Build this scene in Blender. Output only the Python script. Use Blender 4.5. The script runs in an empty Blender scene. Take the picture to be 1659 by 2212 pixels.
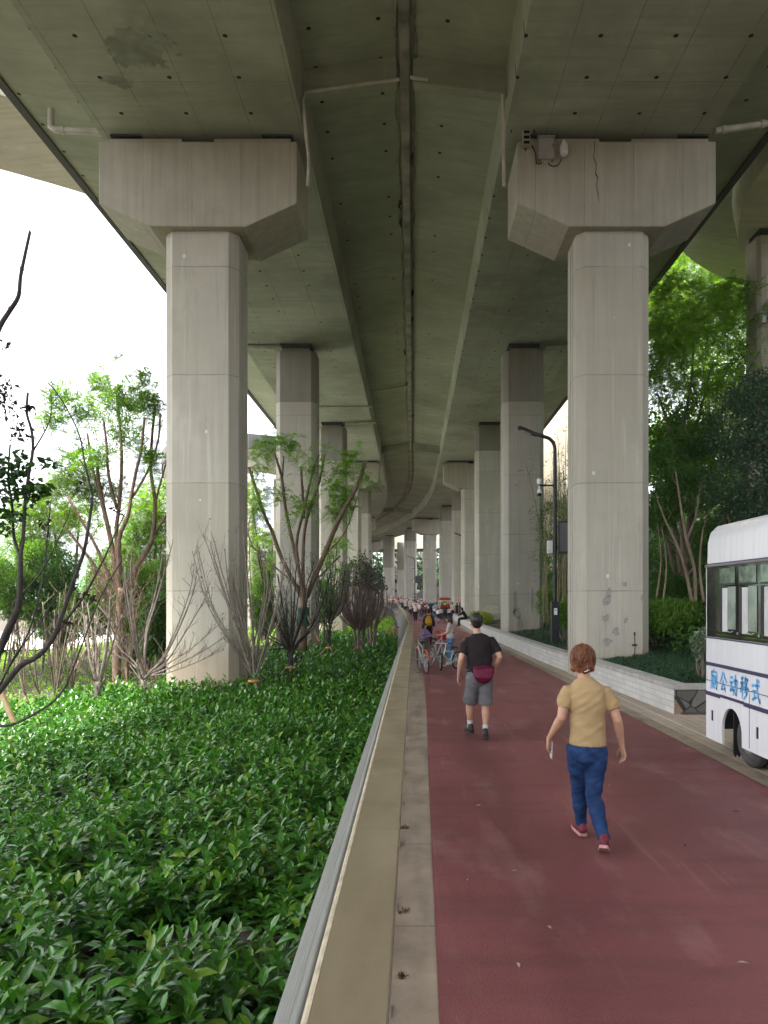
import bpy, bmesh, math, random
import numpy as np
from mathutils import Vector, Matrix, noise as mnoise
random.seed(11)
rng = np.random.default_rng(11)
SC = bpy.context.scene
COL = SC.collection
PI = math.pi
# ---- photo geometry: pixels of a 1659 x 2212 view of the photograph ----
F, VX, VY, CH = 1597.0, 892.0, 1292.0, 2.0
def W(px, py, Y): return Vector(((px-VX)*Y/F, Y, CH+(VY-py)*Y/F))
def G(px, py, z=0.0):
    Y = (CH-z)*F/(py-VY)
    return Vector(((px-VX)*Y/F, Y, z))
V = Vector
def gz(y): return float(np.interp(y, [70, 107, 140, 200], [0, .8, 1.4, 2.0]))     # the path climbs a little past the bend
def Gp(px, py):
    Y = CH*F/(py-VY)
    for _ in range(40): Y = .5*Y+.5*(CH-gz(Y))*F/(py-VY)
    return Vector(((px-VX)*Y/F, Y, gz(Y)))
def lerp(a, b, t): return a+(b-a)*t
def interp(x, xs, ys): return float(np.interp(x, xs, ys))

# ---------------------------------------------------------------- scene tree
def setp(o, label=None, cat=None, group=None, kind=None):
    if label: o['label'] = label
    if cat: o['category'] = cat
    if group: o['group'] = group
    if kind: o['kind'] = kind
    return o
def thing(name, label, cat, loc=(0, 0, 0), rz=0.0, group=None):
    o = bpy.data.objects.new(name, None)
    o.empty_display_size = 0.1
    COL.objects.link(o)
    o.location = loc
    o.rotation_euler = (0, 0, rz)
    return setp(o, label, cat, group)
def copy_tree(o, parent=None):
    c = o.copy()
    COL.objects.link(c)
    if parent is not None: c.parent = parent
    for ch in list(o.children): copy_tree(ch, c)
    return c

# ---------------------------------------------------------------- mesh builder
class MB:
    def __init__(s): s.v = []; s.f = []; s.np = []
    def add(s, vs, fs):
        b = len(s.v)
        s.v.extend([tuple(v) for v in vs]); s.f.extend([tuple(i+b for i in f) for f in fs]); return s
    def box(s, c, d, rz=0.0, m=None):
        hx, hy, hz = d[0]/2, d[1]/2, d[2]/2
        vs = [V((x, y, z)) for z in (-hz, hz) for y in (-hy, hy) for x in (-hx, hx)]
        if rz: M = Matrix.Rotation(rz, 3, 'Z'); vs = [M@v for v in vs]
        if m is not None: vs = [m@v for v in vs]
        vs = [v+V(c) for v in vs]
        return s.add(vs, [(0, 2, 3, 1), (4, 5, 7, 6), (0, 1, 5, 4), (2, 6, 7, 3), (0, 4, 6, 2), (1, 3, 7, 5)])
    def b2(s, x0, x1, y0, y1, z0, z1): return s.box(((x0+x1)/2, (y0+y1)/2, (z0+z1)/2), (x1-x0, y1-y0, z1-z0))
    def ring_loft(s, rings, closed=True, cap=True):
        n = len(rings[0]); vs = [p for r in rings for p in r]; fs = []
        for i in range(len(rings)-1):
            for j in range(n if closed else n-1):
                k = (j+1) % n
                fs.append((i*n+j, i*n+k, (i+1)*n+k, (i+1)*n+j))
        if cap and closed:
            fs.append(tuple(reversed(range(n)))); fs.append(tuple((len(rings)-1)*n+j for j in range(n)))
        return s.add(vs, fs)
    def prism(s, poly, a, b):
        """poly: points (list of Vector) extruded from offset a to offset b (Vectors)"""
        a, b = V(a), V(b)
        return s.ring_loft([[V(p)+a for p in poly], [V(p)+b for p in poly]])
    def tube(s, pts, r, n=8, cap=True, flat=1.0):
        pts = [V(p) for p in pts]; m = len(pts)
        if not hasattr(r, '__len__'): r = [r]*m
        t0 = (pts[1]-pts[0]).normalized()
        ref = V((0, 0, 1)) if abs(t0.z) < .9 else V((1, 0, 0))
        side = t0.cross(ref).normalized(); rings = []
        for i in range(m):
            t = (pts[min(i+1, m-1)]-pts[max(i-1, 0)])
            t = t.normalized() if t.length > 1e-9 else t0
            side = side-t*side.dot(t)
            if side.length < 1e-6: side = t.orthogonal()
            side.normalize(); up = side.cross(t)
            rings.append([pts[i]+(side*math.cos(2*PI*j/n)+up*math.sin(2*PI*j/n)*flat)*r[i] for j in range(n)])
        return s.ring_loft(rings, True, cap)
    def loft(s, pts, rads, ref=(1, 0, 0), n=14, sq=2.0, blunt=(0, 0)):
        """ellipse rings along pts; rads = (half width along ref, half depth); rounded ends"""
        pts = [V(p) for p in pts]; m = len(pts); ref = V(ref); rings = []
        for i in range(m):
            t = (pts[min(i+1, m-1)]-pts[max(i-1, 0)]).normalized()
            sd = (ref-t*ref.dot(t)).normalized(); fw = t.cross(sd)
            rg = []
            for j in range(n):
                c, q = math.cos(2*PI*j/n), math.sin(2*PI*j/n)
                c2 = math.copysign(abs(c)**(2/sq), c); q2 = math.copysign(abs(q)**(2/sq), q)
                rg.append((sd*rads[i][0]*c2, fw*rads[i][1]*q2))
            rings.append((pts[i], t, rg))
        out = []
        p, t, rg = rings[0]; h = min(rads[0])
        out.append([p-t*h*(.06 if blunt[0] else .5)+(a+b)*(.9 if blunt[0] else .55) for a, b in rg])
        for p, t, rg in rings: out.append([p+a+b for a, b in rg])
        p, t, rg = rings[-1]; h = min(rads[-1])
        out.append([p+t*h*(.06 if blunt[1] else .5)+(a+b)*(.9 if blunt[1] else .55) for a, b in rg])
        return s.ring_loft(out)
    def ell(s, c, r, n=12, m=8, M=None):
        c = V(c); rings = []
        for i in range(1, m):
            th = PI*i/m; rg = []
            for j in range(n):
                ph = 2*PI*j/n
                q = V((r[0]*math.sin(th)*math.cos(ph), r[1]*math.sin(th)*math.sin(ph), -r[2]*math.cos(th)))
                rg.append(c+(M@q if M is not None else q))
            rings.append(rg)
        q0 = V((0, 0, -r[2])); q1 = V((0, 0, r[2]))
        if M is not None: q0 = M@q0; q1 = M@q1
        b = len(s.v); s.ring_loft(rings, True, False)
        e = len(s.v); s.v.extend([tuple(c+q0), tuple(c+q1)])
        for j in range(n):
            k = (j+1) % n
            s.f.append((e, b+k, b+j)); L = b+(m-2)*n; s.f.append((e+1, L+j, L+k))
        return s
    def torus(s, c, R, r, axis='X', n=28, m=8, a0=0, a1=2*PI):
        full = abs(a1-a0-2*PI) < 1e-6; c = V(c); rings = []
        cnt = n if full else n+1
        for i in range(cnt):
            a = a0+(a1-a0)*i/n; rg = []
            for j in range(m):
                b = 2*PI*j/m; q = R+r*math.cos(b); w = r*math.sin(b)
                if axis == 'X': p = V((w, q*math.cos(a), q*math.sin(a)))
                elif axis == 'Y': p = V((q*math.cos(a), w, q*math.sin(a)))
                else: p = V((q*math.cos(a), q*math.sin(a), w))
                rg.append(c+p)
            rings.append(rg)
        if full: rings.append(rings[0])
        return s.ring_loft(rings, True, not full)
    def disc(s, c, r, axis='X', th=.02, n=20):
        d = {'X': V((1, 0, 0)), 'Y': V((0, 1, 0)), 'Z': V((0, 0, 1))}[axis]*th/2
        return s.tube([V(c)-d, V(c)+d], r, n)
    def raw(s, verts, faces):
        """numpy arrays: verts (n,3), faces (m,k)"""
        s.np.append((np.asarray(verts, float), np.asarray(faces, int))); return s
    def mesh(s, name, off=None):
        me = bpy.data.meshes.new(name)
        vs = [np.array(s.v, float).reshape(-1, 3)] if s.v else []
        loops = []; sizes = []; base = 0
        if s.v:
            for f in s.f: loops.extend(f); sizes.append(len(f))
            base = len(s.v)
        la = [np.array(loops, int)] if loops else []; sa = [np.array(sizes, int)] if sizes else []
        for a, f in s.np:
            vs.append(a); la.append((f+base).ravel()); sa.append(np.full(len(f), f.shape[1])); base += len(a)
        vs = np.concatenate(vs); la = np.concatenate(la); sa = np.concatenate(sa)
        if off is not None: vs = vs-np.array(off)
        me.vertices.add(len(vs)); me.vertices.foreach_set('co', vs.ravel().astype(np.float32))
        me.loops.add(len(la)); me.loops.foreach_set('vertex_index', la.astype(np.int32))
        me.polygons.add(len(sa)); st = np.concatenate([[0], np.cumsum(sa)[:-1]])
        me.polygons.foreach_set('loop_start', st.astype(np.int32))
        try: me.polygons.foreach_set('loop_total', sa.astype(np.int32))
        except Exception: pass
        me.update(calc_edges=True); me.validate()
        return me
    def build(s, name, mat, parent=None, world=True, smooth=False, bevel=0.0, fix=True, angle=None, segs=2):
        off = parent.matrix_world_loc if False else None
        if parent is not None and world:
            o = parent; off = V((0, 0, 0))
            while o is not None: off = off+o.location; o = o.parent
        me = s.mesh(name, off)
        if fix and not s.np:
            bm = bmesh.new(); bm.from_mesh(me); bmesh.ops.recalc_face_normals(bm, faces=bm.faces); bm.to_mesh(me); bm.free()
        if mat is not None: me.materials.append(mat)
        if not smooth: me.polygons.foreach_set('use_smooth', np.zeros(len(me.polygons), bool))
        if smooth:
            me.polygons.foreach_set('use_smooth', np.ones(len(me.polygons), bool))
            if angle:
                try: me.set_sharp_from_angle(angle=math.radians(angle))
                except Exception: pass
        o = bpy.data.objects.new(name, me); COL.objects.link(o)
        if parent is not None: o.parent = parent
        if bevel:
            b = o.modifiers.new('bevel', 'BEVEL'); b.width = bevel; b.segments = segs; b.limit_method = 'ANGLE'
            b.angle_limit = math.radians(40); b.harden_normals = False
        return o
def smooth_poly(pts, n=4):
    """Catmull-Rom through pts"""
    pts = [V(p) for p in pts]; out = []
    for i in range(len(pts)-1):
        p0 = pts[max(i-1, 0)]; p1 = pts[i]; p2 = pts[i+1]; p3 = pts[min(i+2, len(pts)-1)]
        for k in range(n):
            t = k/n
            out.append(.5*((2*p1)+(p2-p0)*t+(2*p0-5*p1+4*p2-p3)*t*t+(3*p1-p0-3*p2+p3)*t**3))
    out.append(pts[-1]); return out

# ---------------------------------------------------------------- shader helper
class NT:
    def __init__(s, name):
        s.m = bpy.data.materials.new(name); s.m.use_nodes = True
        s.t = s.m.node_tree; s.bsdf = s.t.nodes['Principled BSDF']; s.out = s.t.nodes['Material Output']
    def n(s, typ, **kw):
        x = s.t.nodes.new(typ)
        for k, v in kw.items(): setattr(x, k, v)
        return x
    def lk(s, a, b):
        if hasattr(a, 'is_output'): s.t.links.new(a, b)
        else:
            if b.type == 'RGBA' and len(a) == 3: a = (*a, 1)
            b.default_value = a
    def pos(s): return s.n('ShaderNodeNewGeometry').outputs['Position']
    def obj(s): return s.n('ShaderNodeTexCoord').outputs['Object']
    def isl(s): return s.n('ShaderNodeNewGeometry').outputs['Random Per Island']
    def rnd(s): return s.n('ShaderNodeObjectInfo').outputs['Random']
    def map(s, v, sc=(1, 1, 1), loc=(0, 0, 0), rot=(0, 0, 0)):
        x = s.n('ShaderNodeMapping'); s.lk(v, x.inputs['Vector']); x.inputs['Scale'].default_value = sc
        x.inputs['Location'].default_value = loc; x.inputs['Rotation'].default_value = rot; return x.outputs[0]
    def noise(s, v, sc, det=4, ro=.55, dist=0):
        x = s.n('ShaderNodeTexNoise'); s.lk(v, x.inputs['Vector']); x.inputs['Scale'].default_value = sc
        x.inputs['Detail'].default_value = det; x.inputs['Roughness'].default_value = ro; x.inputs['Distortion'].default_value = dist
        return x.outputs['Fac']
    def voro(s, v, sc, feat='F1', out='Distance', rnd=1.0):
        x = s.n('ShaderNodeTexVoronoi', feature=feat); s.lk(v, x.inputs['Vector']); x.inputs['Scale'].default_value = sc
        x.inputs['Randomness'].default_value = rnd
        return x.outputs[out]
    def math(s, op, a, b=0.0, c=0.0):
        x = s.n('ShaderNodeMath', operation=op)
        s.lk(a, x.inputs[0]); s.lk(b, x.inputs[1]); s.lk(c, x.inputs[2]); return x.outputs[0]
    def rng(s, v, a, b, c=0.0, d=1.0):
        x = s.n('ShaderNodeMapRange', clamp=True); s.lk(v, x.inputs['Value'])
        for i, q in zip((1, 2, 3, 4), (a, b, c, d)): x.inputs[i].default_value = q
        return x.outputs[0]
    def mix(s, fac, a, b, mode='MIX'):
        x = s.n('ShaderNodeMix', data_type='RGBA', blend_type=mode)
        s.lk(fac, x.inputs[0]); s.lk(a, x.inputs[6]); s.lk(b, x.inputs[7]); return x.outputs[2]
    def ramp(s, fac, stops):
        x = s.n('ShaderNodeValToRGB'); s.lk(fac, x.inputs[0]); e = x.color_ramp.elements
        while len(e) < len(stops): e.new(.5)
        for q, (p, c) in zip(e, stops): q.position = p; q.color = (*c, 1)
        return x.outputs[0]
    def xyz(s, v):
        x = s.n('ShaderNodeSeparateXYZ'); s.lk(v, x.inputs[0]); return x.outputs
    def bump(s, h, st=.3, d=.02):
        x = s.n('ShaderNodeBump'); x.inputs['Strength'].default_value = st; x.inputs['Distance'].default_value = d
        s.lk(h, x.inputs['Height']); s.lk(x.outputs[0], s.bsdf.inputs['Normal'])
    def set(s, col=None, rough=None, metal=None, spec=None, **kw):
        if col is not None: s.lk(col, s.bsdf.inputs['Base Color'])
        if rough is not None: s.lk(rough, s.bsdf.inputs['Roughness'])
        if metal is not None: s.lk(metal, s.bsdf.inputs['Metallic'])
        if spec is not None: s.lk(spec, s.bsdf.inputs['Specular IOR Level'])
        return s.m
def plain(name, col, rough=.6, metal=0.0, var=.12, vsc=6, bump=0.0, bsc=60, spec=None):
    k = NT(name); p = k.obj()
    f = k.noise(p, vsc, 4)
    c = k.mix(k.rng(f, .3, .7), tuple(x*(1-var) for x in col), tuple(min(1, x*(1+var)) for x in col))
    if bump: k.bump(k.noise(p, bsc, 3), bump, .01)
    return k.set(c, rough, metal, spec)

def concrete(name, col, lines=None, streak='z', holes=False, dirty=.25, rough=.85, stains=(), lift=None, splash=False):
    k = NT(name); p = k.pos(); x, y, z = k.xyz(p)[:3]
    big = k.noise(p, .35, 5, .6); mid = k.noise(p, 2.2, 6, .65)
    sc = {'z': (3.2, 3.2, .16), 'x': (.25, 3.0, 3.0), 'y': (3.0, .22, 3.0)}[streak]
    stk = k.noise(k.map(p, sc), 1.6, 5, .6)
    a = tuple(v*(1-dirty) for v in col); b = tuple(v*(1+dirty*.55) for v in col)
    c = k.mix(k.rng(big, .3, .7), a, b)
    c = k.mix(k.rng(mid, .25, .8, 0, .5), c, tuple(v*.72 for v in col))
    c = k.mix(k.rng(stk, .42, .72, 0, .65), c, tuple(v*.66 for v in (col[0]*1.02, col[1], col[2]*.93)))
    pale = k.noise(k.map(p, (1.1, 1.1, .5), (7, 3, 1)), 1.1, 6, .6)
    c = k.mix(k.rng(pale, .58, .72, 0, .35), c, tuple(min(1, v*1.25) for v in col))
    if lift:        # every pour of concrete sets in its own tone
        wn = k.n('ShaderNodeTexWhiteNoise', noise_dimensions='2D'); cv = k.n('ShaderNodeCombineXYZ')
        k.lk(k.math('FLOOR', k.math('DIVIDE', k.math('ADD', z, lift[1]), lift[0])), cv.inputs[0]); k.lk(k.math('FLOOR', k.math('ADD', k.math('MULTIPLY', y, .07), k.math('MULTIPLY', x, .2))), cv.inputs[1]); k.lk(cv.outputs[0], wn.inputs['Vector'])
        c = k.mix(k.math('MULTIPLY', wn.outputs['Value'], .6), c, (col[0]*.74, col[1]*.72, col[2]*.66))
        drip = k.noise(k.map(p, (7, 7, .22), (3, 1, 0)), 1.3, 4, .6); c = k.mix(k.rng(drip, .58, .70, 0, .45), c, tuple(v*.55 for v in col)); c = k.mix(k.rng(drip, .40, .30, 0, .3), c, tuple(min(1, v*1.3) for v in col))
        c = k.mix(k.math('LESS_THAN', k.voro(k.map(p, (1, 1, .8), (.3, .7, .1)), 1.15), .05), c, tuple(min(1, v*1.28) for v in col))
        pat = k.noise(k.map(p, (1.6, 1.6, .9), (9, 2, 4)), 1.0, 7, .7); c = k.mix(k.rng(pat, .56, .62, 0, .22), c, tuple(v*.62 for v in col))
    if splash:      # reddish soil splashed on the foot
        m_ = k.math('SUBTRACT', k.math('MULTIPLY_ADD', k.noise(p, 1.6, 5), 1.5, .35), z)
        c = k.mix(k.rng(m_, 0, .9, 0, .38), c, (.34, .20, .115))
    for sx, sy, sr in stains:
        dx = k.math('SUBTRACT', x, sx); dy = k.math('SUBTRACT', y, sy)
        d_ = k.math('SQRT', k.math('ADD', k.math('POWER', dx, 2), k.math('POWER', k.math('MULTIPLY', dy, 1.5), 2)))
        m_ = k.math('SUBTRACT', k.math('MULTIPLY_ADD', k.noise(p, 2.2, 7, .65), sr*2.6, -sr*.35), d_)
        c = k.mix(k.math('MULTIPLY', k.rng(m_, 0, .10, 0, .62), k.rng(k.noise(p, 1.7, 4), .36, .56, .25, 1)), c, tuple(v*.30 for v in col))
    h = mid
    if lines:
        acc = None; axs = {'x': x, 'y': y, 'z': z}
        for ax, per, off, w in lines:
            wob = k.math('MULTIPLY_ADD', k.noise(p, 3, 2), .02, -.01)
            fr = k.math('FRACT', k.math('DIVIDE', k.math('ADD', k.math('ADD', axs[ax], off), wob), per))
            ln = k.math('LESS_THAN', fr, w/per)
            acc = ln if acc is None else k.math('MAXIMUM', acc, ln)
        brk = k.rng(k.noise(p, 1.3, 3), .35, .6, .25, .8)
        c = k.mix(k.math('MULTIPLY', acc, brk), c, tuple(v*.38 for v in col))
        h = k.math('SUBTRACT', mid, k.math('MULTIPLY', acc, .8))
    if holes:
        fx = k.math('SUBTRACT', k.math('FRACT', k.math('DIVIDE', x, 1.55)), .5)
        fy = k.math('SUBTRACT', k.math('FRACT', k.math('DIVIDE', y, 1.22)), .5)
        dd = k.math('SQRT', k.math('ADD', k.math('POWER', k.math('MULTIPLY', fx, 1.55), 2), k.math('POWER', k.math('MULTIPLY', fy, 1.22), 2)))
        on = k.rng(k.noise(k.map(p, (.33, .4, .3)), 1.0, 1), .44, .47)
        c = k.mix(k.math('MULTIPLY', k.math('LESS_THAN', dd, .052), on), c, (.02, .02, .016))
    k.bump(k.math('ADD', h, k.math('MULTIPLY', k.noise(p, 26, 4), .35)), .35, .02)
    return k.set(c, rough)

def leafmat(name, cols, rough=.4, trans=.35, spec=.5, hue=None, var=True):
    """cols: list of colours picked per leaf; part of the light passes through the blade"""
    k = NT(name); r = k.isl()
    c = k.ramp(r, [((i+.5)/len(cols), q) for i, q in enumerate(cols)])
    if var:
        big = k.noise(k.pos(), .8, 3)
        c = k.mix(k.rng(big, .35, .65, 0, .3), c, tuple(q*.7 for q in cols[0]))
    k.set(c, rough, None, spec)
    tr = k.n('ShaderNodeBsdfTranslucent')
    tc = k.mix(1.0, c, (1.15, 1.25, .5), 'MULTIPLY'); k.lk(tc, tr.inputs['Color'])
    mx = k.n('ShaderNodeMixShader'); mx.inputs[0].default_value = trans
    k.lk(k.bsdf.outputs[0], mx.inputs[1]); k.lk(tr.outputs[0], mx.inputs[2]); k.lk(mx.outputs[0], k.out.inputs['Surface'])
    return k.m
def barkmat(name, a, b, rough=.9, sc=9):
    k = NT(name); p = k.pos()
    f = k.noise(k.map(p, (1, 1, .35)), sc, 6, .7)
    c = k.mix(k.rng(f, .3, .7), a, b)
    k.bump(k.noise(k.map(p, (1, 1, .3)), sc*3, 5), .6, .02)
    return k.set(c, rough)
# ================================================================ world, sun, camera
SUN_EL, SUN_AZ = math.radians(67), math.radians(-132)     # azimuth measured from +Y towards +X
w = bpy.data.worlds.new("World"); SC.world = w; w.use_nodes = True
wt = w.node_tree; bg = wt.nodes['Background']
sky = wt.nodes.new('ShaderNodeTexSky'); sky.sky_type = 'NISHITA'; sky.sun_disc = False
sky.sun_elevation = SUN_EL; sky.sun_rotation = SUN_AZ
sky.air_density = 1.0; sky.dust_density = 4.0; sky.ozone_density = 1.0
hs = wt.nodes.new('ShaderNodeHueSaturation'); hs.inputs['Saturation'].default_value = .22; hs.inputs['Value'].default_value = 1.0
wt.links.new(sky.outputs[0], hs.inputs['Color']); wt.links.new(hs.outputs[0], bg.inputs['Color'])
bg.inputs['Strength'].default_value = .15
sd = bpy.data.lights.new('sun', 'SUN'); sd.energy = 3.4; sd.angle = math.radians(8); sd.color = (1, .96, .88)
so = bpy.data.objects.new('sun', sd); COL.objects.link(so)
dv = V((math.sin(SUN_AZ)*math.cos(SUN_EL), math.cos(SUN_AZ)*math.cos(SUN_EL), math.sin(SUN_EL)))
so.rotation_euler = dv.to_track_quat('Z', 'Y').to_euler(); so.location = (-30, -10, 60)
cd = bpy.data.cameras.new('camera'); cam = bpy.data.objects.new('camera', cd); COL.objects.link(cam)
cam.location = (0, 0, CH); cam.rotation_euler = (PI/2, 0, 0)
cd.sensor_fit = 'VERTICAL'; cd.sensor_height = 36; cd.lens = 36*F/2212
cd.shift_x = -(VX-829.5)/2212; cd.shift_y = (VY-1106)/2212
cd.clip_start = .05; cd.clip_end = 4000
SC.camera = cam
SC.view_settings.view_transform = 'Standard'; SC.view_settings.look = 'None'
SC.view_settings.exposure = 2.42; SC.view_settings.gamma = 1
cy = SC.cycles
cy.max_bounces = 7; cy.diffuse_bounces = 5; cy.glossy_bounces = 3; cy.transmission_bounces = 4; cy.transparent_max_bounces = 6
cy.use_denoising = True; cy.caustics_reflective = False; cy.caustics_refractive = False
try: cy.denoiser = 'OPENIMAGEDENOISE'
except Exception: pass
cy.sample_clamp_indirect = 6

# ================================================================ materials of the setting
M = {}
M['soffit'] = concrete('soffit_concrete', (.40, .435, .355), [('x', 1.22, .35, .022), ('y', 2.5, .9, .016)], 'x', True, .44, .85, ((-5.85, 15.6, .85), (-6.55, 16.55, .42)))
M['soffit_dark'] = concrete('flange_concrete', (.41, .445, .345), [('y', 2.5, .3, .012)], 'x', True, .36)
M['beam'] = concrete('beam_concrete', (.36, .39, .30), None, 'x', False, .25)
M['deck_edge'] = concrete('deck_edge_concrete', (.10, .10, .095), None, 'z', False, .25)
M['pier'] = concrete('pier_concrete', (.52, .50, .44), [('z', 2.72, .55, .022)], 'z', False, .24, .85, (), (2.72, .55), True)
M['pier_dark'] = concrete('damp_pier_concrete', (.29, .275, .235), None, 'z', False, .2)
M['cap'] = concrete('cap_concrete', (.43, .41, .345), [('x', 1.22, .62, .014)], 'z', False, .17)
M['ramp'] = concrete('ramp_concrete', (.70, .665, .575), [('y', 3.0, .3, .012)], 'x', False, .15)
M['rubber'] = plain('bearing_rubber', (.02, .02, .02), .8)
M['steel'] = plain('bearing_steel', (.06, .06, .06), .6, .3)
M['pvc'] = plain('drain_pipe_plastic', (.42, .41, .36), .5, 0, .2, 3)
M['soil'] = plain('soil', (.055, .045, .032), .95, 0, .4, 5, .5, 30)
M['white_line'] = plain('white_line_paint', (.6, .6, .58), .7, 0, .2, 8)

def path_mat():
    k = NT('red_rubber_asphalt'); p = k.pos()
    big = k.noise(k.map(p, (1, .35, 1)), .9, 5, .6); fine = k.noise(p, 55, 4, .7); sp = k.voro(p, 90)
    c = k.mix(k.rng(big, .3, .72), (.172, .050, .052), (.25, .079, .078))
    c = k.mix(k.rng(fine, .35, .75, 0, .5), c, (.13, .045, .048))
    wear = k.noise(k.map(p, (1.3, .5, 1), (3, 1, 0)), 1.4, 6, .65)
    c = k.mix(k.rng(wear, .54, .74, 0, .55), c, (.36, .20, .185))
    st_ = k.noise(k.map(p, (.5, 2.2, 1), (1, 4, 0)), .8, 6, .7); c = k.mix(k.rng(st_, .48, .68, 0, .6), c, (.09, .030, .034))
    sk_ = k.noise(k.map(p, (6, .35, 1), (2, 2, 0)), 1.1, 4, .6); c = k.mix(k.rng(sk_, .62, .74, 0, .3), c, (.38, .24, .22))
    spots = k.voro(k.map(p, (1, 1, 1), (.4, .2, 0)), 2.3)
    c = k.mix(k.math('LESS_THAN', spots, .022), c, (.42, .33, .29))
    k.bump(k.math('ADD', fine, k.math('MULTIPLY', sp, .8)), .55, .008)
    return k.set(c, k.rng(big, .3, .7, .42, .66))
M['path'] = path_mat()
def strip_mat():
    k = NT('kerb_strip_concrete'); p = k.pos(); x, y, z = k.xyz(p)[:3]
    n = k.noise(p, 2.0, 6, .65); n2 = k.noise(k.map(p, (2, .3, 1)), 2, 4)
    c = k.mix(k.rng(n, .3, .7), (.18, .14, .10), (.33, .265, .195))
    c = k.mix(k.rng(n2, .5, .75, 0, .75), c, (.10, .08, .06))
    fr = k.math('FRACT', k.math('DIVIDE', y, 1.5))
    c = k.mix(k.math('LESS_THAN', fr, .006), c, (.07, .06, .05))
    k.bump(k.noise(p, 40, 4), .4, .008)
    return k.set(c, .8)
M['strip'] = strip_mat()
def paver_mat():
    k = NT('pavement_slabs'); p = k.pos(); x, y, z = k.xyz(p)[:3]
    b = k.n('ShaderNodeTexBrick'); k.lk(k.map(p, (1, 1, 1), (0, 0, 0), (0, 0, PI/2)), b.inputs['Vector'])
    b.inputs['Scale'].default_value = 1.0; b.inputs['Brick Width'].default_value = .6; b.inputs['Row Height'].default_value = .15
    b.inputs['Mortar Size'].default_value = .006
    b.inputs['Color1'].default_value = (.40, .325, .245, 1); b.inputs['Color2'].default_value = (.33, .265, .20, 1); b.inputs['Mortar'].default_value = (.13, .11, .09, 1)
    n = k.noise(p, 3, 5); c = k.mix(k.rng(n, .3, .7, 0, .5), b.outputs[0], (.46, .39, .31))
    k.bump(k.math('ADD', b.outputs['Fac'], k.noise(p, 50, 3)), -.25, .008)
    return k.set(c, .8)
M['paver'] = paver_mat()

# ================================================================ ground sheet
PR_Y = [-5, 3, 7.8, 13, 17.6, 30, 46, 62, 80, 100, 125, 160, 200]      # right edge of the red path
PR_X = [3.8, 3.78, 3.74, 3.67, 3.62, 3.36, 3.05, 3.15, 3.1, 1.7, -2.0, -10, -24]
PL_X = [.08, .12, .17, .24, .27, .16, -.15, -.55, -1.2, -2.7, -6.3, -14.3, -28]
def pr(y): return interp(y, PR_Y, PR_X)
def pl(y): return interp(y, PR_Y, PL_X)
WALL_GAP = ([-5, 12.7, 22.3, 38, 60, 200], [.82, .82, .56, .60, .62, .65])
def wx(y): return pr(y)+interp(y, *WALL_GAP)
def zt(x, y): return zt0(x, y)+gz(y)
def zt0(x, y):
    l = pl(y)-.3
    if x <= l:
        d = l-x
        z = -.05-.48*min(1, d/.25)
        if d > 14: z -= .10*min(d-14, 22)
        return z
    r = wx(y)+.15
    if x <= r or y < 12.9:
        if y < 12.9 and x > 9: return -.03+.8*min(x-9, 17)*min(1, (x-9)/4)
        return -.03
    d = x-r
    e = min(1, (y-12.9)/1.2) if y < 14.1 else 1
    z = .38+.10*min(d, 1.5)+.5*max(0, min(d, 6)-1.5)*min(1, max(0, d-1.5)/2)+.8*max(0, min(d, 17)-6)
    if y > 110: z = lerp(z, .3, min(1, (y-110)/60))
    return lerp(.30, z, e)
def build_ground():
    xs = sorted(set([-900, -400, -200, -120, -80, -60, -50]+list(np.arange(-44, -8, 2.0))+list(np.arange(-8, -1, .5))+list(np.arange(-1.2, 6.6, .1))+list(np.arange(6.6, 14, .5))+list(np.arange(14, 40, 2.0))+[50, 80, 150, 400, 900]))
    ys = sorted(set([-300, -60, -20]+list(np.arange(-6, 60, .6))+list(np.arange(60, 200, 3.0))+[220, 260, 320, 500, 900, 2000]))
    vs = [(x, y, zt(x, min(max(y, -5), 200)) if abs(y) < 400 else -.5) for y in ys for x in xs]
    nx = len(xs); fs = [(j*nx+i, j*nx+i+1, (j+1)*nx+i+1, (j+1)*nx+i) for j in range(len(ys)-1) for i in range(nx-1)]
    m = MB(); m.add(vs, fs); o = m.build('ground', M['soil'], smooth=True, fix=False); setp(o, kind='structure')
build_ground()
def ribbon(name, fa, fb, ys, z, mat, kind='structure', skirt=0.0):
    m = MB(); vs = []; fs = []
    for y in ys: vs += [(fa(y), y, z+gz(y)), (fb(y), y, z+gz(y))]
    n = len(ys)
    for i in range(n-1): fs.append((2*i, 2*i+1, 2*i+3, 2*i+2))
    m.add(vs, fs); o = m.build(name, mat, fix=False); setp(o, kind=kind); return o
YS = list(np.arange(-4, 40, .5))+list(np.arange(40, 190, 2.0))
ribbon('path', pl, pr, YS, .006, M['path'])
ribbon('kerb_strip', lambda y: pl(y)-.42, pl, YS, .002, M['strip'])
YR = [y for y in YS if y > -3]
ribbon('kerb', lambda y: pr(y), lambda y: pr(y)+.24, YR, .010, M['strip'])
ribbon('pavement', lambda y: pr(y)+.24, lambda y: wx(y)+.02 if y > 12.8 else 9.2, YR, .003, M['paver'])
ribbon('pavement_marking', lambda y: pr(y)+.50, lambda y: pr(y)+.525, [y for y in YR if y < 16], .009, M['white_line'])

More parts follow.
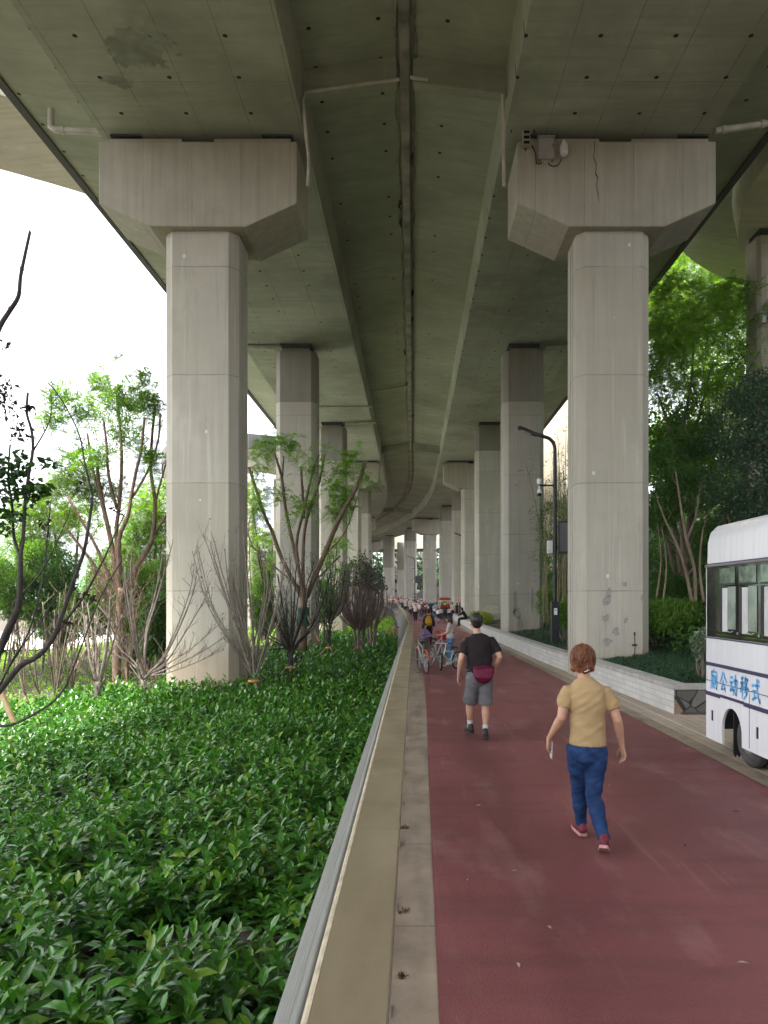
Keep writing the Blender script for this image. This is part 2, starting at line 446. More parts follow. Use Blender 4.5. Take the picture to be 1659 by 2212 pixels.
# ================================================================ viaduct axis
AX0, YB, RB = -.2, 75.0, 200.0
def axis(s):
    if s <= YB: return V((AX0, s, 0)), 0.0
    a = (s-YB)/RB
    return V((AX0-RB*(1-math.cos(a)), YB+RB*math.sin(a), 0)), a      # heading turns to the left
def axp(s, off, z):
    p, a = axis(s)
    return V((p.x+off*math.cos(a), p.y+off*math.sin(a), z))
SOF, WTOP = 13.6, 14.65
PROF = [(2.5, SOF), (7.62, SOF), (7.75, 14.6), (10.05, 14.92), (10.05, 15.35), (.10, 15.35), (.10, 14.98), (2.42, WTOP)]
segs = [(-40, 19.297), (19.303, 63.2), (63.206, 107), (107.006, 150), (150.006, 185)]
pierY = [-10.5, 4.0-.2, 19.3, 34.4, 49.4, 63.2, 78, 92.5, 107, 121.5, 136, 150]
seg_words = ['nearest, overhead of the camera', 'second, between the two capped piers', 'third, where it starts to bend', 'fourth, on the bend', 'farthest, past the bend']
for side, sw in ((-1, 'left'), (1, 'right')):
    for k, (s0, s1) in enumerate(segs):
        t = thing('viaduct_deck', 'concrete box girder deck over the %s piers, %s' % (sw, seg_words[k]), 'bridge deck', axp(s0, side*5, SOF), 0, 'viaduct deck spans')
        n = max(2, int((s1-s0)/2.5)); ss = [lerp(s0, s1, i/n) for i in range(n+1)]
        def part(idx, name, mat, closed=False, prof=PROF):
            m = MB(); rings = [[axp(s, side*prof[i][0], prof[i][1]) for i in idx] for s in ss]
            m.ring_loft(rings, closed, closed); return m.build(name, mat, t)
        part([0, 1], 'soffit', M['soffit'])
        part([1, 2, 3], 'outer_flange', M['soffit_dark'])
        part([6, 7, 0], 'inner_flange', M['soffit_dark'])
        body = MB(); body.ring_loft([[axp(s, side*x, z) for x, z in [(7.62, SOF+.003), (7.748, 14.61), (10.045, 14.925), (10.045, 15.35), (.105, 15.35), (.105, 14.985), (2.415, WTOP+.003), (2.503, SOF+.003)]] for s in ss], True, True)
        body.build('girder', M['soffit_dark'], t)
        e = MB(); e.ring_loft([[axp(s, side*x, z) for x, z in [(10.0, 14.86), (10.22, 14.86), (10.22, 16.35), (10.02, 16.35), (9.9, 15.4), (10.0, 15.36)]] for s in ss])
        e.build('parapet', M['deck_edge'], t)
        if k > 0:
            l = MB(); p0 = [(.2, 14.36), (2.44, 14.06), (2.44, 14.64), (.2, 14.97)]
            l.ring_loft([[axp(s, side*x, z) for x, z in p0] for s in (s0-1.62, s0-1.32)])
            l.build('end_beam', M['beam'], t)

# the gutter hung between the decks, with peeling sealant on both lips
def gutter():
    t = thing('drainage_gutter', 'long peeling grey gutter closing the gap between the two decks', 'gutter', axp(0, 0, 14.7))
    ss = list(np.arange(-39, 75, 2.5))+list(np.arange(75, 150, 3.0))
    m = MB(); m.ring_loft([[axp(s, x, z) for x, z in [(-.14, 15.0), (-.125, 14.82), (-.10, 14.79), (.10, 14.79), (.125, 14.82), (.14, 15.0)]] for s in ss])
    m.build('channel', plain('gutter_zinc', (.30, .285, .25), .7, 0, .5, 1.2), t)
    q = MB()
    for sgn in (-1, 1):
        pts = []; r = []
        s = 6.0
        while s < 105:
            wob = .025*math.sin(s*2.3)+random.uniform(-.035, .035)
            pts.append(axp(s, sgn*(.215+wob), 14.955-abs(wob)*.3)); r.append(random.choice([.012, .03, .04, .045, .02]))
            s += random.uniform(.25, .6)
        q.tube(pts, r, 6)
    q.build('sealant', plain('peeling_sealant', (.30, .29, .25), .9, 0, .5, 2), t)
    tm = plain('torn_black_strip', (.025, .025, .022), .8)
    for s in (21.5, 25.2, 31.0, 34.0, 38.6, 44.2, 52.0, 24.0):
        p = axp(s, random.choice([-1, 1])*random.uniform(.15, .24), 14.92); h = MB()
        h.tube([p, p+V((random.uniform(-.05, .05), .1, -.07)), p+V((random.uniform(-.05, .05), .25, -.06)), p+V((.02, .3, -.16))], [.03, .05, .04, .008], 6); h.build('torn_strip', tm, t)
gutter()

# ================================================================ piers
def oct_(w, d, c, cx, cy):
    x0, x1, y0, y1 = cx-w/2, cx+w/2, cy-d/2, cy+d/2
    return [(x0+c, y0), (x1-c, y0), (x1, y0+c), (x1, y1-c), (x1-c, y1), (x0+c, y1), (x0, y1-c), (x0, y0+c)]
ordw = ['', '', 'first', 'second', 'third', 'fourth', 'fifth', 'sixth', 'seventh', 'eighth', 'ninth', 'tenth']
def pier(i, side):
    s = pierY[i]; p = axp(s, side*5.15 if side < 0 else 5.27, 0); a = axis(s)[1]; sw = 'left' if side < 0 else 'right'
    capped = i % 3 == 2
    lab = ('tall concrete pier with a broad chamfered cap, %s of the %s row' if capped else 'tall plain concrete pier without cap, %s of the %s row') % (ordw[i], sw)
    t = thing('bridge_pier', lab, 'pier', (p.x, p.y, -.6), a, 'viaduct piers')
    top = 11.24 if capped else 13.28
    w_, d_, c_ = 1.86, 1.4, .22
    def col(z0, z1, nm, mat, grow=0.0):
        m = MB(); pl_ = oct_(w_+grow, d_+grow, c_, 0, 0)
        m.ring_loft([[V((x, y, z0+.6)) for x, y in pl_], [V((x, y, z1+.6)) for x, y in pl_]])
        o = m.build(nm, mat, t, False, bevel=.012)
        return o
    if capped: col(-.6, top, 'column', M['pier'])
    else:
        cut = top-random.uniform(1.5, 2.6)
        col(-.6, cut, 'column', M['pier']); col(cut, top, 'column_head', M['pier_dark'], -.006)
    if i <= 4:                       # formwork groove on the flank that faces the path
        m = MB(); m.b2(-side*(w_/2)-.012, -side*(w_/2)+.012, -.17, -.13, .7, top+.55); m.b2(-side*(w_/2)-.012, -side*(w_/2)+.012, .10, .14, .7, top+.55)
        m.build('joint_strip', M['cap'], t, False)
    if capped:
        m = MB(); z = .6
        pr_ = [(-2.47, 13.36+z), (-2.47, 11.82+z), (-1.2, 11.24+z), (1.2, 11.24+z), (2.47, 11.82+z), (2.47, 13.36+z)]
        m.ring_loft([[V((x, y, q)) for x, q in pr_] for y in (-.92, .98)])
        m.build('cap', M['cap'], t, False, bevel=.03)
        m = MB()
        for x0, x1 in ((-2.3, -.42), (.38, 2.3)): m.b2(x0, x1, -.86, .9, 13.362+z, 13.46+z)
        m.build('bearing_shelf', M['cap'], t, False, bevel=.01)
        for x in (-1.85, 1.95):
            m = MB(); m.b2(x-.33, x+.33, -.80, -.2, 13.463+z, 13.50+z); m.b2(x-.26, x+.26, -.72, -.28, 13.5+z, 13.55+z); m.b2(x-.38, x+.38, -.82, -.18, 13.55+z, 13.597+z)
            m.build('bearing', M['steel'], t, False)
        m = MB(); m.b2(-2.3, 2.3, -.1, .1, 13.46+z, 13.595+z); m.build('bearing_wall', M['rubber'], t, False)
    else:
        z = .6
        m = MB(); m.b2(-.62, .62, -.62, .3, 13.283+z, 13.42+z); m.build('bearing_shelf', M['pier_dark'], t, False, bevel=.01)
        m = MB(); m.b2(-.62, .62, -.66, .2, 13.423+z, 13.50+z); m.b2(-.7, .7, -.72, .26, 13.50+z, 13.597+z); m.build('bearing', M['steel'], t, False)
    return t
for i in range(2, 12):
    for side in (-1, 1):
        pier(i, side)
# ================================================================ railing along the left edge of the path
RL_Y = [.3, 8, 17, 26.0, 34, 46, 60, 85, 110, 130]
RL_X = [-.14, -.13, -.10, -.06, -.22, -.48, -.85, -1.75, -4.2, -8.0]
def rlx(y): return interp(y, RL_Y, RL_X)
def build_railing():
    M['rail_top'] = (lambda k: (k.bump(k.noise(k.pos(), 30, 3), .08, .004), k.set(
        k.mix(k.rng(k.noise(k.map(k.pos(), (2, .5, 1)), 2.4, 6, .65), .32, .72), (.17, .137, .084), (.24, .198, .128)), k.rng(k.noise(k.pos(), 5, 4), .3, .7, .32, .55), 0, .45))[1])(NT('beige_handrail_coating'))
    M['rail_edge'] = plain('handrail_edge_highlight', (.42, .36, .25), .4, .1, .35, 14)  # bevel highlight of the rounded edge, painted in as a paler colour
    M['slat'] = plain('pale_grey_rail_paint', (.18, .18, .165), .5, .2, .15, 3)
    M['rail_post'] = plain('rail_post_paint', (.30, .29, .26), .5, .2, .2, 5)
    t = thing('railing', 'long railing with wide beige handrail and leaning pale horizontal slats, left of the red path', 'railing', (0, 2, 0))
    # handrail boards, each about 2.4 m, a fine joint between them
    m = MB(); e = MB(); hw = .088
    ys = [.3]
    while ys[-1] < 128: ys.append(min(ys[-1]+2.42, 128) if not (ys[-1] < 26 < ys[-1]+2.42) else 26.0)
    for a, b in zip(ys[:-1], ys[1:]):
        if b-a < .05: continue
        r = []
        for y in (a+.0015, b-.0015):
            x = rlx(y); zt_ = 1.15+gz(y)
            r.append([V((x+hw, y, zt_-.05)), V((x+hw, y, zt_-.004)), V((x+hw-.004, y, zt_)), V((x-hw+.016, y, zt_+.002)), V((x-hw+.016, y, zt_-.05))])
        m.ring_loft(r)
        r = []
        for y in (a+.001, b-.001):
            x = rlx(y)-hw+.015; zt_ = 1.152+gz(y)
            r.append([V((x, y, zt_)), V((x-.008, y, zt_-.002)), V((x-.015, y, zt_-.008)), V((x-.017, y, zt_-.055)), V((x, y, zt_-.055))])
        e.ring_loft(r)
    m.build('handrail', M['rail_top'], t); e.build('lit_edge', M['rail_edge'], t)
    # groove along the board
    g = MB()
    # slats
    yy = [.3]+list(np.arange(2, 26, 2.0))+[26.0]+list(np.arange(30, 129, 4.0))
    for k in range(9):
        f = .06+k*.112
        dx = -.10-.36*f; z = 1.075-.93*f
        q = MB(); q.tube([(rlx(y)+dx, y, z+gz(y)) for y in yy], .0165 if k else .022, 8)
        q.build('slat', M['slat'], t, smooth=True, angle=60)
    # posts: flat leaning blades with a foot plate
    post = MB()
    post.prism([V((-.03, 0, 1.10)), V((-.09, 0, 1.10)), V((-.43, 0, .10)), V((-.41, 0, .0)), V((-.10, 0, .0)), V((-.12, 0, .12)), V((-.30, 0, .45))], (0, -.012, 0), (0, .012, 0))
    post.b2(-.42, .03, -.06, .06, .003, .016)
    for bx in (-.36, -.02): post.tube([(bx, .035, .016), (bx, .035, .035)], .012, 6)
    me = None; y = 1.15
    while y < 70:
        if me is None:
            o = post.build('post', M['rail_post'], t, False, bevel=.002); me = o.data
        else:
            o = bpy.data.objects.new('post', me); COL.objects.link(o); o.parent = t; setp(o)
        o.location = (rlx(y), y-2, gz(y)); y += 1.21 if y < 26 else 2.4
build_railing()

# ================================================================ planter wall on the right
def wall_mat():
    k = NT('pale_stone_blocks'); p = k.pos(); x, y, z = k.xyz(p)[:3]
    cv = k.n('ShaderNodeCombineXYZ'); k.lk(k.math('ADD', y, k.math('MULTIPLY', x, .3)), cv.inputs[0]); k.lk(z, cv.inputs[1])
    b = k.n('ShaderNodeTexBrick'); k.lk(cv.outputs[0], b.inputs['Vector']); b.inputs['Scale'].default_value = 1
    b.inputs['Brick Width'].default_value = .42; b.inputs['Row Height'].default_value = .105; b.inputs['Mortar Size'].default_value = .004
    b.inputs['Color1'].default_value = (.56, .55, .53, 1); b.inputs['Color2'].default_value = (.47, .465, .45, 1); b.inputs['Mortar'].default_value = (.22, .21, .19, 1)
    n = k.noise(p, 2.2, 6, .65)
    c = k.mix(k.rng(n, .42, .75, 0, .5), b.outputs[0], (.33, .31, .27))
    c = k.mix(k.rng(k.noise(p, 60, 3), .4, .7, 0, .2), c, (.7, .7, .68))
    k.bump(k.math('SUBTRACT', k.noise(p, 45, 4), k.math('MULTIPLY', b.outputs['Fac'], 2.0)), .5, .006)
    return k.set(c, .85)
M['wall'] = wall_mat()
M['coping'] = plain('coping_stone', (.36, .35, .33), .8, 0, .22, 4, .3, 40)
def dark_stone():
    k = NT('crazy_paved_dark_stone'); p = k.pos()
    d = k.voro(k.map(p, (1, 1, 1), (.33, .1, .12)), 2.6, 'DISTANCE_TO_EDGE'); cc = k.voro(k.map(p, (1, 1, 1), (.33, .1, .12)), 2.6, 'F1', 'Color')
    v = k.n('ShaderNodeSeparateColor'); k.lk(cc, v.inputs[0])
    c = k.mix(v.outputs[0], (.10, .095, .088), (.17, .165, .155)); c = k.mix(k.math('GREATER_THAN', v.outputs[1], .86), c, (.30, .19, .12))
    c = k.mix(k.rng(k.noise(p, 9, 5), .3, .7, 0, .4), c, (.07, .07, .068))
    c = k.mix(k.math('LESS_THAN', d, .025), c, (.02, .02, .02)); k.bump(d, .5, .02)
    return k.set(c, .7)
M['dstone'] = dark_stone()
def build_wall():
    t = thing('planter_wall', 'low white block planter wall with grey coping, right of the red path', 'wall', (wx(12.72), 12.72, 0))
    Y0 = 12.72; ys = [Y0]+list(np.arange(14, 60, 1.0))+list(np.arange(60, 150, 3.0))
    m = MB(); m.ring_loft([[V((wx(y), y, .0+gz(y))), V((wx(y), y, .42+gz(y))), V((wx(y)+.22, y, .42+gz(y))), V((wx(y)+.22, y, .0+gz(y)))] for y in ys])
    m.build('block_face', M['wall'], t)
    m = MB()
    for a, b in zip(ys[:-1], ys[1:]):
        m.ring_loft([[V((wx(y)-.025, y, .424+gz(y))), V((wx(y)-.025, y, .505+gz(y))), V((wx(y)+.30, y, .505+gz(y))), V((wx(y)+.30, y, .424+gz(y)))] for y in (a+.002 if a > Y0 else a-.02, b-.002)])
    m.build('coping', M['coping'], t, bevel=.006)
    x0 = wx(Y0)
    m = MB(); m.b2(x0+.004, x0+3.4, Y0+.0, Y0+.2, 0, .418); m.build('end_face', M['dstone'], t)
    m = MB(); m.b2(x0+.302, x0+3.4, Y0-.02, Y0+.28, .424, .505); m.build('end_coping', M['coping'], t, bevel=.006)
build_wall()

# ================================================================ parked bus at the right edge
def build_bus():
    BX, BY0, BY1 = 3.87, 3.6, 9.78       # flank, front, rear
    t = thing('parked_bus', 'white bus with dark windows and blue lettering, parked on the pavement', 'bus', (BX+1.05, 6.7, 0))
    wp = NT('white_bus_paint'); p = wp.pos()
    stv = wp.noise(wp.map(p, (9, 9, .5)), 1.5, 4)
    wc = wp.mix(wp.rng(stv, .45, .8, 0, .4), (.74, .75, .78), (.52, .51, .48)); wp.set(wc, .22, 0, .5); white = wp.m
    navy = plain('navy_bus_stripe', (.05, .045, .10), .35, 0, .1)
    blk = plain('black_bus_trim', (.012, .012, .014), .5)
    gl = NT('tinted_bus_glass'); gl.set((.014, .016, .014), .05, 0, .6); glass = gl.m
    # body shell: cross-section (from the flank over the roof) swept lengthways, wheel arches cut by building the side in panels
    W_ = 2.1
    def sec(z0): return [(0, z0), (0, 2.02), (.0, 2.46), (.008, 2.74), (.04, 2.86), (.12, 2.94), (.35, 2.98), (W_/2, 3.0), (W_-.35, 2.98), (W_-.12, 2.94), (W_-.04, 2.86), (W_-.008, 2.74), (W_, 2.46), (W_, 2.02), (W_, z0)]
    m = MB(); rings = []
    for y, ins, dz in ((BY0, .10, -.12), (BY0+.03, .03, -.04), (BY0+.12, 0, 0), (BY1-.09, 0, 0), (BY1-.025, .015, -.02), (BY1, .05, -.07)):
        c = W_/2
        rings.append([V((BX+c+(x-c)*(1-ins/c), y, (z if z < 2 else z+dz*((z-2)/1.0)))) for x, z in sec(.90)])
    m.ring_loft(rings, True, True)
    o = m.build('body', white, t, bevel=.0, smooth=True, angle=35)
    # lower skirt with two wheel arches
    def arch(m, yc, R): pass
    ycs = (8.98, 4.9); R = .28
    for xs, nm in ((0.0, 1), (W_-.03, -1)):
        m = MB(); ylist = sorted(set([BY0+.02, BY1-.02]+[yc+R*math.cos(PI*i/16) for yc in ycs for i in range(17)]))
        def low(y):
            b = .24 if y < 8.9 else .17
            for yc in ycs:
                d = R*R-(y-yc)**2
                if d > 1e-6: b = max(b, .36+math.sqrt(d)*1.06)
            return b
        sec_ = []
        for y in ylist:
            lo = min(low(y), .899)
            sec_.append([V((BX+xs, y, lo)), V((BX+xs, y, .902)), V((BX+xs+.03, y, .902)), V((BX+xs+.03, y, lo))])
        m.ring_loft(sec_); m.build('skirt', white, t)
    m = MB(); m.b2(BX+.03, BX+W_-.03, BY1-.05, BY1-.02, .3, .9); m.build('end_panel', white, t)
    m = MB(); m.b2(BX+.10, BX+W_-.1, BY0+.1, BY1-.1, .30, .89)
    m = MB(); m.b2(BX+.42, BX+W_-.42, BY0+.1, BY1-.12, .24, .88); m.build('chassis', blk, t)
    for yc in ycs:      # arch liner and mud flap
        m = MB(); m.ring_loft([[V((BX+x, yc+(R+.0)*math.cos(PI*i/16), .36+R*1.06*math.sin(PI*i/16))) for i in range(17)] for x in (.031, .36)], False, False)
        m.build('wheel_arch', blk, t)
        f = MB(); f.b2(BX+.035, BX+.22, yc+.02, yc+.035, .10, .62)
        for i in range(4):
            f.prism([V((BX+.035+i*.046, yc+.02, .10)), V((BX+.035+(i+1)*.046, yc+.02, .10)), V((BX+.035+(i+.5)*.046, yc+.02, .06))], (0, 0, 0), (0, .015, 0))
        f.build('mud_flap', blk, t)
        for xx in (.16, W_-.16):
            wv = MB(); wv.torus((BX+xx, yc-.26, .325), .225, .10, 'X', 32, 10); wh = wv.build('wheel', plain('tyre_rubber', (.06, .057, .052), .85, 0, .3, 20, .5, 50), t, smooth=True)
            r = MB(); r.disc((BX+xx-.03 if xx < 1 else BX+xx+.03, yc-.26, .325), .17, 'X', .09, 24); r.disc((BX+xx-.09 if xx < 1 else BX+xx+.09, yc-.26, .325), .07, 'X', .05, 14)
            r.build('rim', plain('grey_steel_rim', (.22, .21, .20), .5, .4), wh)
    # window band: one dark glazed strip with its frames
    z0, z1 = 1.50, 2.40
    m = MB(); m.b2(BX-.006, BX+.02, BY0+.25, BY1-.06, z0, z1); m.build('window_band', glass, t, bevel=.004)
    frame = plain('pale_window_frame', (.36, .37, .36), .4, .3)
    blind = plain('pale_window_blind', (.50, .51, .51), .5); pane_m = NT('frosted_bus_pane')
    q = pane_m.noise(pane_m.pos(), 5, 5); pane_m.set(pane_m.mix(pane_m.rng(q, .35, .65), (.14, .19, .16), (.27, .31, .27)), .15, 0, .6)
    inner = NT('reflecting_upper_pane'); q2 = inner.noise(inner.pos(), 6, 6, .7); inner.set(inner.mix(inner.rng(q2, .4, .66), (.05, .075, .05), (.20, .25, .20)), .06, 0, .7)
    for i, yc in enumerate(list(np.arange(9.08, BY0+.8, -.55))):
        if True:
            wv = MB(); x = BX-.012
            for a, b, c, d in ((yc-.235, yc+.235, 2.16, 2.175),): wv.b2(x-.004, x+.004, a, b, c, d)
            win = wv.build('window', blk, t)
            u = MB(); u.b2(x-.002, x+.002, yc-.22, yc+.22, 2.18, 2.37); u.build('upper_pane', inner.m, win, bevel=.001)
            s_ = MB(); s_.b2(x-.003, x+.003, yc-.24, yc-.03, 1.62, 2.14); s_.build('sliding_pane', pane_m.m, win, bevel=.001)
            s_ = MB(); s_.b2(x-.005, x+.001, yc-.02, yc+.13, 1.585, 2.125); s_.build('blind', blind, win, bevel=.001)
            s_ = MB(); s_.b2(x-.004, x+.002, yc+.14, yc+.215, 1.59, 2.14); s_.build('open_gap', blk, win)
            h = MB(); h.tube([(x-.015, yc-.2, 1.60), (x-.02, yc-.12, 1.585), (x-.015, yc-.02, 1.60)], .007, 5); h.box((x-.004, yc-.3, 1.58), (.01, .02, .03)); h.build('latch', frame, win)
    m = MB(); m.tube([(BX-.014, BY1-.05, z1+.015), (BX-.014, BY0+.2, z1+.015)], .016, 6); m.build('rain_gutter', plain('grey_rain_gutter', (.30, .30, .31), .4, .4), t)
    m = MB(); m.b2(BX-.010, BX, BY0+.05, BY1-.03, z1+.033, z1+.048); m.b2(BX-.009, BX, BY0+.05, BY1-.03, 1.480, 1.497); m.b2(BX-.009, BX, BY0+.05, BY1-.02, 1.125, 1.168); m.b2(BX-.009, BX, BY0+.05, 8.98-.34, .735, .785); m.b2(BX-.009, BX, 8.98+.33, BY1-.02, .735, .785); m.b2(BX-.009, BX, 8.98-.335, 8.98+.325, .755, .79)
    m.build('stripe', navy, t)
    m = MB(); m.b2(BX-.004, BX, BY0+.05, BY1-.04, .925, .933); m.b2(BX-.004, BX, 8.50, 8.506, .27, .90); m.b2(BX-.004, BX, 7.2, 7.206, .27, 1.12); m.build('panel_joint', blk, t)
    m = MB()
    for y in (9.55, 8.30): m.b2(BX-.006, BX, y-.02, y+.02, .42, .55)
    m.build('skirt_vent', blk, t)
    m = MB(); m.b2(BX-.004, BX+.03, BY1-.055, BY1-.035, .9, 2.42); m.build('corner_trim', plain('pale_corner_trim', (.6, .6, .62), .35), t)
    m = MB(); m.b2(BX+.3, BX+W_-.3, BY1+.0, BY1+.012, 1.6, 2.4); m.build('rear_window', glass, t, bevel=.004)
    # lettering: strokes drawn in a unit square, u runs towards the front of the bus, v up; the words read from the rear corner
    G_ = {
     'ce': [[(.5, 1.0), (.45, .9)], [(.12, .85), (.95, .87)], [(.18, .85), (.16, .45), (.02, .05)], [(.30, .68), (.30, .28)], [(.30, .68), (.56, .68), (.56, .28)], [(.43, .55), (.42, .30), (.28, .08)], [(.47, .25), (.58, .1)], [(.70, .65), (.70, .28)], [(.90, .76), (.90, .08), (.80, .14)]],
     'gong': [[(.40, .95), (.28, .7), (.05, .48)], [(.58, .92), (.70, .70), (.96, .50)], [(.48, .55), (.25, .14), (.72, .20)], [(.62, .38), (.80, .06)]],
     'dong': [[(.08, .80), (.42, .84)], [(.03, .58), (.48, .61)], [(.26, .58), (.08, .20), (.42, .28)], [(.36, .42), (.47, .16)], [(.52, .68), (.94, .71), (.90, .25), (.84, .06), (.74, .14)], [(.74, .96), (.72, .55), (.62, .25), (.46, .02)]],
     'yi': [[(.38, .95), (.10, .85)], [(.02, .68), (.46, .72)], [(.25, .90), (.25, .02)], [(.24, .66), (.14, .42), (.02, .28)], [(.28, .6), (.42, .46)], [(.68, .98), (.62, .82), (.48, .66)], [(.64, .86), (.92, .88), (.74, .66), (.50, .50)], [(.66, .76), (.76, .66)], [(.76, .58), (.66, .42), (.50, .28)], [(.72, .48), (.98, .50), (.78, .22), (.44, .0)], [(.70, .36), (.80, .26)]],
     'shi': [[(.05, .68), (.95, .74)], [(.14, .45), (.55, .49)], [(.34, .47), (.34, .16)], [(.08, .10), (.56, .22)], [(.62, .98), (.66, .60), (.78, .22), (.96, .02), (.97, .2)], [(.80, .96), (.90, .86)]]}
    lm = MB(); H = .27
    yA = 9.60
    for gi, gname in enumerate(['ce', 'gong', 'dong', 'yi', 'shi']):
        yc = yA-gi*.29
        for st in G_[gname]:
            P3 = [V((BX-.006, yc-(u*.21), .82+.01*gi*0+v_*H)) for u, v_ in st]
            nn = len(P3)
            for a in range(nn-1):
                p, q = P3[a], P3[a+1]; d = (q-p).normalized(); sd = V((0, -d.z, d.y))
                w0 = .017 if a == 0 else .015; w1 = .012 if a == nn-2 else .015
                lm.add([p-sd*w0-d*.006, p+sd*w0-d*.006, q+sd*w1+d*.006, q-sd*w1+d*.006], [(0, 1, 2, 3)])
    lm.build('lettering', plain('blue_lettering', (.10, .37, .70), .4), t, fix=False)
    return t
bus = build_bus()

# ================================================================ street lamps
def street_lamp(base, label, H, arm, detail=True):
    dk = M.setdefault('lamp_paint', plain('charcoal_lamp_paint', (.018, .019, .024), .42, .2))
    t = thing('street_lamp', label, 'street lamp', base, 0, 'charcoal street lamps')
    m = MB(); m.b2(-.13, .13, -.13, .13, 0, 1.42); o = m.build('base_box', dk, t, False, bevel=.01)
    s_ = MB(); s_.b2(-.055, .055, -.136, -.131, .98, 1.2); s_.build('notice', plain('white_notice', (.7, .7, .68), .6), o, False)
    tri = MB(); tri.prism([V((-.03, -.138, 1.15)), V((.03, -.138, 1.15)), V((0, -.138, 1.10))], (0, 0, 0), (0, .001, 0)); tri.build('warning_mark', dk, o, False)
    r = .062; R = .42
    pts = [(0, 0, 1.42), (0, 0, 3), (0, 0, H-R)]+[(-R+R*math.cos(a), 0, H-R+R*math.sin(a)) for a in np.linspace(.2, 1.40, 8)]
    x1, z1 = pts[-1][0], pts[-1][2]
    pts += [(x1-arm*.25, 0, z1+.05), (x1-arm*.3, 0, z1+.06)]
    m = MB(); m.tube(pts, r, 12); m.build('pole', dk, t, False, smooth=True, angle=50)
    hx, hz = pts[-1][0], pts[-1][2]
    m = MB(); m.ring_loft([[V((hx+x, w, hz+z)), V((hx+x, -w, hz+z)), V((hx+x, -w*.8, hz+z+h)), V((hx+x, w*.8, hz+z+h))] for x, w, z, h in ((.02, .06, -.05, .1), (-.16, .10, -.03, .12), (-.48, .16, .10, .12), (-.70, .15, .20, .09), (-.75, .09, .24, .03))])
    hd = m.build('lamp_head', dk, t, False, bevel=.01)
    l = MB(); l.ring_loft([[V((hx+x, w, hz+z)), V((hx+x, -w, hz+z))] for x, w, z in ((-.30, .10, .025), (-.64, .11, .165))], False, False); l.build('lens', plain('lamp_lens', (.5, .5, .48), .3), hd, False)
    wh = M.setdefault('cam_white', plain('white_camera_plastic', (.62, .62, .62), .35)); bl = M.setdefault('cam_black', plain('black_lens', (.01, .01, .012), .1))
    zc = 5.35
    m = MB(); m.tube([(0, 0, zc), (-.52, 0, zc)], .03, 8); br = m.build('bracket', dk, t, False)
    m = MB(); m.tube([(-.52, 0, zc-.02), (-.52, 0, zc-.16)], .03, 8); m.ell((-.52, 0, zc-.22), (.085, .085, .10)); m.tube([(-.52, 0, zc+.04), (-.52, 0, zc+.22)], .085, 14); sc_ = m.build('security_camera', wh, t, False, smooth=True, angle=40)
    m = MB(); m.ell((-.52, -.01, zc-.29), (.075, .075, .07)); m.build('lens_dome', bl, sc_, False, smooth=True)
    m = MB(); m.b2(-.26, -.08, -.07, .07, 3.05, 3.48); m.build('access_point', wh, t, False, bevel=.012)
    m = MB(); m.b2(.10, 1.0, -.06, .06, 3.05, 4.15); sp = m.build('screen', dk, t, False, bevel=.012)
    m = MB(); m.b2(.16, .94, -.064, -.061, 3.12, 4.08); m.build('display', plain('switched_off_display', (.065, .066, .072), .3), sp, False)
    m = MB(); m.tube([(.0, 0, 3.25), (.11, 0, 3.25)], .03, 6); m.tube([(.0, 0, 3.95), (.11, 0, 3.95)], .03, 6); m.build('screen_bracket', dk, t, False)
    return t
street_lamp((4.80, 25, .46), 'tall charcoal lamp post with a blank display, beside the planter wall', 7.0, .55)
street_lamp((4.95, 66, .5), 'charcoal lamp whose head shows beside the capped pier, its post hidden', 7.0, .55)
street_lamp((4.0, 96, .9), 'thin dark lamp post behind the red canopy cart', 7.0, .55)
street_lamp((.30, 116, 1.3), 'smallest lamp post, far along the bend of the path', 7.0, .55)

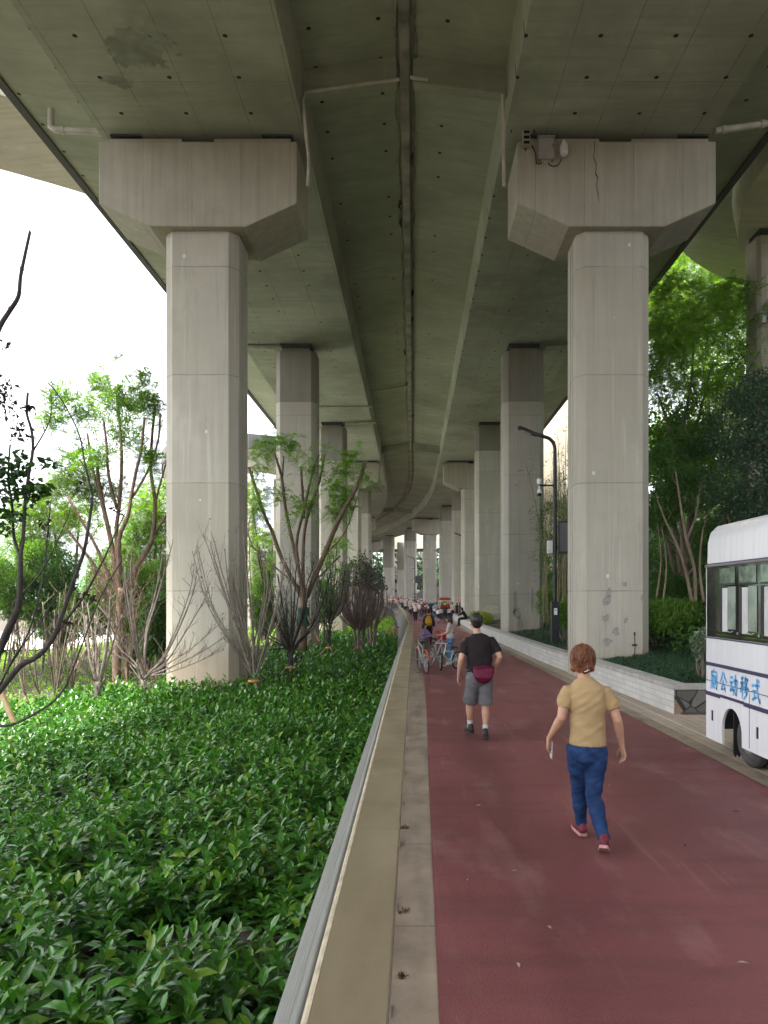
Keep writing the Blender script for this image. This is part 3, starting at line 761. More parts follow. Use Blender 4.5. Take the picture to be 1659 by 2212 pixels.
# ================================================================ things on and around the piers
def pipes():
    d = M['pvc']
    def pipe(label, pts, r=.06, col=True):
        t = thing('drain_pipe', label, 'drain pipe', pts[0], 0, 'drain pipes under the viaduct')
        m = MB(); m.tube(pts, r, 10); m.build('pipe', d, t, smooth=True, angle=50)
        if col:
            for a, b in zip(pts[:-1], pts[1:]):
                a, b = V(a), V(b); L = (b-a).length
                if L > 1.2:
                    for f in (.15, .85):
                        p = a.lerp(b, f); u = (b-a).normalized(); c = MB(); c.tube([p-u*.05, p+u*.05], r*1.25, 10); c.build('collar', d, t)
        return t
    pipe('pale drain pipe crossing from the gutter to the left near pier cap', [(-.32, 17.58, 14.34), (-2.55, 17.58, 14.03), (-2.62, 17.6, 13.9), (-2.60, 18.0, 13.3), (-2.58, 18.35, 12.9), (-2.60, 18.33, 12.2)], .045)
    pipe('pale drain pipe crossing from the gutter to the right near pier cap', [(-.07, 17.55, 14.36), (.35, 17.58, 14.33)], .045)
    pipe('short pale drain pipe dropping beside the right near pier cap', [(2.14, 17.62, 14.0), (2.18, 17.7, 13.5), (2.24, 18.3, 13.0), (2.26, 18.33, 12.2)], .045)
    pipe('cream pipe with an elbow under the left outer flange near the cap', [(-9.1, 18.6, 14.3), (-9.1, 18.6, 13.85), (-9.0, 18.6, 13.78), (-7.7, 18.6, 13.72)], .085)
    pipe('cream pipe under the right outer flange near the cap', [(7.6, 18.6, 13.75), (9.0, 18.6, 13.95), (9.05, 18.6, 14.5)], .085)
    pipe('pale horizontal pipe by the top of the second left pier', [(-7.9, 33.9, 13.55), (-6.1, 33.9, 13.45)], .10)
    pipe('thin pale pipe across the left soffit before the third piers', [(-.3, 44.5, 14.80), (-2.45, 44.5, 14.45), (-2.5, 44.5, 13.52), (-7.4, 44.5, 13.52)], .05)
    pipe('pale horizontal pipe beside the top of the third left pier', [(-4.4, 48.4, 13.42), (-2.4, 48.4, 13.5)], .09)
    pipe('pale pipe across the left soffit at the far capped pier', [(-.35, 62.5, 14.80), (-2.48, 62.5, 14.5), (-2.5, 62.5, 12.0)], .05)
    pipe('thin pipe by the top of the second right pier', [(6.1, 33.9, 13.5), (8.2, 33.9, 13.5)], .08)
pipes()
def cap_things():
    x = lambda px: (px-VX)*18.3/F
    z = lambda py: CH+(VY-py)*18.3/F
    g = plain('grey_box_enamel', (.30, .29, .27), .45); wh = M['cam_white']; dk = M['lamp_paint']
    yf = 18.38
    t = thing('control_box', 'grey control box with cable glands on the right near pier cap', 'control box', (x(1180), yf, z(346)))
    m = MB(); m.b2(x(1163), x(1197), yf-.16, yf-.005, z(346), z(301)); b = m.build('box', g, t, bevel=.008)
    m = MB(); m.b2(x(1160), x(1199), yf-.19, yf, z(301)+.003, z(298)); m.build('rain_hood', g, t)
    m = MB(); m.b2(x(1164), x(1196), yf-.17, yf-.161, z(345), z(303)); dr = m.build('door', g, t, bevel=.004)
    l = MB(); l.box((x(1193), yf-.175, z(318)), (.02, .01, .06)); l.build('lock', dk, dr)
    m = MB()
    for i in range(5): m.tube([(x(1172)+i*.045, yf-.08, z(346)), (x(1172)+i*.045, yf-.08, z(346)-.07)], .014, 6)
    m.build('cable_gland', plain('white_gland', (.55, .55, .5), .5), t)
    m = MB(); m.tube(smooth_poly([(x(1174), yf-.08, z(350)), (x(1160), yf-.06, z(352)), (x(1157), yf-.05, z(330)), (x(1150), yf-.03, z(312))]), .014, 6)
    m.tube(smooth_poly([(x(1184), yf-.08, z(350)), (x(1190), yf-.08, z(358)), (x(1205), yf-.06, z(356)), (x(1214), yf-.05, z(340))]), .014, 6); m.build('cable', dk, t)
    t = thing('security_camera', 'white dome camera on the right near pier cap', 'camera', (x(1217), yf, z(340)))
    m = MB(); m.tube([(x(1217), yf-.02, z(308)), (x(1217), yf-.14, z(308)), (x(1217), yf-.15, z(312))], .04, 8); m.tube([(x(1217), yf-.15, z(311)), (x(1217), yf-.15, z(318)), (x(1217), yf-.15, z(330))], [.05, .10, .11], 12); m.build('housing', wh, t, smooth=True, angle=50)
    m = MB(); m.ell((x(1217), yf-.16, z(333)), (.105, .105, .10)); m.build('dome', wh, t, smooth=True)
    t = thing('floodlight', 'stack of dark floodlights at the edge of the right pier cap', 'floodlight', (x(1137), yf, z(322)))
    for py in (292, 303, 314):
        m = MB(); m.box((x(1136), yf-.12, z(py)), (.19, .16, .10)); o = m.build('lamp_unit', g, t, bevel=.01)
        q = MB(); q.box((x(1136), yf-.203, z(py)), (.14, .006, .07)); q.build('lens', M['cam_black'], o)
    m = MB(); m.tube([(x(1136), yf-.03, z(285)), (x(1136), yf-.03, z(322))], .02, 6); m.tube([(x(1100), yf-.1, z(262)), (x(1152), yf-.1, z(262)), (x(1154), yf-.06, z(285))], .02, 6); m.tube([(x(1110), yf-.1, z(262)), (x(1104), yf-.05, z(285))], .015, 6); m.build('mounting_frame', dk, t)
    # crack with rust stain on the cap: a hairline groove
    t = thing('wall_crack', 'jagged dark crack running down the face of the right pier cap', 'crack', (x(1290), 18.37, z(400)))
    pts = [(1285, 300), (1286, 320), (1283, 335), (1290, 352), (1288, 372), (1293, 380), (1290, 400), (1294, 418), (1296, 434)]
    m = MB(); r = [.012, .014, .010, .016, .020, .016, .012, .01, .004]
    m.tube([(x(a), 18.372, z(b)) for a, b in pts], r, 5, flat=.25); m.build('crack_line', plain('crack_shadow', (.05, .045, .04), .9), t)
    # small blue number plates under the left bearings
    for px, py in ((265, 313), (585, 301)):
        o = MB().b2((px-VX)*18.3/F-.09, (px-VX)*18.3/F+.09, 18.44, 18.45, CH+(VY-py)*18.3/F-.035, CH+(VY-py)*18.3/F+.035).build('number_plate', plain('blue_plate', (.12, .17, .30), .5))
        setp(o, 'small blue plate under the %s bearing of the left near cap' % ('outer' if px < 400 else 'inner'), 'plate', 'bearing number plates')
cap_things()
# concrete repairs and stains: flat mortar patches smeared on the surfaces
def blob(name, label, cat, c, ux, uy, r, mat, n=44, seed=0, th=.0015, group=None, asp=1.0, rough=.30):
    c, ux, uy = V(c), V(ux), V(uy); nn = ux.cross(uy)
    rg = []
    for i in range(n):
        a = 2*PI*i/n; k = 1+rough*2*(mnoise.noise(V((math.cos(a)*1.3+seed*7.3, math.sin(a)*1.3, seed*3.1)))+.5*mnoise.noise(V((math.cos(a)*3.5+seed, math.sin(a)*3.5, 4.))))
        rg.append(c+ux*(r*k*math.cos(a)*asp)+uy*(r*k*math.sin(a)))
    m = MB(); m.ring_loft([rg, [p+nn*th for p in rg]])
    o = m.build(name, mat); setp(o, label, cat, group); return o
mort = plain('grey_mortar_patch', (.30, .285, .265), .9, 0, .2, 12); mort2 = plain('pale_mortar_patch', (.50, .45, .37), .9, 0, .15, 6)
for i, (px, py, r, a) in enumerate([(1316, 1282, .11, .6), (1310, 1297, .12, .7), (1349, 1262, .06, 1), (1387, 1293, .08, .5), (1307, 1335, .08, 1.2), (1352, 1340, .06, .8), (1330, 1364, .09, 1), (1312, 1385, .10, 1.1)]):
    p = W(px, py, 18.59); blob('repair_patch', 'grey mortar smear low on the near right pier', 'patch', p, (1, 0, 0), (0, 0, 1), r, mort, seed=i, group='mortar patches on the near right pier', asp=a)
for i, (px, py, r, a, wd) in enumerate([(1112, 1300, .5, .16, 'upper'), (1117, 1325, .28, .7, 'middle'), (1122, 1350, .42, .25, 'lower'), (1150, 1295, .55, .1, 'slanting')]):
    p = W(px, py, 33.68); blob('repair_patch', '%s grey mortar streak on the second right pier' % wd, 'patch', p, (1, 0, 0), (0, 0, 1), r, mort, seed=20+i, group='mortar streaks on the second right pier', asp=a)
p = W(1060, 1318, 48.68); blob('repair_patch', 'wide pale mortar smear at the foot of the third right pier', 'patch', p, (1, 0, 0), (0, 0, 1), .36, mort2, seed=33, asp=1.35)
# ================================================================ leaf and twig generators (numpy)
def nrm(a): return a/np.maximum(np.linalg.norm(a, axis=-1, keepdims=True), 1e-9)
def rnd_dir(n, up=0.0):
    d = rng.normal(size=(n, 3)); d[:, 2] += up; return nrm(d)
def frames(d):
    ref = np.tile(np.array([0, 0, 1.0]), (len(d), 1)); ref[np.abs(d[:, 2]) > .95] = (1, 0, 0)
    s = nrm(np.cross(d, ref)); u = np.cross(s, d); return s, u
def leaf_quads(P, d, L, wr=.45, fold=.12, roll=.6):
    """rhombus leaves: P base points, d directions, L lengths"""
    n = len(P); s, u = frames(d); a = rng.normal(0, roll, (n, 1)); s2 = s*np.cos(a)+u*np.sin(a); u2 = u*np.cos(a)-s*np.sin(a)
    L = np.broadcast_to(np.asarray(L, float), (n,))[:, None]
    mid = P+d*L*.48; w = L*wr*.5
    v = np.stack([P, mid+s2*w+u2*L*fold, P+d*L-u2*L*.05, mid-s2*w+u2*L*fold], 1).reshape(-1, 3)
    f = (np.arange(n)[:, None]*4+np.arange(4)[None]); return v, f
def leaf_full(P, d, L, wr=.34, droop=.35, roll=.25):
    """8-vertex arched leaf with a folded midrib"""
    n = len(P); s, u = frames(d); a = rng.normal(0, roll, (n, 1)); s = s*np.cos(a)+u*np.sin(a)
    L = L[:, None]; W_ = L*wr*.5; dr = droop*(rng.random((n, 1))*.9+.3)
    def c(t): return P+d*L*t-np.array([0, 0, 1.0])*L*dr*t*t
    fold = u*W_*.35
    v = [c(0)]
    for t, k in ((.32, .92), (.68, .80)):
        m = c(t); v += [m+s*W_*k+fold, m, m-s*W_*k+fold]
    v.append(c(1.0)); v = np.stack(v, 1).reshape(-1, 3); b = np.arange(n)[:, None]*8
    q = np.concatenate([b+np.array([[1, 4, 5, 2]]), b+np.array([[2, 5, 6, 3]])]); t = np.concatenate([b+np.array([[0, 1, 2]]), b+np.array([[0, 2, 3]]), b+np.array([[4, 7, 5]]), b+np.array([[5, 7, 6]])])
    return v, q, t
def frond_quads(P, d, L, pairs=9, lw=.20, droop=.5):
    n = len(P); s, u = frames(d); a = rng.normal(0, .8, (n, 1)); s, u = s*np.cos(a)+u*np.sin(a), u*np.cos(a)-s*np.sin(a)
    L = np.broadcast_to(np.asarray(L, float), (n,))[:, None]; vs = []
    z = np.array([0, 0, 1.0])
    for k in range(pairs):
        t = .12+.88*k/(pairs-1); c = P+d*L*t-z*L*droop*t*t; ll = L*lw*(1-.55*abs(t-.45)/.55)
        for sg in (-1, 1):
            dd = nrm(s*sg+d*.55-z*.25+rng.normal(0, .12, (n, 3))); w = d*L*.062
            vs.append(np.stack([c-w*.4, c+dd*ll*.5+w*.6, c+dd*ll, c+dd*ll*.5-w*.6], 1))
    # rachis
    e = P+d*L*.6-z*L*droop*.36; e2 = P+d*L-z*L*droop; r = s*L*.008
    vs.append(np.stack([P-r, P+r, e+r, e-r], 1)); vs.append(np.stack([e-r, e+r, e2+r*.4, e2-r*.4], 1))
    v = np.concatenate(vs).reshape(-1, 3); return v, np.arange(len(v)).reshape(-1, 4)
def blob_points(blobs, n, shell=.55, nsc=1.6, gap=.0):
    """points in a union of ellipsoids, denser towards the outside, thinned by noise"""
    vol = np.array([b[1][0]*b[1][1]*b[1][2] for b in blobs]); cnt = rng.multinomial(n, vol**.75/(vol**.75).sum()); out = []; dr = []
    for b, c in zip(blobs, cnt):
        d = rnd_dir(c); r = shell+(1-shell)*rng.random(c)**.7; r = np.where(rng.random(c) < .3, rng.random(c)**.5, r)
        p = np.array(b[0])+d*np.array(b[1])*r[:, None]; out.append(p); dr.append(d)
    p = np.concatenate(out); d = np.concatenate(dr)
    if gap:
        ph = np.array([3.1, 1.7, 2.3]); k = np.sin(p[:, 0]*nsc*2.1+ph[0]+1.3*np.sin(p[:, 2]*nsc*1.7))+np.sin(p[:, 1]*nsc*1.9+ph[1])+np.sin(p[:, 2]*nsc*2.5+ph[2]+np.sin(p[:, 0]*nsc*3.3))
        m = k > gap*3-1.5+rng.normal(0, .35, len(p)); p, d = p[m], d[m]
    return p, d
def twigs(mb, pts, r0, n, L, gen=2, up=.25, spread=.6, tips=None, f0=.25, sides=5, crook=.12):
    """n side shoots on a limb, each with its own shoots; collects (tip, direction)"""
    pts = [V(p) for p in pts]
    for k in range(n):
        f = f0+(1-f0)*(k+random.random())/n; q = f*(len(pts)-1); i = min(int(q), len(pts)-2); p = pts[i].lerp(pts[i+1], q-i)
        t = (pts[i+1]-pts[i]).normalized()
        d = (t*(1-spread*.4)+V((random.gauss(0, 1), random.gauss(0, 1), random.gauss(0, .6)))*spread+V((0, 0, up))).normalized()
        l = L*random.uniform(.5, 1.25)*(1.1-.4*f); pl_ = [p]; dd = d
        for j in range(4):
            dd = (dd+V((random.gauss(0, crook), random.gauss(0, crook), random.gauss(0, crook)+.05))).normalized(); pl_.append(pl_[-1]+dd*l/4)
        r = r0*random.uniform(.5, .9)
        mb.tube(pl_, [r, r*.85, r*.65, r*.5, r*.3], sides, False)
        if tips is not None:
            for j in (2, 3, 4): tips.append((pl_[j], dd))
        if gen > 1: twigs(mb, pl_, r*.6, random.randint(2, 4), l*.55, gen-1, up, spread, tips, .2, 4, crook)

# ================================================================ ground cover left of the railing
def cover_edge(y): return interp(y, [2, 10, 15.4, 17.7, 19.5, 26, 34, 60], [-9, -8.9, -8.6, -8.0, -6.6, -6.9, -6.0, -6])
def hnoise(x, y):
    return (np.sin(x*1.9+1.1*np.sin(y*1.3))+np.sin(y*2.3+x*.7)+np.sin(x*3.7-y*2.9))/3
def shoots(y0, y1, dens, spacing_noise=True):
    A = (y1-y0)*9.0; n = int(A*dens)
    y = y0+(y1-y0)*rng.random(n); x = -9+9*rng.random(n)
    xl = np.interp(y, RL_Y, RL_X)
    ok = (x < xl-.56+.08*rng.random(n)) & (x > -.60*y-.5)
    ed = np.array([cover_edge(v) for v in y]); ok &= x > ed+rng.normal(0, .25, n)
    # bare patch with stones, and a few thin places
    bx, by = -1.45, 5.15
    d2 = ((x-bx)/.62)**2+((y-by)/.42)**2
    ok &= (d2 > 1) | (rng.random(n) < .10)
    h = hnoise(x, y); thin = np.sin(x*.9+2)*np.sin(y*.75+.5)
    ok &= (h > -.72) | (rng.random(n) < .5)
    for i, s in enumerate(pierY[:8]):      # not inside the piers
        ok &= ~((np.abs(x+5.35) < 1.0) & (np.abs(y-s) < .78))
    return x[ok], y[ok], h[ok]
def build_cover():
    m = MB()
    base_z = -.53
    def add(y0, y1, dens, nl, Ls, full, hs=.32):
        x, y, h = shoots(y0, y1, dens); n = len(x)
        hh = hs*(1+.50*h+rng.normal(0, .24, n)); lean = rng.normal(0, .10, (n, 2))
        yaw = rng.random(n)*2*PI; Ps = []; ds = []; LL = []
        for k in range(nl):
            q = (k+.5)/nl; zz = .25+.75*q
            P = np.stack([x+lean[:, 0]*zz, y+lean[:, 1]*zz, base_z+hh*zz], 1)
            az = yaw+k*2.4+rng.normal(0, .35, n); el = np.radians(-5+68*q**1.4+rng.normal(0, 15, n))
            ds.append(np.stack([np.cos(az)*np.cos(el), np.sin(az)*np.cos(el), np.sin(el)], 1)); Ps.append(P)
            LL.append(Ls*(.78+.5*rng.random(n))*(1.05-.35*q**3))
        P = np.concatenate(Ps); d = np.concatenate(ds); L = np.concatenate(LL)
        if full:
            v, q, t = leaf_full(P, d, L, .36, .38); m.raw(v, q); b = np.zeros((0, 3)); m.np.append((b, t-0)) if False else None
            # triangles share the vertices of the quads: add them as a second face set on the same block
            m.tri = getattr(m, 'tri', []); m.tri.append((len(m.np)-1, t))
        else:
            v, f = leaf_quads(P, d, L, .40, .10, .3); m.raw(v, f)
        return len(P)
    n = add(2.7, 7.5, 58, 13, .168, True, .37); n += add(7.5, 14, 48, 12, .165, True, .37); n += add(14, 25, 38, 11, .165, False, .36); n += add(25, 46, 17, 9, .21, False, .36)
    # assemble by hand (quads and triangles on common vertices)
    vs = []; la = []; sa = []; base = 0; tr = dict(getattr(m, 'tri', []))
    for i, (a, f) in enumerate(m.np):
        vs.append(a); la.append((f+base).ravel()); sa.append(np.full(len(f), f.shape[1]))
        if i in tr: la.append((tr[i]+base).ravel()); sa.append(np.full(len(tr[i]), 3))
        base += len(a)
    vs = np.concatenate(vs); la = np.concatenate(la); sa = np.concatenate(sa)
    me = bpy.data.meshes.new('ground_cover'); me.vertices.add(len(vs)); me.vertices.foreach_set('co', vs.ravel().astype(np.float32))
    me.loops.add(len(la)); me.loops.foreach_set('vertex_index', la.astype(np.int32)); me.polygons.add(len(sa))
    me.polygons.foreach_set('loop_start', np.concatenate([[0], np.cumsum(sa)[:-1]]).astype(np.int32)); me.polygons.foreach_set('use_smooth', np.ones(len(sa), bool))
    me.update(calc_edges=True); me.validate()
    me.materials.append(leafmat('glossy_cover_leaf', [(.030, .105, .018), (.042, .15, .020), (.060, .20, .024), (.082, .245, .026), (.034, .12, .02), (.14, .34, .026), (.048, .18, .022), (.074, .24, .022), (.04, .145, .018), (.20, .31, .03), (.058, .21, .022), (.036, .135, .022)], .30, .28, .65))
    o = bpy.data.objects.new('ground_cover', me); COL.objects.link(o)
    setp(o, 'dense glossy green ground cover filling the bed left of the railing', 'ground cover', None, 'stuff')
    return n
print('cover leaves', build_cover())
stone = plain('pale_bed_stone', (.27, .23, .17), .9, 0, .3, 5, .5, 20)
for i, (px, py, rx, ry) in enumerate([(462, 1935, .22, .13), (535, 1905, .12, .08), (598, 1890, .10, .08)]):
    p = G(px, py, -.44); m = MB(); m.ell(p, (rx, ry, .10), 12, 7); m.v = [tuple(V(v)+V((mnoise.noise(V(v)*9), mnoise.noise(V(v)*9+V((5, 0, 0))), mnoise.noise(V(v)*9+V((0, 7, 0)))))*.045) for v in m.v]
    o = m.build('stone', stone, smooth=True); setp(o, '%s pale stone in the bare gap of the ground cover' % ['largest', 'middle', 'smallest'][i], 'stone', 'stones in the plant bed')

def low_leaves(name, label, cat, region, n, L, mat, up=.9, zoff=.03, h=.10, kind='stuff', wr=.6):
    P = region(n); n = len(P); d = rnd_dir(n, up); P[:, 2] += zoff+h*rng.random(n)*(1+.6*hnoise(P[:, 0]*.7, P[:, 1]*.7))
    v, f = leaf_quads(P, d, L*(.6+.8*rng.random(n)), wr, .1, .6); m = MB(); m.raw(v, f); o = m.build(name, mat)
    return setp(o, label, cat, None, kind)
bright = leafmat('bright_lawn_leaf', [(.16, .32, .02), (.21, .38, .025), (.27, .42, .03), (.13, .28, .02)], .55, .4)
def reg_lawn(n):
    y = 13+47*rng.random(n)**.9; x = -5.2-26*rng.random(n); ed = np.array([cover_edge(v) for v in y])
    ok = (x < ed+.4) & (x > -.62*y-1); ok &= ~((np.abs(x+5.35) < 1.0) & (np.abs(((y-4.3+7.5) % 15)-7.5) < .9))
    x, y = x[ok], y[ok]; return np.stack([x, y, np.array([zt(a, b) for a, b in zip(x, y)])], 1)
low_leaves('lawn', 'bright yellow-green low planting behind the bare trees on the left', 'lawn', reg_lawn, 90000, .085, bright, .8, .05, .14)
def reg_far(n):
    y = 44+40*rng.random(n); x = np.interp(y, RL_Y, RL_X)-.7-7*rng.random(n)
    return np.stack([x, y, np.full(n, -.52)], 1)
low_leaves('far_lawn', 'bright green lawn far along the left of the railing', 'lawn', reg_far, 14000, .2, bright, .8, .1, .2)

# ================================================================ right bank: grass and shrubs
def blades(P, L, wid, mat, name, label, cat, kind='stuff', droop=.7, spread=.8, group=None):
    n = len(P); az = rng.random(n)*2*PI; el = np.radians(35+45*rng.random(n)); d = np.stack([np.cos(az)*np.cos(el), np.sin(az)*np.cos(el), np.sin(el)], 1)
    s, u = frames(d); L = (L*(.6+.7*rng.random(n)))[:, None]; z = np.array([0, 0, 1.0]); vs = []
    c = [P+d*L*t-z*L*droop*t*t for t in (0, .4, .75, 1)]; ws = [wid, wid, wid*.7, wid*.1]
    rows = [np.stack([a-s*w_, a+s*w_], 1) for a, w_ in zip(c, ws)]; v = np.concatenate(rows, 1).reshape(-1, 3); b = np.arange(n)[:, None]*8
    f = np.concatenate([b+np.array([[2*i, 2*i+1, 2*i+3, 2*i+2]]) for i in range(3)]); m = MB(); m.raw(v, f)
    o = m.build(name, mat, smooth=True); return setp(o, label, cat, group, kind)
mondo = leafmat('dark_bank_grass', [(.032, .085, .04), (.045, .115, .05), (.06, .14, .06), (.025, .07, .04)], .45, .2)
def bank_pts(n, y0, y1, d0, d1, clump=.16):
    k = n//14; y = y0+(y1-y0)*rng.random(k); x = np.array([wx(v) for v in y])+.34+d0+(d1-d0)*rng.random(k)
    x = np.repeat(x, 14)+rng.normal(0, clump*.4, k*14); y = np.repeat(y, 14)+rng.normal(0, clump*.4, k*14)
    ok = (y > 12.95) & (x > np.interp(y, [0, 200], [0, 0])+np.array([wx(v) for v in y])+.31)
    for s in pierY[2:9]: ok &= ~((np.abs(x-4.95) < .98) & (np.abs(y-s) < .75))
    x, y = x[ok], y[ok]
    return np.stack([x, y, np.array([zt(a, b) for a, b in zip(x, y)])], 1)
blades(np.concatenate([bank_pts(26000, 12.9, 20, 0, 3.6), bank_pts(16000, 20, 34, 0, 3.5), bank_pts(9000, 34, 60, 0, 3)]), .34, .007, mondo, 'bank_grass', 'dark bluish-green drooping grass on the bank behind the planter wall', 'grass', droop=.75)

def shrub(name, label, cat, blobs, n, L, mat, stems=None, smat=None, gap=.25, wr=.5, group=None, up=.25, out=.6, base=None, part='crown'):
    b0 = base or V((blobs[0][0][0], blobs[0][0][1], zt(blobs[0][0][0], blobs[0][0][1])))
    t = thing(name, label, cat, b0, 0, group)
    p, d = blob_points(blobs, n, .5, 1.6, gap); k = len(p); d = nrm(d*out+rnd_dir(k)*.8+np.array([0, 0, up]))
    v, f = leaf_quads(p, d, L*(.6+.7*rng.random(k)), wr, .1, .8); m = MB(); m.raw(v, f); m.build(part, mat, t)
    m = MB()
    if stems:
        for pts, r in stems: m.tube(pts, r, 7, False)
    else:
        c = V(blobs[0][0])
        for i in range(5):
            a = i*1.257+.3; tb = blobs[i % len(blobs)]; e = V(tb[0])+V((math.cos(a)*tb[1][0]*.5, math.sin(a)*tb[1][1]*.5, tb[1][2]*.2))
            q = b0+V((math.cos(a)*.08, math.sin(a)*.08, -.05)); m.tube([q, q.lerp(e, .5)+V((.05*math.cos(a), .05*math.sin(a), .1)), e], [.035, .025, .01], 5, False)
    m.build('trunk', smat or M['bark'], t)
    return t
M['bark'] = barkmat('brown_bark', (.085, .062, .045), (.19, .15, .115))
M['bark_dark'] = barkmat('dark_bark', (.022, .018, .017), (.075, .062, .058), .85, 14)
M['bark_grey'] = barkmat('greyish_bark', (.13, .105, .09), (.32, .265, .23), .9, 14)
M['bark_pink'] = barkmat('smooth_pinkish_bark', (.22, .155, .105), (.42, .33, .25), .8, 6)
M['bark_red'] = barkmat('reddish_brown_bark', (.085, .058, .040), (.23, .155, .108), .9, 10)
lf_mid = leafmat('mid_green_leaf', [(.050, .135, .022), (.075, .185, .028), (.105, .23, .034), (.04, .11, .026)], .4, .4)
lf_light = leafmat('light_green_leaf', [(.11, .24, .03), (.16, .31, .035), (.21, .36, .04), (.08, .20, .03)], .5, .45)
lf_dark = leafmat('dark_evergreen_leaf', [(.026, .070, .028), (.038, .095, .036), (.055, .125, .044), (.020, .052, .026)], .30, .18, .6)
lf_yel = leafmat('golden_leaf', [(.24, .30, .02), (.20, .28, .02), (.30, .34, .03)], .5, .4)
lf_var = leafmat('pale_variegated_leaf', [(.10, .15, .09), (.20, .25, .17), (.06, .11, .06), (.30, .34, .26)], .5, .25)
lf_brown = leafmat('withered_leaf', [(.10, .045, .03), (.15, .07, .045), (.07, .035, .025)], .7, .2)
lf_feather = leafmat('feathery_leaf', [(.06, .14, .03), (.085, .18, .034), (.115, .215, .04), (.05, .115, .03)], .5, .45)
lf_feather_b = leafmat('fresh_feathery_leaf', [(.13, .27, .03), (.17, .33, .035), (.23, .38, .04), (.10, .22, .03)], .5, .55)
lf_feather_y = leafmat('yellowish_feathery_leaf', [(.16, .28, .026), (.21, .34, .03), (.13, .24, .026), (.09, .19, .026)], .5, .5)

def B(px, py, Y, rx, ry, rz): return (tuple(W(px, py, Y)), (rx, ry, rz))
# golden hedge and green hedges along the far wall
for i, (y0, x0, n) in enumerate([(44, .6, 5), (88, .8, 4)]):
    bl = [((wx(y0+k*1.3)+x0, y0+k*1.3, .78+gz(y0)), (.55, .75, .36)) for k in range(n)]
    shrub('golden_hedge', ['low golden-green hedge behind the planter wall at the foot of the third right pier', 'far golden-green bush beside the wall near the red cart'][i], 'hedge', bl, 5200 if i == 0 else 2600, .10 if i == 0 else .16, lf_yel, gap=0, base=V((wx(y0)+x0, y0, .45+gz(y0))))
def reg_bank(n):
    y = 13.2+38*rng.random(n); d = 2.2+13*rng.random(n); x = np.array([wx(v) for v in y])+d
    return np.stack([x, y, np.array([zt(a, b) for a, b in zip(x, y)])], 1)
low_leaves('undergrowth', 'leafy undergrowth covering the hillside under the trees on the right', 'undergrowth', reg_bank, 42000, .17, lf_mid, .8, .05, .35)
shrub('leafy_hedge', 'bright green leafy hedge on the bank between the near right pier and the bus', 'hedge', [B(1420+i*22, 1322-(i % 2)*3+8*j, 20.2+.2*i-.35*j, .34, .5, .32) for i in range(6) for j in range(4)], 12000, .13, lf_light, gap=0, wr=.28, up=.7)
shrub('leafy_hedge', 'bright green bush behind the lamp post base, between the two right piers', 'hedge', [B(1222, 1330, 26, .45, .5, .5), B(1240, 1318, 27, .5, .5, .55), B(1180, 1300, 30, .45, .5, .6)], 4200, .13, lf_light, gap=.1, wr=.28, up=.7)
shrub('round_bush', 'clipped round dark green bush just right of the near right pier', 'bush', [B(1447, 1275, 21.5, .58, .58, .52)], 5200, .06, lf_mid, gap=0)
shrub('ivy_shrub', 'pale variegated shrub squeezed behind the rear corner of the bus', 'shrub', [B(1522, 1392, 14.0, .22, .25, .30), B(1534, 1440, 14, .2, .2, .3), B(1520, 1420, 14.1, .12, .2, .3)], 1500, .085, lf_var, gap=.05)
# big dark evergreen on the bank above the bus
ev = [B(1600, 1030, 19.5, 1.1, 1.2, 1.25), B(1655, 930, 19.2, 1.3, 1.2, 1.3), B(1580, 920, 20, .75, 1, .9), B(1690, 1080, 18.6, 1.2, 1, 1.2), B(1570, 1110, 20, .7, .8, .6), B(1640, 850, 19.6, .8, 1, .6)]
def stems_from(base, blobs, r=.09, n=None):
    out = []
    for b in blobs:
        e = V(b[0]); q = V(base)+V((random.uniform(-.15, .15), random.uniform(-.15, .15), -.1)); out.append(([q, q.lerp(e, .45)+V((random.uniform(-.2, .2), random.uniform(-.2, .2), .2)), e], [r, r*.7, r*.25]))
    return out
bx = V((9.2, 19.6, zt(9.2, 19.6)))
shrub('evergreen_tree', 'dense dark green glossy tree on the bank above the bus roof', 'tree', ev, 26000, .085, lf_dark, stems_from(bx, ev), gap=.22, base=bx)
ev2 = [B(1450, 1010, 26, .9, .9, 1.0), B(1500, 930, 26.5, 1.0, 1, 1.1), B(1430, 1100, 25, .6, .8, .9), B(1540, 1180, 23.5, .8, .8, .9), B(1500, 1060, 25, .8, .9, .9)]
bx2 = V((9.4, 26, zt(9.4, 26))); shrub('evergreen_tree', 'dark loose tree standing behind the pink-barked trunks, right of the near right pier', 'tree', ev2, 24000, .11, lf_mid, stems_from(bx2, ev2), gap=.2, base=bx2)
# feathery trees on the right
def feather_tree(name, label, base, limbs, blobs, n, L, mat, bark, group=None, r=.07, gap=.3, extra=None, droop=.5, pairs=8):
    t = thing(name, label, 'tree', base, 0, group)
    m = MB(); tips = []
    for pts, rr in limbs:
        sp = smooth_poly(pts, 3); k = len(sp); m.tube(sp, [lerp(rr[0], rr[1], i/(k-1)) for i in range(k)], 8)
        twigs(m, sp, rr[1]*.35, max(3, int(len(pts)*1.6)), .7, 1, .5, .5, tips, .45, 4)
    m.build('trunk', bark, t, smooth=True)
    p, d = blob_points(blobs, n, .3, 1.3, gap)
    if tips:
        q = np.array([tuple(a) for a, b in tips]); q = np.repeat(q, 2, 0)+rng.normal(0, .05, (len(q)*2, 3)); p = np.concatenate([p, q]); d = np.concatenate([d, rnd_dir(len(q))])
    d = nrm(d*.4+rnd_dir(len(p))*.8+np.array([0, 0, .25])); v, f = frond_quads(p, d, L*(.6+.7*rng.random(len(p))), pairs, .24, droop)
    m = MB(); m.raw(v, f); m.build('crown', mat, t)
    if extra: extra(t)
    return t
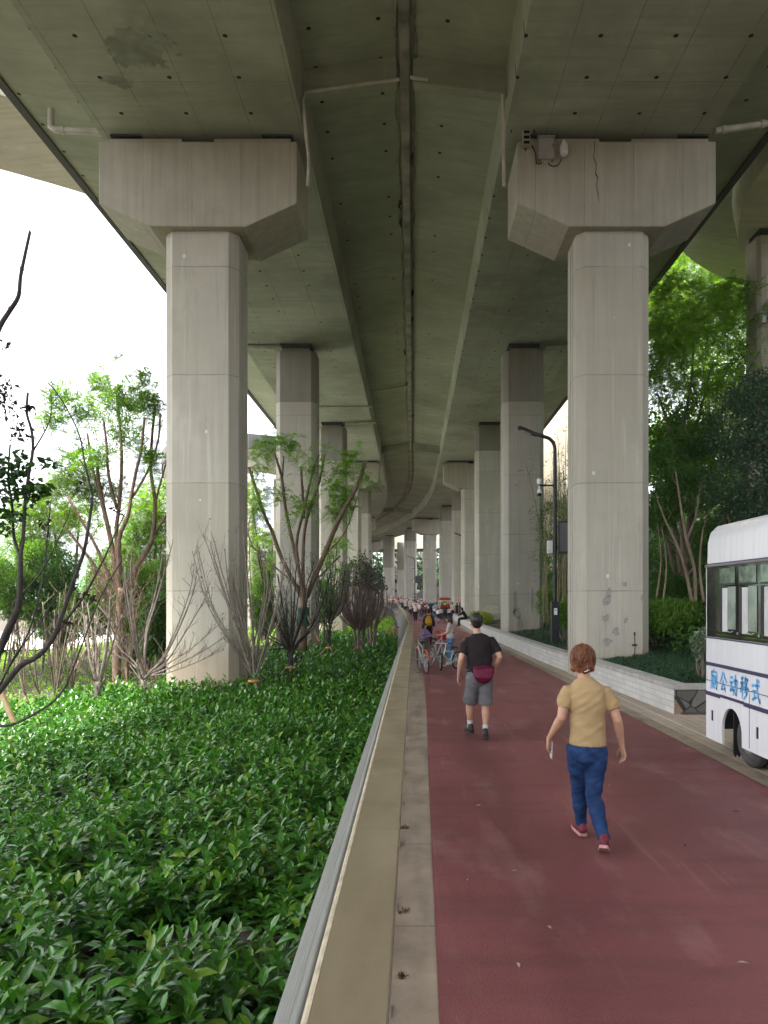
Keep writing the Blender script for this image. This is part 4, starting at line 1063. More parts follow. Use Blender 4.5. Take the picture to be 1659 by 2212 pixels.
def PX(l, Y, j=0.0):
    return [W(a, b, Y+(c if len(x) > 2 else 0)) for x in l for a, b, c in [(*x[:2], x[2] if len(x) > 2 else 0)]]
b3 = W(1480, 1290, 27)
feather_tree('feathery_tree', 'light green feathery tree arching over the bank right of the near right pier', (b3.x, b3.y, zt(b3.x, b3.y)),
    [(PX([(1480, 1280), (1470, 1100, .2), (1455, 960, -.3), (1420, 850, -.6)], 27), (.11, .04)), (PX([(1470, 1050), (1510, 900, .4), (1540, 780, .8)], 27), (.07, .03)), (PX([(1460, 1000), (1490, 850, -.8), (1500, 720, -1.2)], 27), (.07, .03)), (PX([(1480, 1000), (1580, 860, -.5), (1640, 760, -.8)], 27), (.06, .025))],
    [B(1440, 780, 26, .9, 1.1, .8), B(1450, 720, 26, 1.1, 1.3, 1.0), B(1540, 700, 27, 1.4, 1.3, 1.0), B(1600, 640, 27.5, 1.0, 1.2, .8), B(1430, 830, 26, .8, 1, .8), B(1520, 820, 26.5, 1.1, 1.1, .8), B(1640, 780, 27, 1.0, 1, .9), B(1460, 640, 27, .9, 1, .7), B(1660, 690, 27, .9, 1, .7)], 4600, .50, lf_feather_b, M['bark'], gap=.2)
b4 = V((14.5, 36, zt(14.5, 36)))
feather_tree('feathery_tree', 'pale green tree high on the hillside under the curved ramp', tuple(b4),
    [(PX([(1530, 900), (1520, 780, .3), (1500, 650, .3)], 36), (.14, .05)), (PX([(1520, 780), (1580, 640, .3)], 36), (.08, .04))],
    [B(1470, 590, 37, 1.7, 1.8, 1.3), B(1540, 620, 37, 2.0, 1.8, 1.2), B(1440, 680, 36.5, 1.4, 1.6, 1.4), B(1600, 650, 37, 1.6, 1.6, 1.1), B(1490, 700, 37, 1.6, 1.6, 1.2), B(1425, 620, 37, 1, 1.4, .9)], 5200, .70, lf_feather_y, M['bark'], gap=.05)
# pink-barked multi-stem tree
def myrtle(label, base, limbs, Y, n=8, bark='bark_pink', leaves=0, L=.08, mat=None, blobs=None, name='bare_tree', r=1.0):
    t = thing(name, label, 'tree', base, 0, None); m = MB(); tips = []
    for l, r0, r1 in limbs:
        sp = smooth_poly(PX(l, Y), 3); k = len(sp); m.tube(sp, [lerp(r0, r1, i/(k-1)) for i in range(k)], 8); twigs(m, sp, r1*.6, n, .55, 2, .5, .45, tips, .4, 4)
    m.build('trunk', M[bark], t, smooth=True)
    if leaves:
        q = np.array([tuple(a) for a, b in random.sample(tips, min(len(tips), leaves))]); q = np.repeat(q, 3, 0)+rng.normal(0, .03, (len(q)*3, 3))
        v, f = leaf_quads(q, rnd_dir(len(q), .2), L*(.6+.7*rng.random(len(q))), .5); mm = MB(); mm.raw(v, f)
        if blobs:
            p, d = blob_points(blobs[0], blobs[1], .4, 1.6, .2); v, f = leaf_quads(p, nrm(d+rnd_dir(len(p))), L*(.6+.7*rng.random(len(p))), .5); mm.raw(v, f)
        mm.build('leaves', mat, t)
    return t
b = W(1482, 1312, 20.6)
myrtle('slender trees of smooth pinkish bark right of the near right pier', (b.x, b.y, zt(b.x, b.y)), [
    ([(1497, 1318), (1485, 1250), (1468, 1190, .1), (1440, 1130, .2), (1420, 1080, .2)], .055, .018), ([(1502, 1316), (1500, 1230), (1482, 1160, -.2), (1470, 1090, -.3), (1460, 1020, -.3)], .06, .018),
    ([(1484, 1165), (1505, 1110, .2), (1512, 1050, .3)], .035, .014), ([(1520, 1300), (1512, 1230, .3), (1518, 1150, .4), (1535, 1090, .4)], .045, .015), ([(1432, 1300), (1440, 1220, .8), (1430, 1140, .9)], .03, .012), ([(1418, 1290), (1428, 1210, .6), (1420, 1130, .5)], .028, .01)], 20.6, 6, 'bark_pink', 60, .07, lf_mid)
# bamboo between the two near right piers
def bamboo(label, px0, px1, Y, n, ytop, ybot, mat, spread=60):
    b = W((px0+px1)/2, ybot, Y); t = thing('bamboo_clump', label, 'bamboo', b); m = MB(); P = []
    for i in range(n):
        x = random.uniform(px0, px1); y = Y+random.uniform(-1.0, 1.2); lean = random.uniform(-spread, spread); top = ytop+random.uniform(-60, 60)
        pts = [W(x+lean*f*f, lerp(ybot, top, f), y) for f in (0, .3, .6, .85, 1)]; m.tube(pts, [.02, .018, .015, .01, .004], 6, False)
        for k in range(60):
            f = .35+.65*random.random(); q = W(x+lean*f*f, lerp(ybot, top, f), y); P.append(q+V((random.gauss(0, .22), random.gauss(0, .22), random.gauss(0, .12))))
    m.build('canes', plain('bamboo_cane', (.16, .15, .06), .5, 0, .3, 3), t)
    P = np.array([tuple(p) for p in P]); d = nrm(rnd_dir(len(P))*np.array([1, 1, .4])+np.array([0, 0, -.35])); v, f = leaf_quads(P, d, .17*(.6+.8*rng.random(len(P))), .16, .05, .5); m = MB(); m.raw(v, f); m.build('leaves', mat, t)
bamboo('tall thin bamboo behind the lamp post between the two near right piers', 1165, 1245, 29, 26, 1030, 1345, lf_mid)
bamboo('bamboo sprays hanging against the beige wall left of the near right pier', 1205, 1250, 27, 9, 890, 1320, lf_mid, 20)
shrub('dark_bush', 'dark green bush against the beige wall behind the lamp post', 'bush', [B(1200, 1130, 33, .8, .8, 1.1), B(1235, 1180, 32, .9, .8, 1.2), B(1185, 1210, 34, .6, .7, .9), B(1240, 1085, 32, .8, .8, .7)], 7500, .10, lf_mid, gap=.2)
shrub('dark_bush', 'dark bush between the second and third right piers', 'bush', [((8.0, 42, 3.2), (1.3, 1.3, 1.6)), ((8.4, 45, 4.8), (1.2, 1.3, 1.3)), ((8.2, 50, 3), (1.6, 1.6, 1.8))], 5000, .16, lf_mid, gap=.2, base=V((8.2, 44, zt(8.2, 44))))

# ================================================================ left: trees and shrubs
def wood_px(t, limbs, Y, bark, ntw=6, Ltw=.45, gen=2, tips=None, rmin=.004, up=.35, spread=.5, name='trunk', k0=.3, rs=1.0):
    m = MB()
    for l, p0, p1 in limbs:      # widths given in photo pixels
        sp = smooth_poly(PX(l, Y), 3); k = len(sp); rs_ = rs*.74; a, b_ = p0*.5*Y/F*rs_, p1*.5*Y/F*rs_
        m.tube(sp, [lerp(a, b_, i/(k-1)) for i in range(k)], 8)
        if ntw: twigs(m, sp, max(rmin, b_*.55), ntw, Ltw, gen, up, spread, tips, k0, 4)
    return m.build(name, bark, t, smooth=True)
def tip_leaves(t, tips, n, L, mat, wr=.5, name='leaves', up=.0, per=1):
    tp = random.sample(tips, min(n, len(tips))); q = np.array([tuple(a) for a, b in tp]); d = np.array([tuple(b) for a, b in tp])
    q = np.repeat(q, per, 0)+rng.normal(0, L*.3, (len(q)*per, 3)); d = np.repeat(d, per, 0)
    v, f = leaf_quads(q, nrm(d*.4+rnd_dir(len(q), up)), L*(.6+.7*rng.random(len(q))), wr, .1, .8); m = MB(); m.raw(v, f); return m.build(name, mat, t)
# nearest dark tree entering from the left edge
Y0 = 5.0
b = W(-95, 1292+2.53*F/Y0, Y0); t = thing('bare_tree', 'nearest dark tree reaching in from the left edge, half bare with some round green leaves', 'tree', (b.x, b.y, -.53)); tips = []
near_limbs = [
 ([(-95, 2090), (-92, 1800), (-80, 1600), (-40, 1530)], 46, 30), ([(-80, 1620), (-40, 1480, .1), (0, 1400, .1), (23, 1349), (39, 1313), (43, 1276), (44, 1195)], 30, 13),
 ([(43, 1200), (30, 1160, .1), (27, 1098, .1), (18, 1030, .1), (22, 960, .1)], 10, 5), ([(44, 1200), (50, 1165), (54, 1086), (63, 1020), (71, 972), (68, 929), (58, 893), (60, 848)], 11, 7),
 ([(71, 975), (95, 935, .1), (108, 905, .1), (112, 870, .1)], 5, 2), ([(-40, 1535), (0, 1491), (44, 1438), (78, 1420), (112, 1383), (135, 1326), (167, 1232), (182, 1189), (194, 1120), (200, 1068)], 20, 8),
 ([(200, 1068), (190, 1030), (182, 995), (171, 938), (137, 870), (105, 827)], 6.5, 3), ([(112, 1383), (150, 1330, .2), (182, 1287, .3), (221, 1214, .4), (228, 1200, .4), (250, 1150, .4), (271, 1107, .5)], 9, 3),
 ([(-60, 1560), (0, 1568, -.1), (40, 1560, -.1), (104, 1524, -.1), (135, 1493, -.1), (151, 1461), (182, 1381), (216, 1292), (263, 1211)], 9, 3.5), ([(48, 1282), (86, 1240, -.2), (115, 1188, -.3), (150, 1110, -.4)], 5, 2),
 ([(20, 1440, .1), (60, 1370, .2), (88, 1270, .3), (100, 1180, .4), (110, 1080, .4)], 7, 3), ([(-60, 900), (-20, 760), (0, 705), (22, 670), (40, 640), (44, 600), (52, 560), (65, 500)], 17, 8), ([(-80, 1600), (-85, 1200), (-60, 900)], 26, 16),
 ([(0, 1480, -.1), (30, 1420, -.2), (60, 1380, -.2), (90, 1340, -.3), (120, 1290, -.3), (140, 1250, -.3)], 6, 2.5)]
wood_px(t, near_limbs[:-3], Y0, M['bark_dark'], 6, .22, 2, tips, .0032, .2, .5)
wood_px(t, near_limbs[-3:], Y0, M['bark_dark'], 4, .20, 1, tips, .002, .5, .5, name='limb')
cl = [B(30, 1010, 5.0, .16, .15, .14), B(70, 1060, 5.0, .16, .15, .12), B(10, 1110, 5, .12, .12, .14), B(110, 1000, 5, .07, .1, .05), B(-10, 1040, 5, .15, .15, .2)]
p, d = blob_points(cl, 420, .2); v, f = leaf_quads(p, nrm(rnd_dir(len(p))*np.array([1, 1, .5])+np.array([0, 0, -.35])), .062*(.7+.6*rng.random(len(p))), .62, .10, .9); m = MB(); m.raw(v, f); m.build('leaves', leafmat('round_tree_leaf', [(.02, .06, .015), (.035, .10, .02), (.05, .14, .02)], .4, .35), t)
p, d = blob_points([B(25, 870, 5, .10, .1, .13), B(5, 840, 5, .08, .1, .1), B(45, 930, 5, .08, .1, .09), B(60, 880, 5, .05, .1, .05), B(5, 750, 5, .03, .05, .04)], 130, .1)
p2 = np.concatenate([np.array(W(a, b_, 5))+rng.normal(0, .022, (9, 3)) for a, b_ in ((172, 1052), (183, 1282), (195, 1290), (245, 1100), (150, 1345), (92, 1130))])
p = np.concatenate([p, p2]); v, f = leaf_quads(p, nrm(rnd_dir(len(p))+np.array([0, 0, -.5])), .05*(.6+.6*rng.random(len(p))), .5, .15, .9); m = MB(); m.raw(v, f); m.build('withered_leaves', leafmat('dark_withered_leaf', [(.03, .016, .014), (.06, .03, .022), (.02, .02, .015)], .7, .2), t)

# pruned feathery tree left of the near pier
b = W(252, 1492, 20.5)
def rnd_blobs(l, Y, s=1.0): return [B(a, b_, Y+random.uniform(-.7, .7), r*s*Y/F, r*s*Y/F, r2*s*Y/F) for a, b_, r, r2 in l]
t = thing('pruned_tree', 'big pruned tree with upright cut limbs, left of the near left pier', 'tree', (b.x, b.y, -.45), 0, None); tips = []
A_l = [([(252, 1505), (252, 1430), (257, 1340), (262, 1270)], 27, 24), ([(262, 1290), (248, 1220), (239, 1166), (219, 1075), (212, 1029), (210, 993)], 17, 10), ([(214, 1063), (198, 1002, .3), (189, 936, .4)], 9, 6),
 ([(260, 1270), (251, 1155), (257, 1098), (262, 1029), (262, 961), (253, 854)], 14, 8), ([(253, 1100), (235, 1029, -.4), (230, 961, -.5), (223, 904, -.6)], 10, 6), ([(262, 1240), (257, 1166, -.3), (276, 1116, -.4), (282, 1079, -.4), (294, 1018, -.5), (305, 972, -.6), (312, 902, -.6)], 14, 7),
 ([(285, 1075, -.4), (319, 1018), (342, 950), (346, 893)], 8, 5), ([(262, 1300), (292, 1234, .4), (323, 1177, .6), (330, 1155, .6), (335, 1086, .7), (326, 1018, .8), (328, 950, .8), (335, 874, .9)], 17, 7), ([(330, 1155, .6), (360, 1111, .8), (380, 1060, .9)], 9, 6), ([(335, 1086, .7), (360, 995, .7)], 7, 5),
 ([(258, 1290), (225, 1220, -.3), (200, 1166, -.5), (146, 1073, -.8)], 12, 7), ([(240, 1290), (215, 1240, .4), (175, 1182, .6), (107, 1100, .8)], 12, 7)]
wood_px(t, A_l, 20.5, M['bark_red'], 3, .5, 1, tips, .011, .5, .4)
fb = rnd_blobs([(225, 830, 40, 45), (260, 870, 38, 40), (180, 900, 40, 50), (130, 860, 28, 30), (120, 910, 26, 36), (310, 860, 30, 36), (340, 900, 26, 50), (270, 950, 40, 40), (200, 980, 40, 40), (310, 830, 25, 22), (330, 1000, 20, 30), (150, 1010, 30, 35), (235, 790, 22, 20)], 20.5)
p, d = blob_points(fb, 1500, .15, 1.3, .32); v, f = frond_quads(p, nrm(rnd_dir(len(p))*.8+np.array([0, 0, .3])), .46*(.6+.7*rng.random(len(p))), 8, .26, .4); m = MB(); m.raw(v, f); m.build('crown', lf_feather_b, t)
fb = rnd_blobs([(170, 1040, 40, 40), (120, 1050, 30, 36), (210, 1060, 40, 40), (260, 1060, 25, 30), (150, 1110, 30, 26)], 20.5)
p, d = blob_points(fb, 900, .2, 1.3, .15); v, f = frond_quads(p, nrm(rnd_dir(len(p))*.8), .34*(.6+.7*rng.random(len(p))), 8, .26, .5); m = MB(); m.raw(v, f); m.build('lower_crown', lf_feather_y, t)

# pruned feathery tree between the first and second left piers
b = W(655, 1400, 26.5)
t = thing('pruned_tree', 'pruned tree with feathery tufts on its cut limbs before the second left pier', 'tree', (b.x, b.y, -.45), 0, None); tips = []
B_l = [([(655, 1405), (656, 1330), (655, 1270)], 22, 20), ([(652, 1290), (610, 1210), (587, 1146), (574, 1120), (551, 1050), (538, 1011)], 13, 8), ([(655, 1280), (632, 1172, .3), (616, 1094, .4), (608, 1029, .4), (590, 972, .4)], 11, 7), ([(610, 1030, .4), (613, 985, .5)], 6, 4),
 ([(655, 1280), (640, 1183, -.4), (655, 1107, -.5), (673, 1029, -.6), (689, 982, -.6)], 10, 5), ([(655, 1270), (655, 1183, .5), (663, 1120, .6), (689, 1042, .6), (701, 982, .6)], 11, 7), ([(657, 1120), (650, 1008, -.2)], 8, 7),
 ([(662, 1290), (684, 1236, -.2), (707, 1183, -.4), (733, 1120, -.5), (772, 1050, -.6), (788, 1001, -.6)], 17, 10), ([(700, 1200), (745, 1150, .3), (770, 1080, .4), (785, 1030, .4)], 5, 2), ([(650, 1270), (545, 1180, .8), (540, 1120, .9)], 6, 3)]
wood_px(t, B_l, 26.5, M['bark_red'], 3, .5, 1, tips, .011, .6, .35)
fb = rnd_blobs([(572, 962, 26, 22), (600, 955, 32, 26), (640, 968, 40, 34), (680, 955, 32, 26), (620, 1010, 40, 34), (670, 1005, 36, 34), (560, 985, 20, 20), (700, 985, 20, 26), (600, 1060, 36, 40), (660, 1070, 40, 46), (640, 1130, 30, 40)], 26.5)
p, d = blob_points(fb, 1200, .1, 1.3, .42); v, f = frond_quads(p, nrm(rnd_dir(len(p))*.8+np.array([0, 0, .25])), .40*(.6+.7*rng.random(len(p))), 8, .26, .5); m = MB(); m.raw(v, f); m.build('crown', lf_feather_b, t)
fb = rnd_blobs([(765, 985, 26, 18), (750, 1015, 36, 20), (730, 1050, 30, 26), (790, 1030, 22, 20), (745, 1080, 30, 30), (660, 1085, 26, 22), (560, 1030, 18, 26), (555, 1100, 16, 30), (725, 1110, 22, 22)], 26.5)
p, d = blob_points(fb, 1100, .1, 1.3, .05); v, f = frond_quads(p, nrm(rnd_dir(len(p))*.8), .40*(.6+.7*rng.random(len(p))), 8, .26, .5); m = MB(); m.raw(v, f); m.build('lower_crown', lf_feather_b, t)
m = MB(); m.tube([W(657, 1352, 26.5), W(656, 1312, 26.5)], .21, 12); m.build('trunk_wrap', plain('dark_green_wrap', (.02, .07, .055), .8), t)

# bare small trees with stakes
tie = plain('yellow_tie', (.50, .34, .05), .7); stk = plain('wood_stake', (.27, .19, .11), .8, 0, .3, 6)
def stakes(px, py, Y, label, r=.62, h=.62, n=3, dark=False):
    b = W(px, py, Y); z = -.50; t = thing('tree_stakes', label, 'tree stakes', (b.x, b.y, z), random.random(), 'wooden stake tripods around young trees')
    for i in range(n):
        a = 2*PI*i/n+.5; m = MB(); m.tube([(r*math.cos(a), r*math.sin(a), -.05), (.09*math.cos(a), .09*math.sin(a), h)], .032, 7); m.build('stake', stk, t, False)
    m = MB(); m.torus((0, 0, h-.05), .12, .032, 'Z', 14, 6); m.build('tie', tie, t, False)
def small_tree(label, base, limbs, Y, bark, ntw=7, L=.5, leaves=0, lmat=None, ls=.06, gen=2, spread=.5, name='bare_tree', rs=1.0):
    ext = []
    for l_, a_, b_ in limbs:
        if len(l_) > 2:
            for q in range(2):
                dx, dz, dy = random.uniform(-26, 26), random.uniform(-30, 40), random.uniform(-.5, .5); n_ = len(l_)-1
                ext.append(([(p[0]+dx*(i/n_)**1.3, p[1]+dz*(i/n_), (p[2] if len(p) > 2 else 0)+dy*i/n_) for i, p in enumerate(l_)], a_*.75, b_*.7))
    limbs = limbs+ext; ntw = int(ntw*1.5); leaves = int(leaves*2.2); ls *= 1.25
    b = W(*base, Y); t = thing(name, label, 'tree', (b.x, b.y, -.53), 0, None); tips = []
    wood_px(t, [([(base[0], base[1]+20), *l[0]], *l[1:]) if l[0][0][1] > base[1]-40 else l for l in limbs], Y, bark, ntw, L*1.25, gen, tips, .0105, .45, spread, rs=rs)
    if leaves: tip_leaves(t, tips, leaves, ls, lmat or lf_mid, .5, per=1)
    return t
small_tree('young bare tree with knobbly forked limbs in front of the near left pier, left side', (309, 1500), [([(310, 1500), (311, 1468)], 18, 16), ([(311, 1468), (297, 1410), (289, 1366, -.2), (276, 1290, -.3), (270, 1225, -.4)], 10, 4), ([(311, 1468), (316, 1366, .2), (332, 1300, .3), (345, 1240, .3), (352, 1195, .3)], 10, 4), ([(313, 1465), (352, 1425, -.3), (391, 1347, -.4), (414, 1288, -.4), (424, 1245, -.4)], 8, 3), ([(320, 1460), (363, 1444, -.5), (434, 1409, -.8), (488, 1374, -1)], 6, 2), ([(309, 1465), (289, 1429, .2), (262, 1405, .2), (248, 1380, .3)], 7, 3)], 16.6, M['bark_grey'], 8, .42, 40, lf_mid, .05)
small_tree('short thick-trunked bare tree left of the pruned tree', (211, 1518), [([(211, 1518), (212, 1472)], 22, 20), ([(211, 1475), (196, 1430), (191, 1385), (186, 1330)], 11, 5), ([(213, 1472), (208, 1400, .2), (205, 1330, .3)], 9, 4), ([(216, 1470), (228, 1410, -.2), (236, 1340, -.3), (238, 1290, -.3)], 10, 4), ([(208, 1475), (180, 1455, -.2), (170, 1445, -.2)], 4, 2)], 16.0, M['bark_grey'], 7, .40, 60, lf_mid, .05)
small_tree('multi-stemmed pale bare shrub behind the near dark branches', (121, 1526), [([(121, 1526), (112, 1450), (100, 1380), (92, 1300)], 7, 3), ([(124, 1526), (122, 1440, .2), (126, 1360, .3), (130, 1280, .3)], 8, 3), ([(118, 1526), (130, 1450, -.2), (142, 1380, -.2), (160, 1300, -.2)], 7, 3), ([(60, 1520, .5), (45, 1440, .5), (30, 1370, .5)], 7, 4), ([(90, 1515, .6), (72, 1420, .6), (70, 1330, .6)], 6, 3), ([(150, 1510, .4), (165, 1430, .4), (170, 1340, .4)], 6, 3)], 17.0, M['bark'], 7, .45, 90, lf_mid, .06)
small_tree('bare bush of many pale upright stems at the right edge of the near left pier', (548, 1462), [([(546, 1460), (520, 1390), (495, 1310), (470, 1230), (455, 1180)], 9, 3), ([(548, 1460), (530, 1370, .3), (505, 1270, .4), (497, 1160, .4)], 9, 3), ([(548, 1460), (545, 1360, -.2), (535, 1250, -.2), (527, 1155, -.3)], 9, 3), ([(550, 1460), (560, 1370, .2), (578, 1270, .3), (572, 1190, .3)], 8, 3), ([(552, 1460), (575, 1390, -.2), (600, 1300, -.2), (615, 1210, -.3)], 8, 3), ([(545, 1460), (505, 1400, -.4), (450, 1310, -.5), (415, 1190, -.6)], 6, 2)], 18.3, M['bark_grey'], 9, .5, 60, lf_mid, .05)
stakes(548, 1462, 18.3, 'wooden stakes with yellow tie around the pale many-stemmed bush by the near left pier', .45, .5)
small_tree('dark bare young tree with yellow tie, between the near and second left piers', (628, 1442), [([(628, 1440), (628, 1405)], 17, 14), ([(627, 1405), (600, 1350), (575, 1290), (560, 1210)], 9, 3), ([(628, 1405), (612, 1320, .3), (600, 1240, .3)], 8, 3), ([(629, 1405), (635, 1310, -.2), (640, 1220, -.2)], 8, 3), ([(630, 1405), (655, 1330, .2), (670, 1260, .3), (690, 1220, .3)], 9, 3), ([(632, 1405), (675, 1350, -.3), (700, 1290, -.3), (715, 1230, -.3)], 8, 3), ([(626, 1405), (590, 1385, -.2), (560, 1365, -.3)], 6, 3)], 20.8, M['bark_dark'], 9, .5, 110, lf_mid, .06)
stakes(628, 1442, 20.8, 'wooden stakes with yellow tie around the dark bare young tree', .62, .6)
small_tree('thin leafy young tree behind the dark bare one', (712, 1388), [([(712, 1388), (712, 1350)], 9, 8), ([(712, 1352), (695, 1290), (685, 1220)], 6, 2), ([(712, 1352), (715, 1280, .3), (712, 1200, .3)], 6, 2), ([(713, 1352), (735, 1300, -.2), (745, 1230, -.2)], 6, 2)], 27.5, M['bark_dark'], 10, .6, 260, lf_mid, .09)
stakes(712, 1388, 27.5, 'dark crossed stakes around the thin leafy young tree', .7, .7)
small_tree('leafless twiggy tree with brown seed heads among the pruned tree limbs', (275, 1500), [([(275, 1500), (270, 1420), (250, 1320), (225, 1230)], 7, 3), ([(275, 1480), (285, 1380, .3), (290, 1290, .4), (300, 1230, .4)], 6, 2), ([(272, 1420), (230, 1330, -.2), (200, 1240, -.2)], 5, 2)], 18.5, M['bark_red'], 12, .6, 340, lf_brown, .05)
# globe shrubs: sheaves of bare twigs with a dark leafy cap
def globe(label, px, py, Y, rx, top, cap=0.55, n=150):
    b = W(px, py, Y); t = thing('globe_shrub', label, 'shrub', (b.x, b.y, -.5)); m = MB(); tips = []
    R_ = rx*Y/F; H = (py-top)*Y/F
    for i in range(7):
        a = i*.9; m.tube([(b.x+.1*math.cos(a), b.y+.1*math.sin(a), -.55), (b.x+.2*math.cos(a), b.y+.2*math.sin(a), b.z+.3), (b.x+.35*math.cos(a), b.y+.35*math.sin(a), b.z+.8)], [.05, .04, .03], 6)
    for i in range(n):
        a = random.random()*2*PI; q = math.sqrt(random.random())*.97; zz = math.sqrt(max(0, 1-q*q))
        e = V((b.x+R_*q*math.cos(a), b.y+R_*q*math.sin(a), b.z+H*(.42+.56*zz)*random.uniform(.9, 1.02))); s_ = V((b.x+.14*math.cos(a), b.y+.14*math.sin(a), b.z+.35))
        md = s_.lerp(e, .5)+V((math.cos(a), math.sin(a), -.3))*R_*.34; pl_ = smooth_poly([s_, md, e], 3); m.tube(pl_, [.02, .018, .016, .014, .012, .009, .006], 5, False); twigs(m, pl_, .008, 5, .5, 1, .5, .45, tips, .4, 4)
    m.build('branches', barkmat('pale_mauve_twig', (.12, .085, .075), (.27, .20, .18), .9, 12), t)
    tb = [x for x in tips if x[0].z > b.z+H*.62 and (x[0].x-b.x) > -R_*.7]; tip_leaves(t, tb, int(900*cap), .10, lf_dark, .5, 'leafy_cap', .2, 3)
    return t
globe('round shrub of mauve bare twigs with a dark leafy top, nearest of its pair', 776, 1382, 29, 58, 1200)
globe('second round twiggy shrub, just behind the first and nearer the railing', 803, 1372, 33, 36, 1215, .6, 50)
stakes(776, 1382, 29, 'pale stakes with yellow tie around the nearer round twiggy shrub', .62, .62); stakes(803, 1372, 33, 'pale stakes around the farther round twiggy shrub', .62, .62)
# tall stake poles leaning on the pruned trees
for i, (a, b_, Y) in enumerate([((0, 1490), (30, 1560), 12.0), ((290, 1395), (335, 1478), 21.5), ((145, 1478), (188, 1400), 19.0), ((690, 1385), (665, 1330), 26.0)]):
    o = MB().tube([W(*a, Y), W(*b_, Y)], .045, 8).build('support_pole', stk); setp(o, ['pale leaning support pole low at the left edge', 'pale support pole leaning between the pruned tree and near left pier', 'pale support pole left of the pruned trunk', 'pale support pole leaning on the wrapped trunk'][i], 'pole', 'leaning support poles')
# leafy shrubs and trees behind
sh = [('dense green shrub far left, farther than the leaning pole', -20, 1250, 31, 70, 90), ('light shrub against the pale promenade, left of the pruned trunk', 70, 1220, 33, 60, 80), ('light green shrub directly behind the pruned trunk', 225, 1260, 31, 60, 100), ('tall light shrub against the left face of the near left pier', 335, 1240, 30, 45, 110), ('low green shrub under the pale feathery tree at left', 130, 1350, 29, 70, 50), ('low dark shrub left of the near left pier foot', 300, 1390, 24, 55, 45), ('bushy green shrub at the left edge behind the dark branches', 20, 1290, 24, 75, 110), ('green shrub behind the multi-stemmed bare shrub', 110, 1270, 25, 70, 100), ('small-leaved shrub behind the short thick-trunked tree', 180, 1310, 24, 55, 80), ('green shrub behind the pruned trunk', 300, 1300, 25, 60, 120), ('dark green shrub beside the left face of the near left pier', 345, 1330, 23, 45, 110), ('pale green shrub between the two nearest left piers', 560, 1290, 33, 40, 90), ('green bush behind the globe shrub', 690, 1290, 37, 50, 70)]
for i, (lab, px, py, Y, rx, ry) in enumerate(sh):
    k = Y/F; bl = [B(px+random.uniform(-.4, .4)*rx, py+random.uniform(-.45, .5)*ry, Y+random.uniform(-.6, .6), rx*k*.62, rx*k*.6, ry*k*.45) for _ in range(6)]
    base = W(px, py, Y); base.z = zt(base.x, Y); st = []
    for j in range(9):
        q = V((base.x+random.uniform(-.6, .6), base.y+random.uniform(-.4, .4), base.z)); e = V(random.choice(bl)[0]); st.append(([q, q.lerp(e, .6)+V((random.uniform(-.1, .1), 0, .1)), e], [.03, .022, .01]))
    shrub('leafy_shrub', lab, 'shrub', bl, 13000, .11, [lf_light, lf_light, lf_light, lf_light, lf_mid, lf_mid, lf_light, lf_mid, lf_light, lf_light, lf_mid, lf_light, lf_light][i], st, M['bark_pink'] if i < 3 else M['bark'], gap=.3, base=base)
tr = [('pale yellow-green feathery tree behind the pruned tree, at left', 130, 1380, 34, [(60, 1120, 50, 50), (110, 1100, 50, 60), (170, 1130, 45, 60), (90, 1190, 50, 45), (30, 1180, 40, 50)]), ('pale yellow-green feathery tree filling the gap left of the near left pier', 310, 1400, 36, [(320, 1110, 45, 50), (350, 1160, 40, 50), (290, 1170, 40, 45), (340, 1060, 30, 26), (270, 1210, 40, 40)]), ('pale green tree between the near and second left piers', 560, 1380, 42, [(560, 1180, 30, 60), (545, 1090, 24, 50), (590, 1220, 30, 50), (555, 1260, 30, 40), (735, 1200, 30, 40)])]
for lab, px, py, Y, l in tr:
    b = W(px, py, Y); b.z = zt(b.x, Y); lm = [([b+V((0, 0, -.1)), b.lerp(W(a, c, Y), .5)+V((.2, 0, .3)), W(a, c, Y)], (.10, .04)) for a, c, _, _ in l]
    feather_tree('feathery_tree', lab, tuple(b), lm, rnd_blobs(l, Y), 1900, .62, lf_feather_y, M['bark'], gap=.15)

# trees filling the hillside on the right
hs_ = [('tall pale green tree on the hillside, left of the ramp column', 14.5, 36, 3.4, 10, lf_feather_y), ('broad mid-green tree high on the right hillside', 19, 44, 4.4, 10, lf_light), ('dark green tree on the hillside behind the evergreen', 13.5, 25.5, 2.4, 6.0, lf_dark), ('light green bushy tree on the slope behind the pink-barked trunks', 11.5, 31, 2.2, 6.5, lf_light), ('mid-green tree on the hillside behind the bus', 15.5, 20, 3.0, 7, lf_mid), ('light tree on the right hillside beside the cream building', 13, 42, 3.0, 10, lf_light), ('tree at the top of the right hillside under the ramp', 23, 30, 4, 9, lf_mid), ('dark tree on the slope nearer than the bus, out of the bus shade', 13, 13.5, 2.6, 6.5, lf_dark), ('wide tree on the upper slope beyond the bus', 21, 19, 4, 9, lf_mid)]
for lab, x, y, r, h, mt in hs_:
    z = zt(x, y); bl = [((x+random.uniform(-.6, .6)*r, y+random.uniform(-.6, .6)*r, z+h*random.uniform(.35, .85)), (r*.6, r*.6, h*.17)) for _ in range(9)]
    shrub('hillside_tree', lab, 'tree', bl, 9000, .20, mt, stems_from(V((x, y, z)), bl[:6], .12), gap=.12, base=V((x, y, z)))

p = W(1370, 1405, 18.2); t = thing('garden_spike', 'thin black sprinkler spike standing in the grass by the near right pier', 'sprinkler', (p.x, p.y, zt(p.x, p.y)))
m = MB(); m.tube([(0, 0, -.05), (.02, 0, .30), (.01, 0, .62)], .012, 6); m.build('stake', M['lamp_paint'], t, False); m = MB(); m.box((.01, 0, .36), (.12, .03, .05)); m.tube([(.01, 0, .60), (.01, 0, .68)], .022, 6); m.build('nozzle', M['lamp_paint'], t, False)
